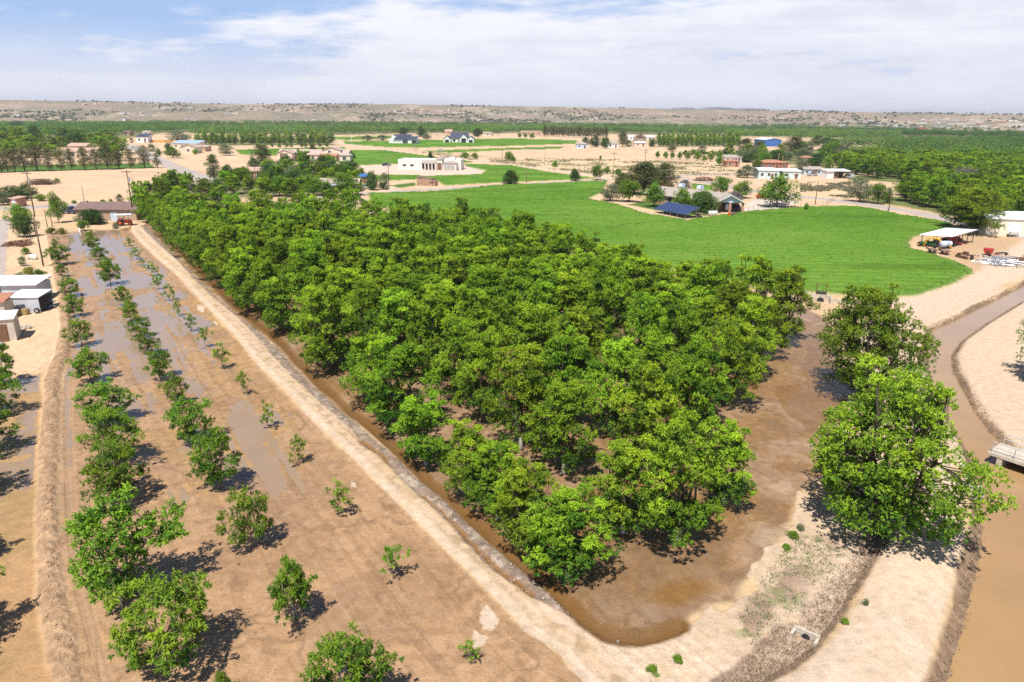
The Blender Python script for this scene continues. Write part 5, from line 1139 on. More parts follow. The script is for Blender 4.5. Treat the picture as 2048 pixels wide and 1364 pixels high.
# white carport and covered trailer
cp = house('carport', 'white open carport with closed bay and parked trailer', 1676, 357, 4, 'carport'); Wc = 48 * mpp(1676, 357)
MB().box(-Wc / 2, -Wc * .2, 0, 5, -.1, 2.9).build('closed_bay', M['white'], cp); MB().prism([(-.5, 2.95), (5.5, 3.5), (5.5, 3.62), (-.5, 3.07)], -Wc / 2 - .3, Wc / 2, 'x').build('roof', M['whitemetal'], cp)
for q in (-.02, .2, .45): MB().box(Wc * q - .08, Wc * q + .08, 0, .16, -.1, 2.97).build('post', M['wood'], cp)
MB().box(-Wc * .19, -Wc * .02, .5, 5, -.1, 2.7).build('plank_wall', M['wood'], cp); MB().box(-Wc * .02, Wc * .46, 4.7, 4.9, -.1, 3.0).build('back_wall', M['wood'], cp)

# sheds in the left yard
s = mpp(50, 625)
sh = house('metal_shed', 'small grey corrugated metal shed with white roof and side wall blackened as shade', 52, 625.5, 4, 'shed')
W = 57 * s; Hs = 1.95
wall_box(sh, W, 3.0, Hs, M['greymetal']); MB().prism([(-.12, Hs), (3.3, Hs + .28), (3.3, Hs + .36), (-.12, Hs + .08)], -W / 2 - .12, W / 2 + .1, 'x').build('roof', M['whitemetal'], sh)
MB().box(W / 2 + .01, W / 2 + .06, .05, 2.95, -.1, Hs - .02).build('side_wall_shade', M['plainblack'], sh)  # black slab painting the shade on the end wall
sh2 = house('metal_shed', 'large white metal shed with wide open bay behind the small grey shed', 4, 605, 5, 'shed')
W2 = 152 * s; 
MB().box(W2 * .02, W2 / 2 - .1, .05, 3.6, -.1, 2.3).build('wall', M['greymetal'], sh2); MB().box(-W2 / 2, W2 * .0, 3.4, 3.6, -.1, 2.4).build('back_wall', M['greymetal'], sh2); MB().box(-W2 * .06, 0, .05, .15, -.1, 2.3).build('front_panel', M['greymetal'], sh2); MB().box(-W2 / 2, -W2 * .16, .05, .15, -.1, 2.3).build('front_panel', M['greymetal'], sh2)
MB().prism([(-.3, 2.3), (3.9, 2.75), (3.9, 2.84), (-.3, 2.39)], -W2 / 2 - .2, W2 / 2 + .1, 'x').build('roof', M['whitemetal'], sh2)
sh3 = house('sided_shed', 'tan sided shed with white roof and brown door at the muddy yard edge', 6, 684, 0, 'shed'); sh3.rotation_euler = (0, 0, rad(24))
MB().box(-3.2, 1.35, 0, 2.6, -.1, 2.5).build('wall', M['tansiding'], sh3); MB().prism([(-.15, 2.5), (2.8, 2.8), (2.8, 2.9), (-.15, 2.6)], -3.4, 1.5, 'x').build('roof', M['whitemetal'], sh3); door(sh3, .15, 1.0, 2.0)
sh4 = house('tiled_shed', 'small shed with red tile roof beside the grey metal shed', -2, 640, 8, 'shed')
MB().box(-2.5, .9, 0, 2.2, -.1, 2.2).build('wall', M['tansiding'], sh4); MB().prism([(-.3, 2.2), (2.4, 2.75), (2.4, 2.85), (-.3, 2.3)], -2.7, 1.15, 'x').build('roof', M['roofterra'], sh4); door(sh4, -.4, .9, 1.9)

# open implement shed
FL, FR, BR = (np.array(G(1841, 493)), np.array(G(1897, 497)), np.array(G(1944, 485)))
zr = top_z(1841, 493, 1845, 469.5)
im = empty('implement_shed', (float(FL[0]), float(FL[1]), 0), math.atan2(FR[1] - FL[1], FR[0] - FL[0]), 'open steel shed with flat white roof over farm implements', 'shed')
Wi = float(np.linalg.norm(FR - FL)); e = (FR - FL) / Wi; nrm = np.array((-e[1], e[0])); Di = float(abs(np.dot(BR - FR, nrm))); skew = float(np.dot(BR - FR, e))
def loc(u, v, z): return (u + skew * v / Di, v, z)
MB().hexa([loc(-.4, -.4, zr), loc(Wi + .4, -.4, zr), loc(Wi + .4, Di + .4, zr + .2), loc(-.4, Di + .4, zr + .2), loc(-.4, -.4, zr + .12), loc(Wi + .4, -.4, zr + .12), loc(Wi + .4, Di + .4, zr + .32), loc(-.4, Di + .4, zr + .32)]).build('roof', M['whitemetal'], im)
for u, v in [(0, 0), (.5, 0), (1, 0), (0, .5), (1, .5), (0, 1), (.5, 1), (1, 1), (1, .25), (1, .75)]:
    MB().tube([loc(u * Wi, v * Di, -.1), loc(u * Wi, v * Di, zr + .2 * v)], .09).build('post', M['darkmetal'], im)
def on_shed(u, v):
    p = FL + e * (u * Wi + skew * v) + nrm * (v * Di); return float(p[0]), float(p[1])
cm = house('metal_building', 'cream metal building at the edge of the implement yard', 2062, 474, -14, 'building')
MB().box(-9, 9, 0, 12, -.1, 3.6).build('wall', M['cream'], cm); gable_roof(cm, 18, 12, 3.6, 1.0, M['whitemetal'], .25); gable_fill(cm, -9, 9, 0, 12, 3.6, 1.0, M['cream']); door(cm, -3.5, 2.6, 2.8, m='white', name='roller_door'); window(cm, 2, 1.2, 1.2, 1.0)
# ------------------------------------------------------------------ poles and lines
TOPS = {}
def pole(px, py, ptx, pty, label, r=.14, arm=0, trans=0, m='polewood', name='utility_pole', group=None):
    x, y = G(px, py); h = top_z(px, py, ptx, pty)
    o = empty(name, (x, y, 0 if y > 220 else ground_z(x, y)), 0, label, 'pole', group)
    MB().tube([(0, 0, -.4), (0, 0, h)], r, 8, r * .7).build('shaft', M[m], o, smooth=True)
    for k in range(arm):
        a = MB().box(-1.2, 1.2, -.16 - .1, -.16, h - .5 - 1.1 * k, h - .34 - 1.1 * k).build('crossarm', M['wood'], o)
        i = MB()
        for q in (-1.1, -.5, .5, 1.1): i.tube([(q, -.21, h - .34 - 1.1 * k), (q, -.21, h - .14 - 1.1 * k)], .045, 6)
        i.build('insulators', M['glass'], a); a.children[0].name = 'insulator' if a.children else ''
    for k in range(trans):
        t = MB().tube([(.36 - .72 * k, -.1, h - 2.6), (.36 - .72 * k, -.1, h - 1.7)], .24, 10).build('transformer', M['alu'], o); MB().tube([(.36 - .72 * k, -.1, h - 1.7), (.36 - .72 * k, -.1, h - 1.45)], .05, 6).build('bushing', M['darkmetal'], t)
    TOPS[label] = (x, y, h); return o
PL = [(87, 532, 59, 430, 'leaning wooden pole on the corner of the levee', .13, 0, 0), (70, 433, 49, 343, 'tall wooden pole with transformer behind the gravel lane', .15, 1, 1), (268, 440, 250, 340, 'tall dark pole with transformers at the house end of the berm road', .16, 1, 1),
      (778, 379, 775, 317, 'pole with white transformer by the bend of the driveway', .15, 0, 1), (514, 385, 513, 327, 'brown pole rising out of the tree clump', .15, 0, 0), (704, 289, 704, 274, 'white far pole beside the field road', .14, 0, 0), (752, 294, 752, 277, 'dark far pole before the white barn', .14, 0, 0), (830, 303, 830, 286, 'far pole with white boxes near the barn', .15, 0, 2), (834, 303, 834, 288, 'pale far pole twinned with the boxed pole', .14, 0, 0), (940, 307, 940, 290, 'far pole with crossarm before the dark-roofed farmhouse', .14, 1, 0), (1004.5, 322, 1004, 290, 'slim pole at the bend of the dirt road', .13, 0, 0),
      (1053, 365, 1053, 314, 'pale yellow pole at the edge of the green field', .14, 0, 0), (1089.5, 331, 1089.5, 295, 'yellow pole beside the weedy ditch', .13, 0, 0), (1226, 358, 1227, 304, 'tall yellow pole with crossarm at the road junction', .15, 1, 0), (1290, 325, 1290, 299, 'pole with double crossarms on the tan field', .15, 2, 0), (1266, 296, 1266, 275, 'far pole among the farm sheds', .14, 0, 0), (1341, 291, 1341, 275, 'far pole before the dark orchard block', .14, 0, 0), (1442, 339, 1442, 305, 'yellow pole beside the pink brick cottage', .15, 0, 0), (1437, 292, 1437, 277, 'white far pole in the orchard block', .14, 0, 0),
      (1671, 331, 1671, 296, 'tall pole with double crossarms behind the carports', .16, 2, 0), (1679, 344, 1679, 312, 'yellow pole beside the double crossarm pole', .15, 0, 0), (1746, 359, 1746, 337, 'pole with white transformer before the deep orchard', .15, 0, 1), (1811, 369, 1811, 350, 'short pole with white box before the deep orchard', .14, 0, 1), (1630, 410, 1636, 361, 'slim wooden pole inside the ranch fence line', .13, 0, 0), (1777, 422, 1785, 380, 'rusty brown pole on the shoulder of the asphalt road', .14, 0, 0), (1555, 337, 1555.5, 306, 'yellow pole before the orange tiled house', .15, 1, 0), (1563, 338, 1563.5, 311, 'yellow pole next to the orange tiled house corner', .14, 0, 0), (1540, 410, 1541, 372, 'brown pole under the large shade tree', .14, 0, 0)]
for a in PL:
    pole(*a, m='yellowwood' if 'yellow' in a[4] else 'white' if 'white far' in a[4] else 'polewood')
for px, b, ptx, t, lb in [(169, 405, 164, 372, 'short dark post on the edge of the tan field'), (269, 388, 262, 355, 'slim pole behind the brown roofed house'), (95, 454, 89, 420, 'short post beside the upright bright tree'), (105, 454, 100, 422, 'short post nearest the upright bright tree'), (266, 440, 254, 411, 'leaning prop post against the tall dark pole'), (72, 470, 68, 436, 'stub post beside the dense lane tree')]:
    pole(px, b, ptx, t, lb, .09, name='wooden_post')
def wire(a, b, label, off=0, sag=1.0):
    A = Vector(TOPS[a]); B = Vector(TOPS[b]); A.x += off; B.x += off; A.z -= .25; B.z -= .25
    pts = [A.lerp(B, t) - Vector((0, 0, sag * 4 * t * (1 - t))) for t in np.linspace(0, 1, 15)]
    o = MB().tube(pts, .02, 4).build('power_line', M['alu']); tag(o, label, 'power line')
K = [a[4] for a in PL]
wire(K[1], K[2], 'thin cable between the tall poles over the far end of the field'); wire(K[2], K[4], 'thin cable over the orchard end to the brown pole'); wire(K[4], K[3], 'thin cable from the brown pole to the white transformer pole'); wire(K[11], K[13], 'thin cable along the lane between the yellow poles'); wire(K[13], K[27], 'thin cable from the junction pole to the shade tree pole'); wire(K[23], K[24], 'thin cable between ranch pole and roadside pole')
A = Vector((*G(2140, 470), 9.5)); TOPS['off'] = A; TOPS['box'] = TOPS[K[22]]
wire('box', 'off', 'thin cable sagging over the roadside orchard', 0, 1.5)

# ------------------------------------------------------------------ vehicles and yard things
def car(label, px, py, ang, paint, kindc='sedan', name='parked_car', cat='car'):
    x, y = G(px, py); o = empty(name, (x, y, 0 if y > 220 else ground_z(x, y)), rad(ang), label, cat)
    if kindc == 'pickup': prof = [(-2.6, .45), (2.6, .45), (2.65, .85), (2.5, 1.05), (1.35, 1.12), (.75, 1.75), (-.55, 1.78), (-.75, 1.1), (-2.6, 1.1)]
    elif kindc == 'van': prof = [(-2.4, .4), (2.4, .4), (2.45, 1.0), (1.7, 1.2), (1.1, 1.95), (-2.3, 2.0), (-2.45, 1.0)]
    else: prof = [(-2.2, .35), (2.2, .35), (2.25, .75), (2.0, .92), (1.05, 1.0), (.45, 1.45), (-1.1, 1.47), (-1.75, 1.02), (-2.2, .95)]
    MB().prism(prof, -.88, .88, 'y').build('body', M[paint], o, bevel=.06)
    win = {'pickup': [(1.15, 1.18), (.7, 1.68), (-.5, 1.7), (-.6, 1.18)], 'van': [(1.45, 1.3), (1.05, 1.85), (-2.1, 1.88), (-2.2, 1.3)], 'sedan': [(.9, 1.03), (.42, 1.4), (-1.05, 1.41), (-1.5, 1.06)]}[kindc]
    MB().prism(win, -.9, .9, 'y').build('side_window', M['glass'], o)
    fx = {'pickup': [(1.42, 1.15), (.82, 1.72)], 'van': [(1.75, 1.25), (1.15, 1.92)], 'sedan': [(1.12, 1.02), (.5, 1.44)]}[kindc]
    (a0, b0), (a1, b1) = fx; MB().hexa([(a0 - .03, -.75, b0), (a0 + .03, -.75, b0 + .03), (a0 + .03, .75, b0 + .03), (a0 - .03, .75, b0), (a1 - .03, -.66, b1), (a1 + .03, -.66, b1 + .03), (a1 + .03, .66, b1 + .03), (a1 - .03, .66, b1)]).build('windscreen', M['glass'], o)
    for wx in (-1.4, 1.45):
        for wy in (-.82, .82):
            w = MB().wheel((wx, wy, .34), .34, .22).build('wheel', M['rubber'], o); MB().wheel((wx, wy * 1.02, .34), .19, .22, n=10).build('rim', M['alu'], w)
    for wy in (-.6, .6): MB().box(2.2, 2.28 if kindc == 'sedan' else 2.66, wy - .17, wy + .17, .62, .8).build('headlight', M['white'], o)
    return o
car('dark pickup truck parked on the lane beside the upright bright tree', 142, 427, 165, 'bluecar', 'pickup', 'pickup_truck', 'pickup')
car('white car parked behind the dark round tree', 734, 377, 10, 'silver'); car('blue and white car on the gravel of the flat-roofed house', 773, 332, 20, 'bluecar'); car('pale silver car parked by the dirt road weeds', 882, 303, -12, 'silver')
car('white car under the ranch carport', 1450, 421, 95, 'silver', 'van'); car('dark blue car under the ranch carport', 1470, 419, 92, 'bluecar'); car('silver car beside the grey cottage', 1624, 352, 5, 'silver'); car('maroon old truck in the shade of the broad elm', 1978, 463, 15, 'maroon', 'pickup', 'pickup_truck', 'pickup'); car('silver van parked at the end of the white carport', 1697, 357, 100, 'silver', 'van', 'parked_van', 'van'); car('red car half hidden behind the large shade tree', 1525, 396, 30, 'red')
car('dark car beside the orchard block behind the tan field', 1451, 293.5, 0, 'bluecar')

def tractor(label, px, py, ang, paint, canopy=None, k=1.0):
    x, y = G(px, py); o = empty('tractor', (x, y, ground_z(x, y)), rad(ang), label, 'tractor'); o.scale = (k, k, k)
    MB().prism([(-.9, .6), (1.6, .55), (1.65, 1.15), (1.4, 1.3), (.2, 1.35), (.1, 1.0), (-.9, .95)], -.36, .36, 'y').build('hood', M[paint], o, bevel=.04)
    MB().box(-.75, -.25, -.3, .3, .96, 1.12).box(-.8, -.68, -.3, .3, 1.12, 1.5).build('seat', M['rubber'], o)
    MB().tube([(.1, 0, 1.3), (-.1, 0, 1.62)], .03).wheel((-.12, 0, 1.64), .2, .03, 'x').build('steering_wheel', M['rubber'], o)
    for wy in (-.72, .72):
        w = MB().wheel((-.7, wy, .72), .72, .38).build('rear_wheel', M['rubber'], o); MB().wheel((-.7, wy, .72), .36, .41, n=12).build('rim', M[paint], w)
        w = MB().wheel((1.25, wy * .85, .4), .4, .24).build('front_wheel', M['rubber'], o); MB().wheel((1.25, wy * .85, .4), .2, .26, n=12).build('rim', M[paint], w)
        MB().box(-1.3, -.1, wy - .2, wy + .2, 1.46, 1.52).build('fender', M[paint], o)
    MB().tube([(1.0, .2, 1.3), (1.0, .2, 1.9)], .04).build('exhaust', M['darkmetal'], o)
    if canopy:
        MB().box(-1.7, 1.7, -1.1, 1.1, 2.45, 2.55).build('canopy', M[canopy], o, bevel=.04)
        for wx in (-1.0, .15):
            for wy in (-.55, .55): MB().tube([(wx, wy, 1.3), (wx, wy, 2.46)], .035).build('canopy_post', M['darkmetal'], o)
    return o
tractor('orange tractor with white canopy before the brown-roofed house', 249, 451, 20, 'orange', 'white', 1.0)

def implement(label, px, py, ang, paint, style, name='farm_implement', xy=None, k=1.0):
    x, y = xy or G(px, py); o = empty(name, (x, y, ground_z(x, y)), rad(ang), label, 'farm implement'); o.scale = (k, k, k)
    f = MB(); f.box(-1.6, 1.6, -.06, .06, .7, .85).box(-1.6, 1.6, 1.0, 1.12, .7, .85)
    for q in (-1.5, -.5, .5, 1.5): f.box(q - .05, q + .05, .06, 1.0, .71, .84)
    f.build('frame', M[paint], o)
    MB().tube([(-.5, 0, .78), (0, -2.0, .5)], .05).tube([(.5, 0, .78), (0, -2.0, .5)], .05).build('drawbar', M[paint], o)
    for q in (-1.75, 1.75):
        w = MB().wheel((q, .5, .42), .42, .2, 'x').build('wheel', M['rubber'], o); MB().wheel((q, .5, .42), .2, .22, 'x', 10).build('rim', M['yellow'] if paint == 'green' else M['rust'], w)
    if style == 'disc':
        for i in range(8): MB().wheel((-1.4 + i * .4, 1.35, .32), .32, .05, 'x', 12).build('disc', M['rust'], o)
        MB().tube([(-1.5, 1.35, .32), (1.5, 1.35, .32)], .035).build('axle', M['darkmetal'], o); MB().box(-.5, .5, .2, .8, .86, 1.35).build('hopper', M[paint], o)
    elif style == 'rake':
        for i in range(9): MB().tube([(-1.5 + i * .375, 1.1, .78), (-1.5 + i * .375, 1.5, .5), (-1.5 + i * .375, 1.45, .05)], .03, 5).build('tine', M['rust'], o)
    elif style == 'flat':
        MB().box(-1.5, 1.5, -.6, 1.7, .86, .96).build('deck', M['wood'], o); MB().box(-1.5, 1.5, 1.62, 1.7, .96, 1.3).build('tailboard', M['wood'], o)
    elif style == 'mower':
        MB().box(-1.5, 1.5, .1, .95, .3, .95).build('deck', M[paint], o, bevel=.08); MB().box(-.3, .3, .3, .8, .95, 1.2).build('gearbox', M['darkmetal'], o)
    elif style == 'box':
        MB().prism([(-.2, .86), (1.3, .86), (1.6, 1.7), (-.4, 1.7)], -1.2, 1.2, 'x').build('hopper', M[paint], o); MB().wheel((0, .5, 1.0), .3, 2.5, 'x', 10).build('roller', M['darkmetal'], o)
    return o
implement('green mower with yellow wheels under the edge of the white shed roof', 0, 0, 10, 'green', 'mower', xy=on_shed(.22, .06))
implement('rusty disc harrow deep under the white shed roof', 0, 0, 40, 'rust', 'disc', xy=on_shed(.75, .75)); implement('red seed box implement at the back of the white shed', 0, 0, 60, 'red', 'box', xy=on_shed(.85, .42)); implement('dark tined rake in the middle of the white shed', 0, 0, 15, 'darkmetal', 'rake', xy=on_shed(.4, .5)); implement('rusty cultivator at the far side of the white shed', 0, 0, 25, 'rust', 'rake', xy=on_shed(.35, .85))
implement('small grey flat wagon beside the yellow auger', 1868, 505, 80, 'darkmetal', 'flat', k=.7); implement('orange sided flat trailer at the alfalfa edge', 1893, 508, 75, 'orange', 'flat', k=.75); implement('rusty disc plough standing alone on the yard', 1934, 516, 100, 'rust', 'disc', k=.9); implement('red spreader beside the pile of pipes', 1981, 512, 50, 'red', 'box', k=.8); implement('dark rake behind the pile of pipes', 2006, 512, 20, 'darkmetal', 'rake', k=.7); implement('brown baler before the cream metal building', 1993, 469, 20, 'rust', 'box', k=.9); implement('pale loader bucket on the wall of the cream building', 2028, 474, 10, 'white', 'box', k=.7)
x, y = on_shed(.62, -.05); o = empty('grain_auger', (x, y, ground_z(x, y)), rad(-20), 'yellow arched auger tube before the white shed roof', 'farm implement')
MB().tube([(-2.4, 0, .3), (-1.9, 0, 1.6), (-1.2, 0, 2.1), (-.2, 0, 1.9), (1.2, 0, 1.0), (2.6, 0, .3)], .16, 8).build('tube', M['yellow'], o, smooth=True); MB().tube([(-.4, -.5, .3), (-.2, 0, 1.8)], .05).tube([(-.4, .5, .3), (-.2, 0, 1.8)], .05).build('stand', M['darkmetal'], o)
for wy in (-.5, .5): MB().wheel((-.4, wy, .32), .32, .18).build('wheel', M['rubber'], o)
x, y = on_shed(.9, -.02); o = empty('spray_tank', (x, y, ground_z(x, y)), rad(20), 'blue and white cylindrical spray tank at the shed corner post', 'tank')
MB().tube([(-1.2, 0, .9), (.4, 0, .9)], .62, 14).build('tank', M['lightblue'], o, smooth=True); MB().tube([(.4, 0, .9), (1.1, 0, .9)], .6, 14).build('white_tank', M['white'], o, smooth=True); MB().box(-1.2, 1.1, -.5, .5, .2, .32).build('cradle', M['darkmetal'], o)
for wy in (-.6, .6): MB().wheel((0, wy, .3), .3, .18).build('wheel', M['rubber'], o)

def pile(name, label, px, py, wpx, dpt, hgt, m, n, ang, cat, seed, long=1.0, piece='stick'):
    """a heap of loose pieces built as one thing"""
    r = np.random.default_rng(seed); x, y = G(px, py); W = wpx * mpp(px, py); b = MB()
    for i in range(n):
        u, v = (r.random() - .5) * W, (r.random() - .5) * dpt; zt = hgt * (1 - (2 * abs(u) / W) ** 2 * .6) * r.random()
        if piece == 'stick':
            a = r.normal() * .35 + (0 if r.random() < .7 else 1.57); l = long * (.5 + r.random()) / 2
            b.tube([(u - l * math.cos(a), v - l * math.sin(a), zt + .05), (u + l * math.cos(a), v + l * math.sin(a), zt + .05 + r.normal() * .2)], .035 + .04 * r.random(), 5)
        else:
            s_ = .12 + .22 * r.random(); q = [((sx * s_ * (.6 + .6 * r.random())) + u, sy * s_ * (.6 + .6 * r.random()) + v, max(-.05, sz * s_ * .6 + zt)) for sx, sy, sz in ((-1, -1, -1), (1, -1, -1), (1, 1, -1), (-1, 1, -1), (-1, -1, 1), (1, -1, 1), (1, 1, 1), (-1, 1, 1))]
            b.hexa(q)
    o = b.build(name, M[m]); o.location = (x, y, 0 if y > 220 else ground_z(x, y)); o.rotation_euler = (0, 0, rad(ang))
    return tag(o, label, cat)
pile('scrap_pile', 'pile of grey pipes and scrap on the implement yard', 2006, 529, 52, 3.0, 1.1, 'alu', 60, -8, 'scrap pile', 1, 4.5); pile('scrap_pile', 'low scatter of pale scrap around the pipes', 2000, 517, 70, 4.0, .4, 'stone', 40, 0, 'scrap pile', 2, 1, 'block'); pile('scrap_pile', 'rusty scrap at the edge of the sand levee', 2046, 528, 26, 2.5, 1.2, 'rust', 40, 0, 'scrap pile', 3, 2.0)
pile('lumber_pile', 'old grey lumber and trailer wreck on the bare tan field', 83, 369, 40, 3.5, 1.9, 'wood', 120, 4, 'lumber pile', 4, 5.0); pile('brush_pile', 'dead brush pile beside the gravel lane', 37, 491, 44, 3.0, .9, 'brush', 130, 5, 'brush pile', 5, 1.6); pile('brush_pile', 'reddish dry brush pile on the lot behind the ranch house', 1408, 362, 34, 4, 1.6, 'brush', 140, 0, 'brush pile', 6, 2.2)
pile('stone_pile', 'pile of pale stones beside the tan sided shed', 44, 659, 24, 1.6, .35, 'stone', 40, -15, 'stone pile', 7, 1, 'block'); pile('rubble_pile', 'pale broken concrete under the tall elms', 1703, 802, 26, 1.6, .5, 'stone', 22, 20, 'rubble pile', 8, 1, 'block'); pile('rubble_pile', 'white riprap rocks on the canal bank below the elm', 1935, 985, 44, 1.6, .5, 'stone', 40, 60, 'rubble pile', 9, 1, 'block')
pile('junk_pile', 'pipes and ladders leaning against the shed wall blackened as shade', 91, 615, 14, 2.2, 1.3, 'alu', 26, 70, 'junk pile', 10, 1.7)
x, y = G(45, 629); o = MB().box(-.8, .8, -.4, .4, 0, .75).build('hay_bale', M['hay'], bevel=.08); o.location = (x, y, ground_z(x, y)); o.rotation_euler = (0, 0, rad(8)); tag(o, 'straw bale against the grey metal shed', 'hay bale')
x, y = G(75, 627); o = empty('loose_tyre', (x, y, ground_z(x, y)), rad(5), 'black tyre leaning on the corner of the grey metal shed', 'tyre'); MB().wheel((0, 0, .36), .36, .2).build('tyre', M['rubber'], o); MB().wheel((0, -.02, .36), .2, .2, n=12).build('rim', M['alu'], o)
o = house('adobe_ruin', 'crumbling pink adobe wall block beside the lane grass', 852, 372, -14, 'ruin'); 
r_ = np.random.default_rng(5); b = MB(); s = mpp(852, 372); 
for i in range(7): b.box((-20 + i * 5.6) * s, (-20 + i * 5.6 + 5.5) * s, -.1 * (i % 2), 3.2 + .15 * (i % 3), -.1, 2.9 - i * .13 + .25 * r_.normal() * .6)
b.build('wall', M['adobewall'], o, bevel=.15); b = MB(); b.hexa([(-20 * s, .2, 2.95), (14 * s, .2, 2.4), (14 * s, 3.1, 2.5), (-20 * s, 3.1, 3.05), (-20 * s, .2, 3.1), (14 * s, .2, 2.55), (14 * s, 3.1, 2.65), (-20 * s, 3.1, 3.2)]); b.build('capping', M['wood'], o)
for q in range(4): MB().box((9 + q * 2.2) * s, (10 + q * 2.2) * s, -.22, -.08, .9 + .3 * (q % 2), 1.6 + .3 * (q % 2)).build('hole', M['plainblack'], o)
# bench, valve pipe
x, y = G(66, 519); o = empty('garden_bench', (x, y, ground_z(x, y)), rad(4), 'white bench standing on the sandy yard beside the leaning pole', 'bench')
MB().box(-.75, .75, -.2, .2, .42, .48).build('seat', M['white'], o); MB().box(-.75, .75, .2, .24, .6, .9).build('backrest', M['white'], o)
for q in (-.65, .65): MB().box(q - .04, q + .04, -.18, -.1, -.05, .42).build('leg', M['darkmetal'], o); MB().box(q - .04, q + .04, .2, .26, -.05, .9).build('leg', M['darkmetal'], o)
x, y = G(160, 462); o = empty('irrigation_valve', (x, y, ground_z(x, y)), rad(30), 'white bent irrigation pipe at the head of the muddy field', 'pipe')
MB().tube([(0, -1.6, 0), (0, -.6, .35), (0, 0, .9), (0, .4, .5)], .14, 8).build('pipe', M['white'], o, smooth=True); MB().wheel((0, 0, 1.1), .22, .06, 'x', 10).build('hand_wheel', M['white'], o)
# trampoline, tank, small yard things of the ranch
x, y = G(1560, 414); o = empty('trampoline', (x, y, 0), 0, 'netted trampoline in the shade of the large shade tree', 'trampoline')
MB().tube([(2.2 * math.cos(a), 2.2 * math.sin(a), .85) for a in np.linspace(0, 6.283, 25)], .05, 5).build('rim', M['alu'], o); MB().wheel((0, 0, 0), 2.1, .03, 'x', 20).build('mat', M['plainblack'], o).matrix_local = Matrix.Translation((0, 0, .84)) @ Matrix.Rotation(math.pi / 2, 4, 'Y')
for a in np.linspace(0, 6.283, 7)[:-1]: MB().tube([(2.2 * math.cos(a), 2.2 * math.sin(a), -.05), (2.2 * math.cos(a), 2.2 * math.sin(a), 2.6)], .04, 5).build('leg', M['alu'], o)
x, y = G(1425, 432); o = empty('propane_tank', (x, y, 0), rad(10), 'white rounded propane tank by the chain fence', 'tank')
MB().tube([(-1.1, 0, .8), (-.9, 0, .8), (.9, 0, .8), (1.1, 0, .8)], .55, 14).build('tank', M['white'], o, smooth=True)
for q in (-.7, .7): MB().box(q - .1, q + .1, -.4, .4, -.05, .35).build('foot', M['concrete'], o)
for k, (px, py, m_, lb) in enumerate([(1458, 433, 'orange', 'orange barrel by the ranch fence'), (1464, 433, 'rust', 'rusty barrel beside the orange barrel'), (1470, 432, 'wood', 'brown wooden tub nearest the carport pillars')]):
    x, y = G(px, py); o = MB().tube([(0, 0, -.05), (0, 0, .1), (0, 0, .8), (0, 0, .9)], .34, 12).build('barrel', M[m_], smooth=True); o.location = (x, y, 0); tag(o, lb, 'barrel')
o = implement('dark boat trailer by the chain fence', 1400, 434, 80, 'darkmetal', 'flat', 'utility_trailer'); o['category'] = 'trailer'
# fences
def fence(label, pts, n, h=1.3, m='darkmetal', rails=(.5, 1.2), r=.04):
    P = GL(pts); seg = np.linalg.norm(np.diff(P, axis=0), axis=1); cum = np.concatenate([[0], np.cumsum(seg)])
    o = empty('wire_fence', (P[0][0], P[0][1], 0), 0, label, 'fence'); Q = []
    for t in np.linspace(0, cum[-1], n):
        Q.append((np.interp(t, cum, P[:, 0]) - P[0][0], np.interp(t, cum, P[:, 1]) - P[0][1]))
    for u, v in Q: MB().tube([(u, v, -.2), (u, v, h)], r, 5).build('post', M[m], o)
    b = MB()
    for z in rails: b.tube([(u, v, z) for u, v in Q], .012, 4)
    b.build('wire', M[m], o)
fence('wire fence between the ranch drive and the alfalfa', [(1380, 438), (1490, 423), (1560, 416), (1650, 411), (1668, 402)], 34); fence('wire fence along the asphalt road verge', [(1240, 360), (1330, 356), (1480, 348)], 18, m='wood'); fence('short wire fence behind the solar panels', [(1372, 424), (1400, 429), (1432, 430)], 9); fence('wire fence beside the dirt road weeds', [(830, 300), (900, 309), (1000, 318), (1100, 332), (1210, 350)], 30, m='wood')
# headgates and bridge
def headgate(label, px, py, ang, k=1.0, frame=False):
    x, y = G(px, py); o = empty('irrigation_headgate', (x, y, ground_z(x, y) + .05), rad(ang), label, 'headgate'); o.scale = (k, k, k)
    MB().box(-1.1, 1.1, -.12, .12, -.5, .75).build('head_wall', M['concrete'], o, bevel=.02)
    for q in (-1.0, 1.0): MB().box(q - .12, q + .12, -1.0, -.125, -.5, .6).build('wing_wall', M['concrete'], o, bevel=.02)
    MB().wheel((0, -.13, .1), .36, .05, 'y', 16).build('pipe_mouth', M['plainblack'], o)
    if frame:
        MB().tube([(-.5, 0, .7), (-.5, 0, 1.9)], .05).tube([(.5, 0, .7), (.5, 0, 1.9)], .05).tube([(-.6, 0, 1.9), (.6, 0, 1.9)], .05).build('gate_frame', M['rust'], o); MB().box(-.45, .45, -.04, .04, .2, 1.1).build('gate_plate', M['darkmetal'], o)
headgate('concrete culvert headwall in the weedy drain', 1614, 1266, -40, .58); headgate('concrete headgate with steel frame on the lateral ditch', 1640, 603, -16, 1.3, True)
x0, y0 = G(1995, 918); x1, y1 = G(2085, 948); ang = math.atan2(y1 - y0, x1 - x0); Lb = math.hypot(x1 - x0, y1 - y0) 
br = empty('canal_bridge', (x0, y0, 0), ang, 'small concrete bridge with pale pipe railing over the canal', 'bridge')
MB().box(-.7, Lb + 3, -.1, 2.4, .12, .42).build('deck', M['concrete'], br, bevel=.03)
for q in (-.0, 2.3):
    MB().tube([(-.5, q, 1.25), (Lb + 2.6, q, 1.25)], .04).tube([(-.5, q, .85), (Lb + 2.6, q, .85)], .035).build('railing', M['alu'], br)
    for k in range(5): MB().tube([(-.5 + (Lb + 3.1) * k / 4, q, .4), (-.5 + (Lb + 3.1) * k / 4, q, 1.27)], .04).build('rail_post', M['alu'], br)
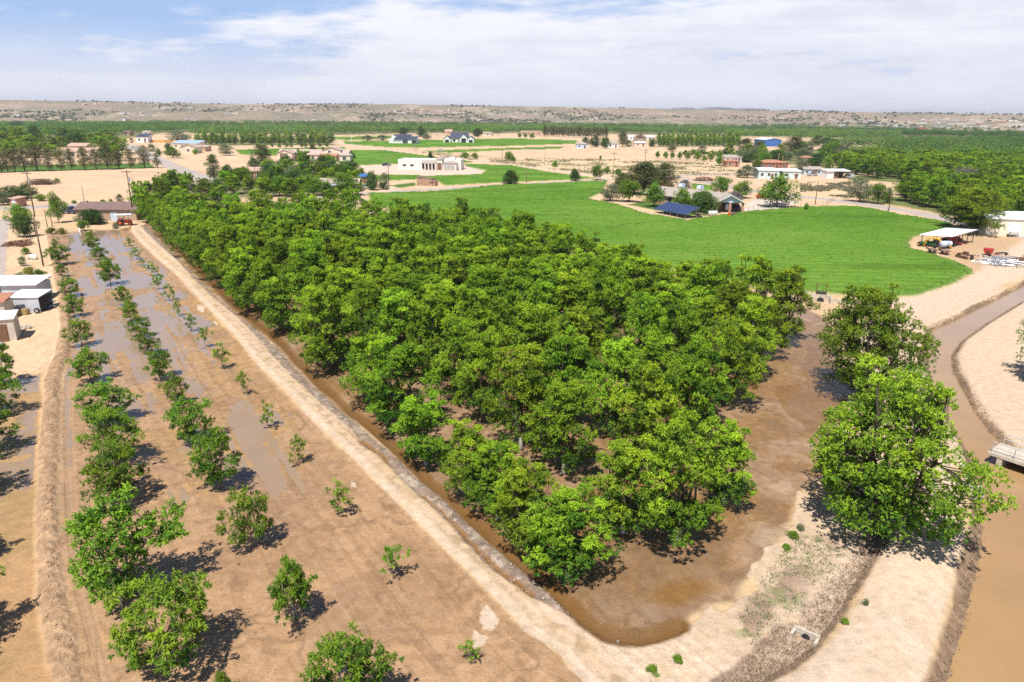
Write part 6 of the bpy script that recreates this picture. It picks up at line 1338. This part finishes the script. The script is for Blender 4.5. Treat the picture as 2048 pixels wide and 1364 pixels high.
for q in (.15, Lb + .3): MB().box(q - .18, q + .18, -.05, 2.3, -1.6, .12).build('pier', M['concrete'], br)
MB().box(.35, Lb + .1, 2.0, 2.2, -1.2, .115).build('check_board', M['plainblack'], br)
pA = np.array(G(1924, 925)); pB = np.array(G(1944, 1000)); dv = pB - pA; La = float(np.linalg.norm(dv))
o = MB().prism([(-.25, -1.3), (.25, -1.3), (.15, .12), (-.2, .12)], 0, La, 'x').build('concrete_lining', M['concrete']); o.location = (float(pA[0]), float(pA[1]), 0); o.rotation_euler = (0, 0, math.atan2(dv[1], dv[0])); tag(o, 'pale concrete bank lining below the bridge', 'concrete lining')
# small plants on the sand
for k, (px, py, w, lb) in enumerate([(1305, 1347, 26, 'wide low weed on the sand near the picture edge'), (1356, 1326, 24, 'green weed clump on the pale sand'), (1252, 1253, 0, ''), (932, 1322, 0, '')]):
    if w: tree('shrub', px, py, py - 16, w, lb.replace(' near the picture edge', ' beside the taller weed clump'), 'weed_plant', 'plant')
for k, (px, py, w, h, lb) in enumerate([(1585, 1076, 26, 8, 'flat green weeds at the muddy edge of the lane'), (1600, 1060, 22, 7, 'green weeds below the concrete rubble'), (1572, 1100, 20, 7, 'low weeds between mud and sand patches'), (1730, 1215, 16, 8, 'sparse weed on the drain edge of the canal road'), (1690, 1250, 18, 9, 'grey weed beside the drain'), (590, 1243, 18, 12, 'weeds around the foot of the lone young tree')]):
    tree('greyshrub' if k % 2 else 'shrub', px, py, py - h, w, lb, 'weed_plant', 'plant')
# ------------------------------------------------------------------ loose stuff
def stones(name, label, pts, mean, m, cat='gravel', seed=1):
    r = np.random.default_rng(seed); n = len(pts); z = terrain(pts[:, 0], pts[:, 1])[0]
    base = np.array([(1, 0, 0), (-1, 0, 0), (0, 1, 0), (0, -1, 0), (0, 0, 1), (0, 0, -1)]) * 1.0
    F8 = np.array([(0, 2, 4), (2, 1, 4), (1, 3, 4), (3, 0, 4), (2, 0, 5), (1, 2, 5), (3, 1, 5), (0, 3, 5)])
    s = mean * np.exp(r.normal(size=n) * .45)
    V = base[None] * (s[:, None] * (.7 + .6 * r.random((n, 6))))[:, :, None]; a = r.random(n) * 6.28; ca, sa = np.cos(a)[:, None], np.sin(a)[:, None]
    X = V[..., 0] * ca - V[..., 1] * sa + pts[:, :1]; Y = V[..., 0] * sa + V[..., 1] * ca + pts[:, 1:2]; Z = V[..., 2] * .7 + z[:, None] + s[:, None] * .25
    me = np_mesh(name, np.stack([X, Y, Z], -1).reshape(-1, 3), (np.arange(n)[:, None, None] * 6 + F8[None]).reshape(-1, 3), m)
    return tag(link(name, me), label, cat, None, 'stuff')
def scatter(P, n, seed, dens=None):
    r = np.random.default_rng(seed); lo, hi = P.min(0), P.max(0); q = lo + (hi - lo) * r.random((n, 2)); q = q[sdf(P, q[:, 0], q[:, 1], 2) > 0]
    return q
M['gravelstone'] = mat('gravel_stone', (.33, .26, .21), .9, .35, 3)
stones('gravel', 'loose gravel on the bank between berm road and ditch', scatter(GRAVEL, 260000, 1), .035, M['gravelstone'])
lv = []
rr_ = np.random.default_rng(3)
for (ax, ay), (bx, by) in zip(LEVEE[:-1], LEVEE[1:]):
    d = math.hypot(bx - ax, by - ay); k = int(d * 30 * (1 if ay < 75 else .35)); t = rr_.random(k); o_ = rr_.normal(size=k) * .25
    lv.append(np.stack([ax + (bx - ax) * t + (by - ay) / d * o_, ay + (by - ay) * t - (bx - ax) / d * o_], 1))
M['clod'] = mat('earth_clod', (.45, .30, .18), .95, .2, 6)
stones('dirt', 'dry earth clods heaped along the levee', np.concatenate(lv), .034, M['clod'], 'earth clods', 2)
M['crumb'] = mat('mud_crumb', (.27, .165, .09), .95, .3, 6)
cr_ = scatter(YOUNG, 70000, 14); cr_ = cr_[(cr_[:, 1] < 75) & (fbm(cr_[:, 0], cr_[:, 1], 4, 3, 15) > .48)]
stones('dirt', 'small mud crumbs on the floor of the young orchard', cr_, .022, M['crumb'], 'mud crumbs', 6)
cr_ = scatter(OFLOOR, 60000, 16); cr_ = cr_[(cr_[:, 1] < 62) & (fbm(cr_[:, 0], cr_[:, 1], 3, 3, 17) > .5)]
stones('litter', 'twigs and crumbs on the mud of the mature orchard', cr_, .022, M['crumb'], 'litter', 7)
sc = scatter(SANDPOLY, 16000, 4); stones('gravel', 'small clods scattered over the sand berm', sc, .03, M['clod'], 'gravel', 5)
M['drystem'] = leaf_mat('dry_weed_stem', (.21, .15, .10), (.38, .285, .195), trans=.1)
dw = scatter(DRAIN, 26000, 6); dw = dw[sdf(DRAIN, dw[:, 0], dw[:, 1], 2) > .15]
def tufts(name, label, q, n_per, h, m, seed, cat='weeds', wd_=.02, wf=1.0):
    r = np.random.default_rng(seed); z = terrain(q[:, 0], q[:, 1])[0]; k = len(q) * n_per; b = np.repeat(np.column_stack([q, z]), n_per, 0) + np.column_stack([r.normal(size=(k, 2)) * .10, np.zeros(k)])
    d = unit(np.column_stack([r.normal(size=(k, 2)) * .8, np.full(k, 1.0)])); l = h * (.5 + r.random(k)); s = unit(np.cross(d, r.normal(size=(k, 3)))) * wd_
    V = np.stack([b - s, b + s, b + d * l[:, None]], 1).reshape(-1, 3); Fc = np.arange(k * 3).reshape(-1, 3)
    return tag(link(name, np_mesh(name, V, Fc, m, {'age': np.repeat(np.clip(r.random(k) * wf, 0, 1), 3)})), label, cat, None, 'stuff')
tufts('dry_weeds', 'dry brown weeds filling the drain', dw, 4, .17, M['drystem'], 1)
gw = np.concatenate([scatter(GL([(1530, 1150), (1600, 1060), (1690, 1060), (1700, 1110), (1610, 1210), (1500, 1290), (1480, 1240)]), 2600, 8)])
gw = gw[fbm(gw[:, 0], gw[:, 1], 2.2, 3, 74) > .5]
tufts('weeds', 'sparse green and brown weeds on the sand flat', gw, 4, .14, M['f_grey'], 2)
cb = []
for sgn, w0 in ((1, .3),):
    C2 = np.concatenate([CANAL, CANAL[:1]])
    for (ax, ay), (bx, by) in zip(C2[:-1], C2[1:]):
        d = math.hypot(bx - ax, by - ay); k = int(min(d, 40) * 14); t = rr_.random(k); oo = (w0 + .6 * rr_.random(k))
        for sg in (1, -1): cb.append(np.stack([ax + (bx - ax) * t + sg * (by - ay) / d * oo, ay + (by - ay) * t - sg * (bx - ax) / d * oo], 1))
cb = np.concatenate(cb); sdv = sdf(CANAL, cb[:, 0], cb[:, 1], 4); cb = cb[(sdv < -.25) & (cb[:, 1] > 20)]
tufts('dry_grass', 'dry grass along the canal banks', cb, 4, .2, M['drystem'], 3, 'grass')
for nm, P in (('roadside_weeds', GL([(840, 303), (1024, 322), (1150, 340), (1160, 346), (1024, 330), (850, 310)])), ('field_weeds', ROUGH), ('field_weeds', ROUGH2)):
    q = scatter(P, 5200, 9); q = q[fbm(q[:, 0], q[:, 1], 9, 3, 21) > .5]
    tufts(nm, 'dry olive weeds beside the dirt road' if nm == 'roadside_weeds' else ('patchy weeds on the rough tan field' if P is ROUGH else 'patchy weeds on the lot beside the carports'), q, 5, .55, M['f_scrub'], 4, wd_=.12)
# alfalfa tops along the near edges of the big field
q = scatter(C_MAIN, 60000, 11); dd_ = sdf(C_MAIN, q[:, 0], q[:, 1], 6); q = q[(dd_ < 1.6) | (rng.random(len(q)) < .25)]
M['f_alf'] = leaf_mat('alfalfa_leaf', (.06, .15, .012), (.13, .245, .026))
tufts('alfalfa', 'leafy alfalfa tops in the large green field', q, 3, .16, M['f_alf'], 6, 'crop', .07)
# ------------------------------------------------------------------ far woods: crowns too many to count
def wood(name, label, polys, seed, fol='f_far', spacing=9.0, h=(5.5, 9), leaf=1.0, per=46, gap=.3, extra=None):
    r = np.random.default_rng(seed); VV, FF, AA, off = [], [], [], 0
    for P in polys:
        P = GL(P); A = np.ptp(P[:, 0]) * np.ptp(P[:, 1]); n = int(A / spacing ** 2)
        q = P.min(0) + np.ptp(P, axis=0) * r.random((n, 2)); q = q[sdf(P, q[:, 0], q[:, 1], 5) > 0]
        if not len(q): continue
        q = q[fbm(q[:, 0], q[:, 1], 90, 3, seed + 5) > gap]; q = q if extra is None else np.concatenate([q, extra]); extra = None
        H = h[0] + (h[1] - h[0]) * (.5 * r.random(len(q)) + .45 * (r.random(len(q)) > .93) + .5 * fbm(q[:, 0], q[:, 1], 60, 2, seed)); R = H * .52
        k = np.repeat(np.arange(len(q)), per); d = unit(r.normal(size=(len(k), 3))); d[:, 2] = d[:, 2] * .9 + .15
        rr = .55 + .45 * r.random(len(k)) ** .5
        C = np.column_stack([q[k], H[k] * .56]) + d * np.column_stack([R[k], R[k], H[k] * .44]) * rr[:, None]
        a = unit(d * .6 + r.normal(size=d.shape) * .6); hh = unit(np.array((0, 0, 1.0)) + d * .7 + r.normal(size=d.shape) * .3); s = unit(np.cross(a, hh)); a = np.cross(hh, s)
        L = (leaf * (.6 + .8 * r.random(len(k))))[:, None] * (H[k] / 8)[:, None]
        V = np.stack([C - a * L * .6, C + s * L * .42, C + a * L * .6, C - s * L * .42], 1)
        VV.append(V.reshape(-1, 3)); i = np.arange(len(k))[:, None] * 4
        FF.append(i + np.array([[0, 1, 2, 3]]) + off); off += len(k) * 4
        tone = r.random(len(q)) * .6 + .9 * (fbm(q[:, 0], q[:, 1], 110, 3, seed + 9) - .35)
        AA.append(np.repeat(np.clip(tone[k] * .8 + .18 * d[:, 2] + .1 * r.normal(size=len(k)), 0, 1), 4))  # random tone, with crown tops painted lighter
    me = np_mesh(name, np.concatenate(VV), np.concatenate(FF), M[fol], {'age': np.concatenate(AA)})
    return tag(link(name, me), label, 'woods', None, 'stuff')
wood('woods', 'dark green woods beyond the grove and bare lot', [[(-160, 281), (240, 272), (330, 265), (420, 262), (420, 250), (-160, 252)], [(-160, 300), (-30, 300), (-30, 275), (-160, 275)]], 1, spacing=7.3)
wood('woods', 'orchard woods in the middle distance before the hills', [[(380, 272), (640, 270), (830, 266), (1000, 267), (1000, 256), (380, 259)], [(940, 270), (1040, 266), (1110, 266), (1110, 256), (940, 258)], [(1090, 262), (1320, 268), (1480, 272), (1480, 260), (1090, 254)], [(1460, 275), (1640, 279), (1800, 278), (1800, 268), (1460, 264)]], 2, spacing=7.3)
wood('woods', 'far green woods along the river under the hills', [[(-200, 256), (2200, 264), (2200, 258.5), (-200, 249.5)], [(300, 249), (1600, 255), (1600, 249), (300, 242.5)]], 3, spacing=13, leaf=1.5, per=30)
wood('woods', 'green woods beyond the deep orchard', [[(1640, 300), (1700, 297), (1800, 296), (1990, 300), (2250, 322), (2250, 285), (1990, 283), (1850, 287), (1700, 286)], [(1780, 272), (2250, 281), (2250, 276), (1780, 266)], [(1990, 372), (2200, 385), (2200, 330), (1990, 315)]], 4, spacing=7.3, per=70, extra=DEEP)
wood('riverside_scrub', 'pale olive scrub strips between the far woods', [[(380, 279), (690, 277), (1000, 272), (1000, 268.5), (640, 271), (380, 274)], [(300, 258), (1100, 258), (1100, 256), (300, 254)], [(1740, 283), (2250, 291), (2250, 285), (1740, 278)]], 5, 'f_grey', spacing=7.5, h=(2.2, 4.2), leaf=.8, per=26)
# ------------------------------------------------------------------ hills beyond the valley
SK = [(-700, 196), (-300, 198), (0, 200), (200, 203), (330, 206), (512, 208.5), (640, 208), (800, 208.5), (900, 211), (1000, 212), (1100, 213.5), (1200, 215.5), (1300, 217), (1400, 219), (1500, 221), (1600, 222), (1700, 224), (1800, 226), (2048, 228.5), (2400, 232), (2800, 236)]
sa = [math.atan2(ray(a, b)[0], ray(a, b)[1]) for a, b in SK]; sz = [ray(a, b)[2] / math.hypot(ray(a, b)[0], ray(a, b)[1]) for a, b in SK]
na, nd = 900, 230
AZ = np.linspace(-.95, .95, na); RD = np.concatenate([np.linspace(1480, 2500, nd - 12), np.linspace(2520, 6000, 12)])
A2, R2 = np.meshgrid(AZ, RD); HX = np.sin(A2) * R2; HY = np.cos(A2) * R2
def hill_h(X, Y):
    R = np.hypot(X, Y); A = np.arctan2(X, Y)
    top = 25 + np.interp(A, sa, sz) * 2350
    base = 1500 + 130 * (fbm(X, Y, 700, 2, 201) - .5)
    u = np.clip((R - base) / (2330 - base), 0, 1)
    gul = np.abs(2 * fbm(X + Y * .15, Y * .35, 150, 4, 203) - 1)
    n = fbm(X, Y, 300, 4, 205)
    step = .55 * sstep(0, .45, u + .25 * (n - .5)) + .45 * sstep(.5, .98, u + .2 * (n - .5))
    h = top * step + (6 * (n - .5) - 9 * (1 - gul) ** 3) * np.sin(math.pi * np.clip(u, 0, 1)) * 1.3
    h = np.where(R > 2330, top - 6 * sstep(2330, 2500, R), h)
    return h - 2.5 * (1 - sstep(0, .03, u))
HZ = hill_h(HX.ravel(), HY.ravel())
hn = fbm(HX.ravel(), HY.ravel(), 220, 4, 211); hm2 = fbm(HX.ravel(), HY.ravel() * .5, 60, 4, 213)
hc = np.array((.335, .25, .19))[None] * (.8 + .4 * hm2)[:, None]
hc = mix(hc, sstep(.44, .64, hn) * .55, np.array((.19, .185, .13))); hc = mix(hc, sstep(.62, .72, hm2) * .5, np.array((.52, .41, .31)))
ii = np.arange(na * nd).reshape(nd, na)
HQ = np.stack([ii[:-1, :-1], ii[:-1, 1:], ii[1:, 1:], ii[1:, :-1]], -1).reshape(-1, 4)
def hill_mat():
    mt = bpy.data.materials.new('hill_desert'); nt, N, L = nodes_of(mt)
    out = N.new('ShaderNodeOutputMaterial'); p = N.new('ShaderNodeBsdfPrincipled'); L.new(p.outputs[0], out.inputs[0]); p.inputs['Roughness'].default_value = .95; p.inputs['Specular IOR Level'].default_value = .05
    at = N.new('ShaderNodeAttribute'); at.attribute_name = 'Col'; tc = N.new('ShaderNodeTexCoord')
    v = N.new('ShaderNodeTexNoise'); v.inputs['Scale'].default_value = .13; v.inputs['Detail'].default_value = 4; L.new(tc.outputs['Object'], v.inputs['Vector'])
    r = N.new('ShaderNodeMapRange'); r.inputs[1].default_value = .47; r.inputs[2].default_value = .57; r.inputs[4].default_value = .62; L.new(v.outputs[0], r.inputs[0])
    m_ = N.new('ShaderNodeMix'); m_.data_type = 'RGBA'; L.new(r.outputs[0], m_.inputs[0]); L.new(at.outputs['Color'], m_.inputs[6]); m_.inputs[7].default_value = (.13, .14, .075, 1)
    L.new(m_.outputs[2], p.inputs['Base Color']); return mt
M['hill'] = hill_mat()
tag(link('hills', np_mesh('hills', np.column_stack([HX.ravel(), HY.ravel(), HZ]), HQ, M['hill'], None, True, hc)), 'dry scrubby tan mesa hills along the horizon', 'hills', None, 'structure')
# far blue mountains
mt_ = MB(); M['mountain'] = mat('far_rock', (.2, .19, .2), .95, .2, .01)
for px, hh, w in ((1372, 6, 46), (1440, 9, 70), (1500, 8, 90), (1862, 4, 36)):
    x, y = G(px, 250); k = 6500 / math.hypot(x, y); x *= k; y *= k; d = ray(px, 229 - 0 * hh); z = 25 + 6500 * ray(px, np.interp(px, [a for a, _ in SK], [b for _, b in SK]) - hh * .62)[2] / math.hypot(*ray(px, 229)[:2]); wm = w / F * 6500
    prof = [(-wm * .5, -5), (-wm * .36, z * .72), (-wm * .2, z * .9), (-wm * .04, z), (wm * .1, z * .93), (wm * .22, z * .97), (wm * .38, z * .78), (wm * .5, -5)]
    mt_.prism([(x + u, v) for u, v in prof], y, y + 500, 'y')
mo = mt_.build('mountains', M['mountain']); tag(mo, 'small blue mountains on the far horizon', 'mountains', None, 'structure')
# houses on the mesa slope
hv = []
for k, (w, d, h, wm, rm, hip) in enumerate([(16, 11, 4, 'stucco', 'rooftan', 1), (20, 12, 4.2, 'whitestucco', 'roofgrey', 0), (14, 10, 4, 'adobe', 'roofpink', 1), (22, 12, 4.5, 'stucco', 'roofgrey', 1), (18, 10, 4, 'whitestucco', 'roofblue', 0)]):
    o = empty('hillside_house', (0, 0, 0), 0); wall_box(o, w, d, h, M[wm])
    if hip: hip_roof(o, -w / 2, w / 2, 0, d, h, 2.2, M[rm])
    else: MB().box(-w / 2 - .2, w / 2 + .2, -.2, d + .2, h, h + .5).build('roof', M[rm], o)
    for q in (-.3, 0, .3): MB().box(w * q - 1, w * q + 1, -.08, .02, 1.0, 2.6).build('window', M['glass'], o)
    hv.append(o)
r_ = np.random.default_rng(77); spots = []
def slope_spot(px, frac):
    a = math.atan2(ray(px, 250)[0], ray(px, 250)[1]); R = 1500 + 780 * frac; return R * math.sin(a), R * math.cos(a)
SLOPE = [(178, .8), (198, .85), (186, .25), (190, .18), (245, .4), (300, .32), (292, .55), (318, .62), (340, .8), (365, .85), (385, .8), (398, .42), (460, .35), (470, .3), (478, .4), (385, .14), (255, .12), (40, .35), (62, .38), (110, .5), (620, .1), (630, .14), (680, .1), (800, .6), (810, .55), (825, .7), (835, .78), (845, .72), (855, .68), (838, .6), (862, .58), (870, .5), (885, .66), (900, .72), (910, .62), (925, .55), (850, .4), (880, .35), (895, .3), (920, .3), (945, .2), (960, .15), (985, .5), (990, .6), (1005, .62), (1020, .5), (1035, .66), (1050, .4), (1075, .55), (1095, .62), (1110, .66), (1060, .1), (1120, .2), (1180, .3), (1185, .36), (1215, .25), (1232, .2), (1300, .15), (1305, .12), (1430, .1)]
for px, fr_ in SLOPE: spots.append((*slope_spot(px + r_.normal() * 3, fr_), 'house among scrub on the far mesa slope', 'houses on the far mesa slope'))
for k in range(110):
    px = 1640 + 440 * r_.random() ** .8; spots.append((*slope_spot(px, .05 + .55 * r_.random() ** 1.4), 'house of the far town on the low slope beyond the woods', 'houses of the far town'))
for k, (x, y, lb, gp) in enumerate(spots):
    o = hv[k] if k < len(hv) else copy_tree(hv[int(r_.integers(len(hv)))])
    o.location = (x, y, float(hill_h(np.array([x]), np.array([y]))[0]) + .4); o.rotation_euler = (0, 0, r_.normal() * .5 - math.atan2(x, y)); o.scale = (.72, .72, .72); tag(o, lb, 'house', gp)
simple('red_roofed_store', 'long building with red roof in the far town', 1845, 262.5, 16, 4, 14, 'stucco', 'red', 2, 0, 'building', wins=3)
M['f_scrubdark'] = leaf_mat('leaf_scrub_dark', (.06, .085, .04), (.13, .16, .075), trans=.1)
# trees and scrub of the slope
def slope_wood(seed, n, sel):
    r = np.random.default_rng(seed); a = -.68 + 1.36 * r.random(n); R = 1490 + 860 * r.random(n) ** 1.3; X, Y = R * np.sin(a), R * np.cos(a); k_ = sel(X, Y, r); X, Y = X[k_], Y[k_]
    z = hill_h(X, Y); H = 1.8 + 2.8 * r.random(len(X)) ** 2; per = 16; k = np.repeat(np.arange(len(X)), per); d = unit(r.normal(size=(len(k), 3)))
    C = np.column_stack([X[k], Y[k], z[k] + H[k] * .45]) + d * (H[k] * np.array(.6))[:, None] * np.array((1.2, 1.2, .7)); aa = unit(r.normal(size=d.shape)); hh = unit(np.array((0, 0, 1.)) + d); s = unit(np.cross(aa, hh)); aa = np.cross(hh, s); L = (H[k] * .38)[:, None]
    V = np.stack([C - aa * L, C + s * L * .8, C + aa * L, C - s * L * .8], 1).reshape(-1, 3); Fc = np.arange(len(k) * 4).reshape(-1, 4)
    return V, Fc, np.repeat(np.clip(.2 + .5 * r.random(len(k)), 0, 1), 4)
V_, F_, A_ = slope_wood(31, 12000, lambda X, Y, r: (fbm(X, Y, 160, 3, 221) + .25 * (1560 > np.hypot(X, Y)) + .12 * (np.arctan2(X, Y) > .3) > .56))
tag(link('desert_scrub', np_mesh('desert_scrub', V_, F_, M['f_scrubdark'], {'age': A_})), 'dark trees and scrub dotted over the mesa slope', 'scrub', None, 'stuff')

wood('dark_woods', 'darker trees mixed through the far woods', [[(-160, 281), (420, 262), (420, 250), (-160, 252)], [(380, 272), (830, 266), (1480, 272), (1480, 258), (1000, 252), (380, 256)], [(1460, 276), (2250, 290), (2250, 268), (1460, 262)]], 12, 'f_dark', spacing=22, h=(7, 12), per=50, gap=.45)
# ------------------------------------------------------------------ sky, sun, air
SUN_EL, SUN_AZ = rad(62), rad(22)          # sun stands behind the camera, to its left
ts = Vector((-math.sin(SUN_AZ) * math.cos(SUN_EL), -math.cos(SUN_AZ) * math.cos(SUN_EL), math.sin(SUN_EL)))
sl = bpy.data.lights.new('sun', 'SUN'); sl.energy = 5.0; sl.angle = rad(.5); sl.color = (1, .95, .87)
so = bpy.data.objects.new('sun', sl); COL.objects.link(so); so.rotation_euler = (-ts).to_track_quat('-Z', 'Y').to_euler()
so.location = (0, 0, 200)
wd = bpy.data.worlds.new('World'); scene.world = wd; wd.use_nodes = True
nt = wd.node_tree; N = nt.nodes; L = nt.links; N.clear()
out = N.new('ShaderNodeOutputWorld'); bg = N.new('ShaderNodeBackground'); L.new(bg.outputs[0], out.inputs[0]); bg.inputs[1].default_value = .06
sky = N.new('ShaderNodeTexSky'); sky.sky_type = 'NISHITA'; sky.sun_disc = False; sky.sun_elevation = SUN_EL
sky.sun_rotation = math.atan2(ts.x, ts.y); sky.altitude = 1200; sky.dust_density = 1.0; sky.ozone_density = 1.6
tc = N.new('ShaderNodeTexCoord'); sx = N.new('ShaderNodeSeparateXYZ'); L.new(tc.outputs['Generated'], sx.inputs[0])
def mth(op, a, b=None, clamp=False):
    n = N.new('ShaderNodeMath'); n.operation = op; n.use_clamp = clamp
    for i, v in enumerate((a, b)):
        if v is None: continue
        if isinstance(v, (int, float)): n.inputs[i].default_value = v
        else: L.new(v, n.inputs[i])
    return n.outputs[0]
def mrange(v, a, b, c=0, d=1, smooth=True):
    n = N.new('ShaderNodeMapRange'); n.inputs[1].default_value = a; n.inputs[2].default_value = b; n.inputs[3].default_value = c; n.inputs[4].default_value = d
    if smooth: n.interpolation_type = 'SMOOTHSTEP'
    L.new(v, n.inputs[0]); return n.outputs[0]
az = mth('ARCTAN2', sx.outputs['X'], sx.outputs['Y']); el = mth('ARCSINE', sx.outputs['Z'])
def cloud(sa, se, seed, detail=8, rough=.6, dist=.4):
    cb = N.new('ShaderNodeCombineXYZ'); L.new(mth('MULTIPLY', az, sa), cb.inputs[0]); L.new(mth('MULTIPLY', el, se), cb.inputs[1]); cb.inputs[2].default_value = seed
    n = N.new('ShaderNodeTexNoise'); n.inputs['Scale'].default_value = 1; n.inputs['Detail'].default_value = detail; n.inputs['Roughness'].default_value = rough; n.inputs['Distortion'].default_value = dist
    L.new(cb.outputs[0], n.inputs['Vector']); return n.outputs[0]
streak = cloud(3.2, 22, 3.1); puff = cloud(9, 34, 8.4, 10, .62, .2); band = cloud(2.0, 30, 5.7, 6)
# more cloud to the right, less at the upper left
bias = mth('ADD', mrange(az, -.75, .1, -.16, .10), mrange(el, .085, .17, .06, -.14))
f1 = mrange(mth('ADD', mth('ADD', mth('MULTIPLY', streak, .62), mth('MULTIPLY', puff, .38)), bias), .40, .60)
hz = mrange(el, .02, .115, 1, 0)
cov = mth('MAXIMUM', f1, mth('MULTIPLY', hz, .97))
high = mrange(el, .20, .45, 1, .12); cov = mth('MULTIPLY', cov, high)
cm = N.new('ShaderNodeMix'); cm.data_type = 'RGBA'; L.new(mrange(mth('ADD', mth('MULTIPLY', band, .5), mth('MULTIPLY', puff, .5)), .36, .62), cm.inputs[0])
cm.inputs[6].default_value = (9.6, 9.95, 11.4, 1); cm.inputs[7].default_value = (11.8, 11.95, 12.9, 1)
hm = N.new('ShaderNodeMix'); hm.data_type = 'RGBA'; L.new(mth('MULTIPLY', hz, .55), hm.inputs[0]); L.new(cm.outputs[2], hm.inputs[6]); hm.inputs[7].default_value = (9.9, 10.15, 11.5, 1)
bl = N.new('ShaderNodeMix'); bl.data_type = 'RGBA'; bl.blend_type = 'MULTIPLY'; bl.inputs[0].default_value = 1; L.new(sky.outputs[0], bl.inputs[6]); bl.inputs[7].default_value = (.62, .82, 1.12, 1)
lo = N.new('ShaderNodeMix'); lo.data_type = 'RGBA'; L.new(mrange(el, .2, .45, 1, 0), lo.inputs[0]); L.new(bl.outputs[2], lo.inputs[6]); lo.inputs[7].default_value = (5.0, 7.2, 11.2, 1)
fin = N.new('ShaderNodeMix'); fin.data_type = 'RGBA'; L.new(cov, fin.inputs[0]); L.new(lo.outputs[2], fin.inputs[6]); L.new(hm.outputs[2], fin.inputs[7])
L.new(fin.outputs[2], bg.inputs[0])
# air: one closed box of thin even haze
HAZE = .00011
if HAZE > 0:
    hb = MB(); hb.box(-7500, 7500, -60, 7400, -6, 75)
    mt = bpy.data.materials.new('haze_air'); nt2, N2, L2 = nodes_of(mt)
    o2 = N2.new('ShaderNodeOutputMaterial'); pv = N2.new('ShaderNodeVolumePrincipled'); L2.new(pv.outputs[0], o2.inputs['Volume'])
    pv.inputs['Color'].default_value = (.86, .9, 1, 1); pv.inputs['Density'].default_value = HAZE; pv.inputs['Anisotropy'].default_value = .2
    mt.use_nodes = True
    ho = hb.build('haze', mt); tag(ho, 'thin pale summer haze over the valley', 'haze', None, 'stuff')
scene.view_settings.view_transform = 'Standard'; scene.view_settings.look = 'None'; scene.view_settings.exposure = .42; scene.view_settings.gamma = 1
scene.cycles.max_bounces = 6; scene.cycles.diffuse_bounces = 3; scene.cycles.glossy_bounces = 2; scene.cycles.transparent_max_bounces = 6; scene.cycles.transmission_bounces = 3; scene.cycles.volume_bounces = 0
scene.cycles.use_adaptive_sampling = True; scene.cycles.adaptive_threshold = .02
scene.cycles.use_denoising = False; scene.cycles.denoiser = 'OPENIMAGEDENOISE'; scene.cycles.denoising_input_passes = 'RGB_ALBEDO_NORMAL'; scene.cycles.denoising_prefilter = 'ACCURATE'
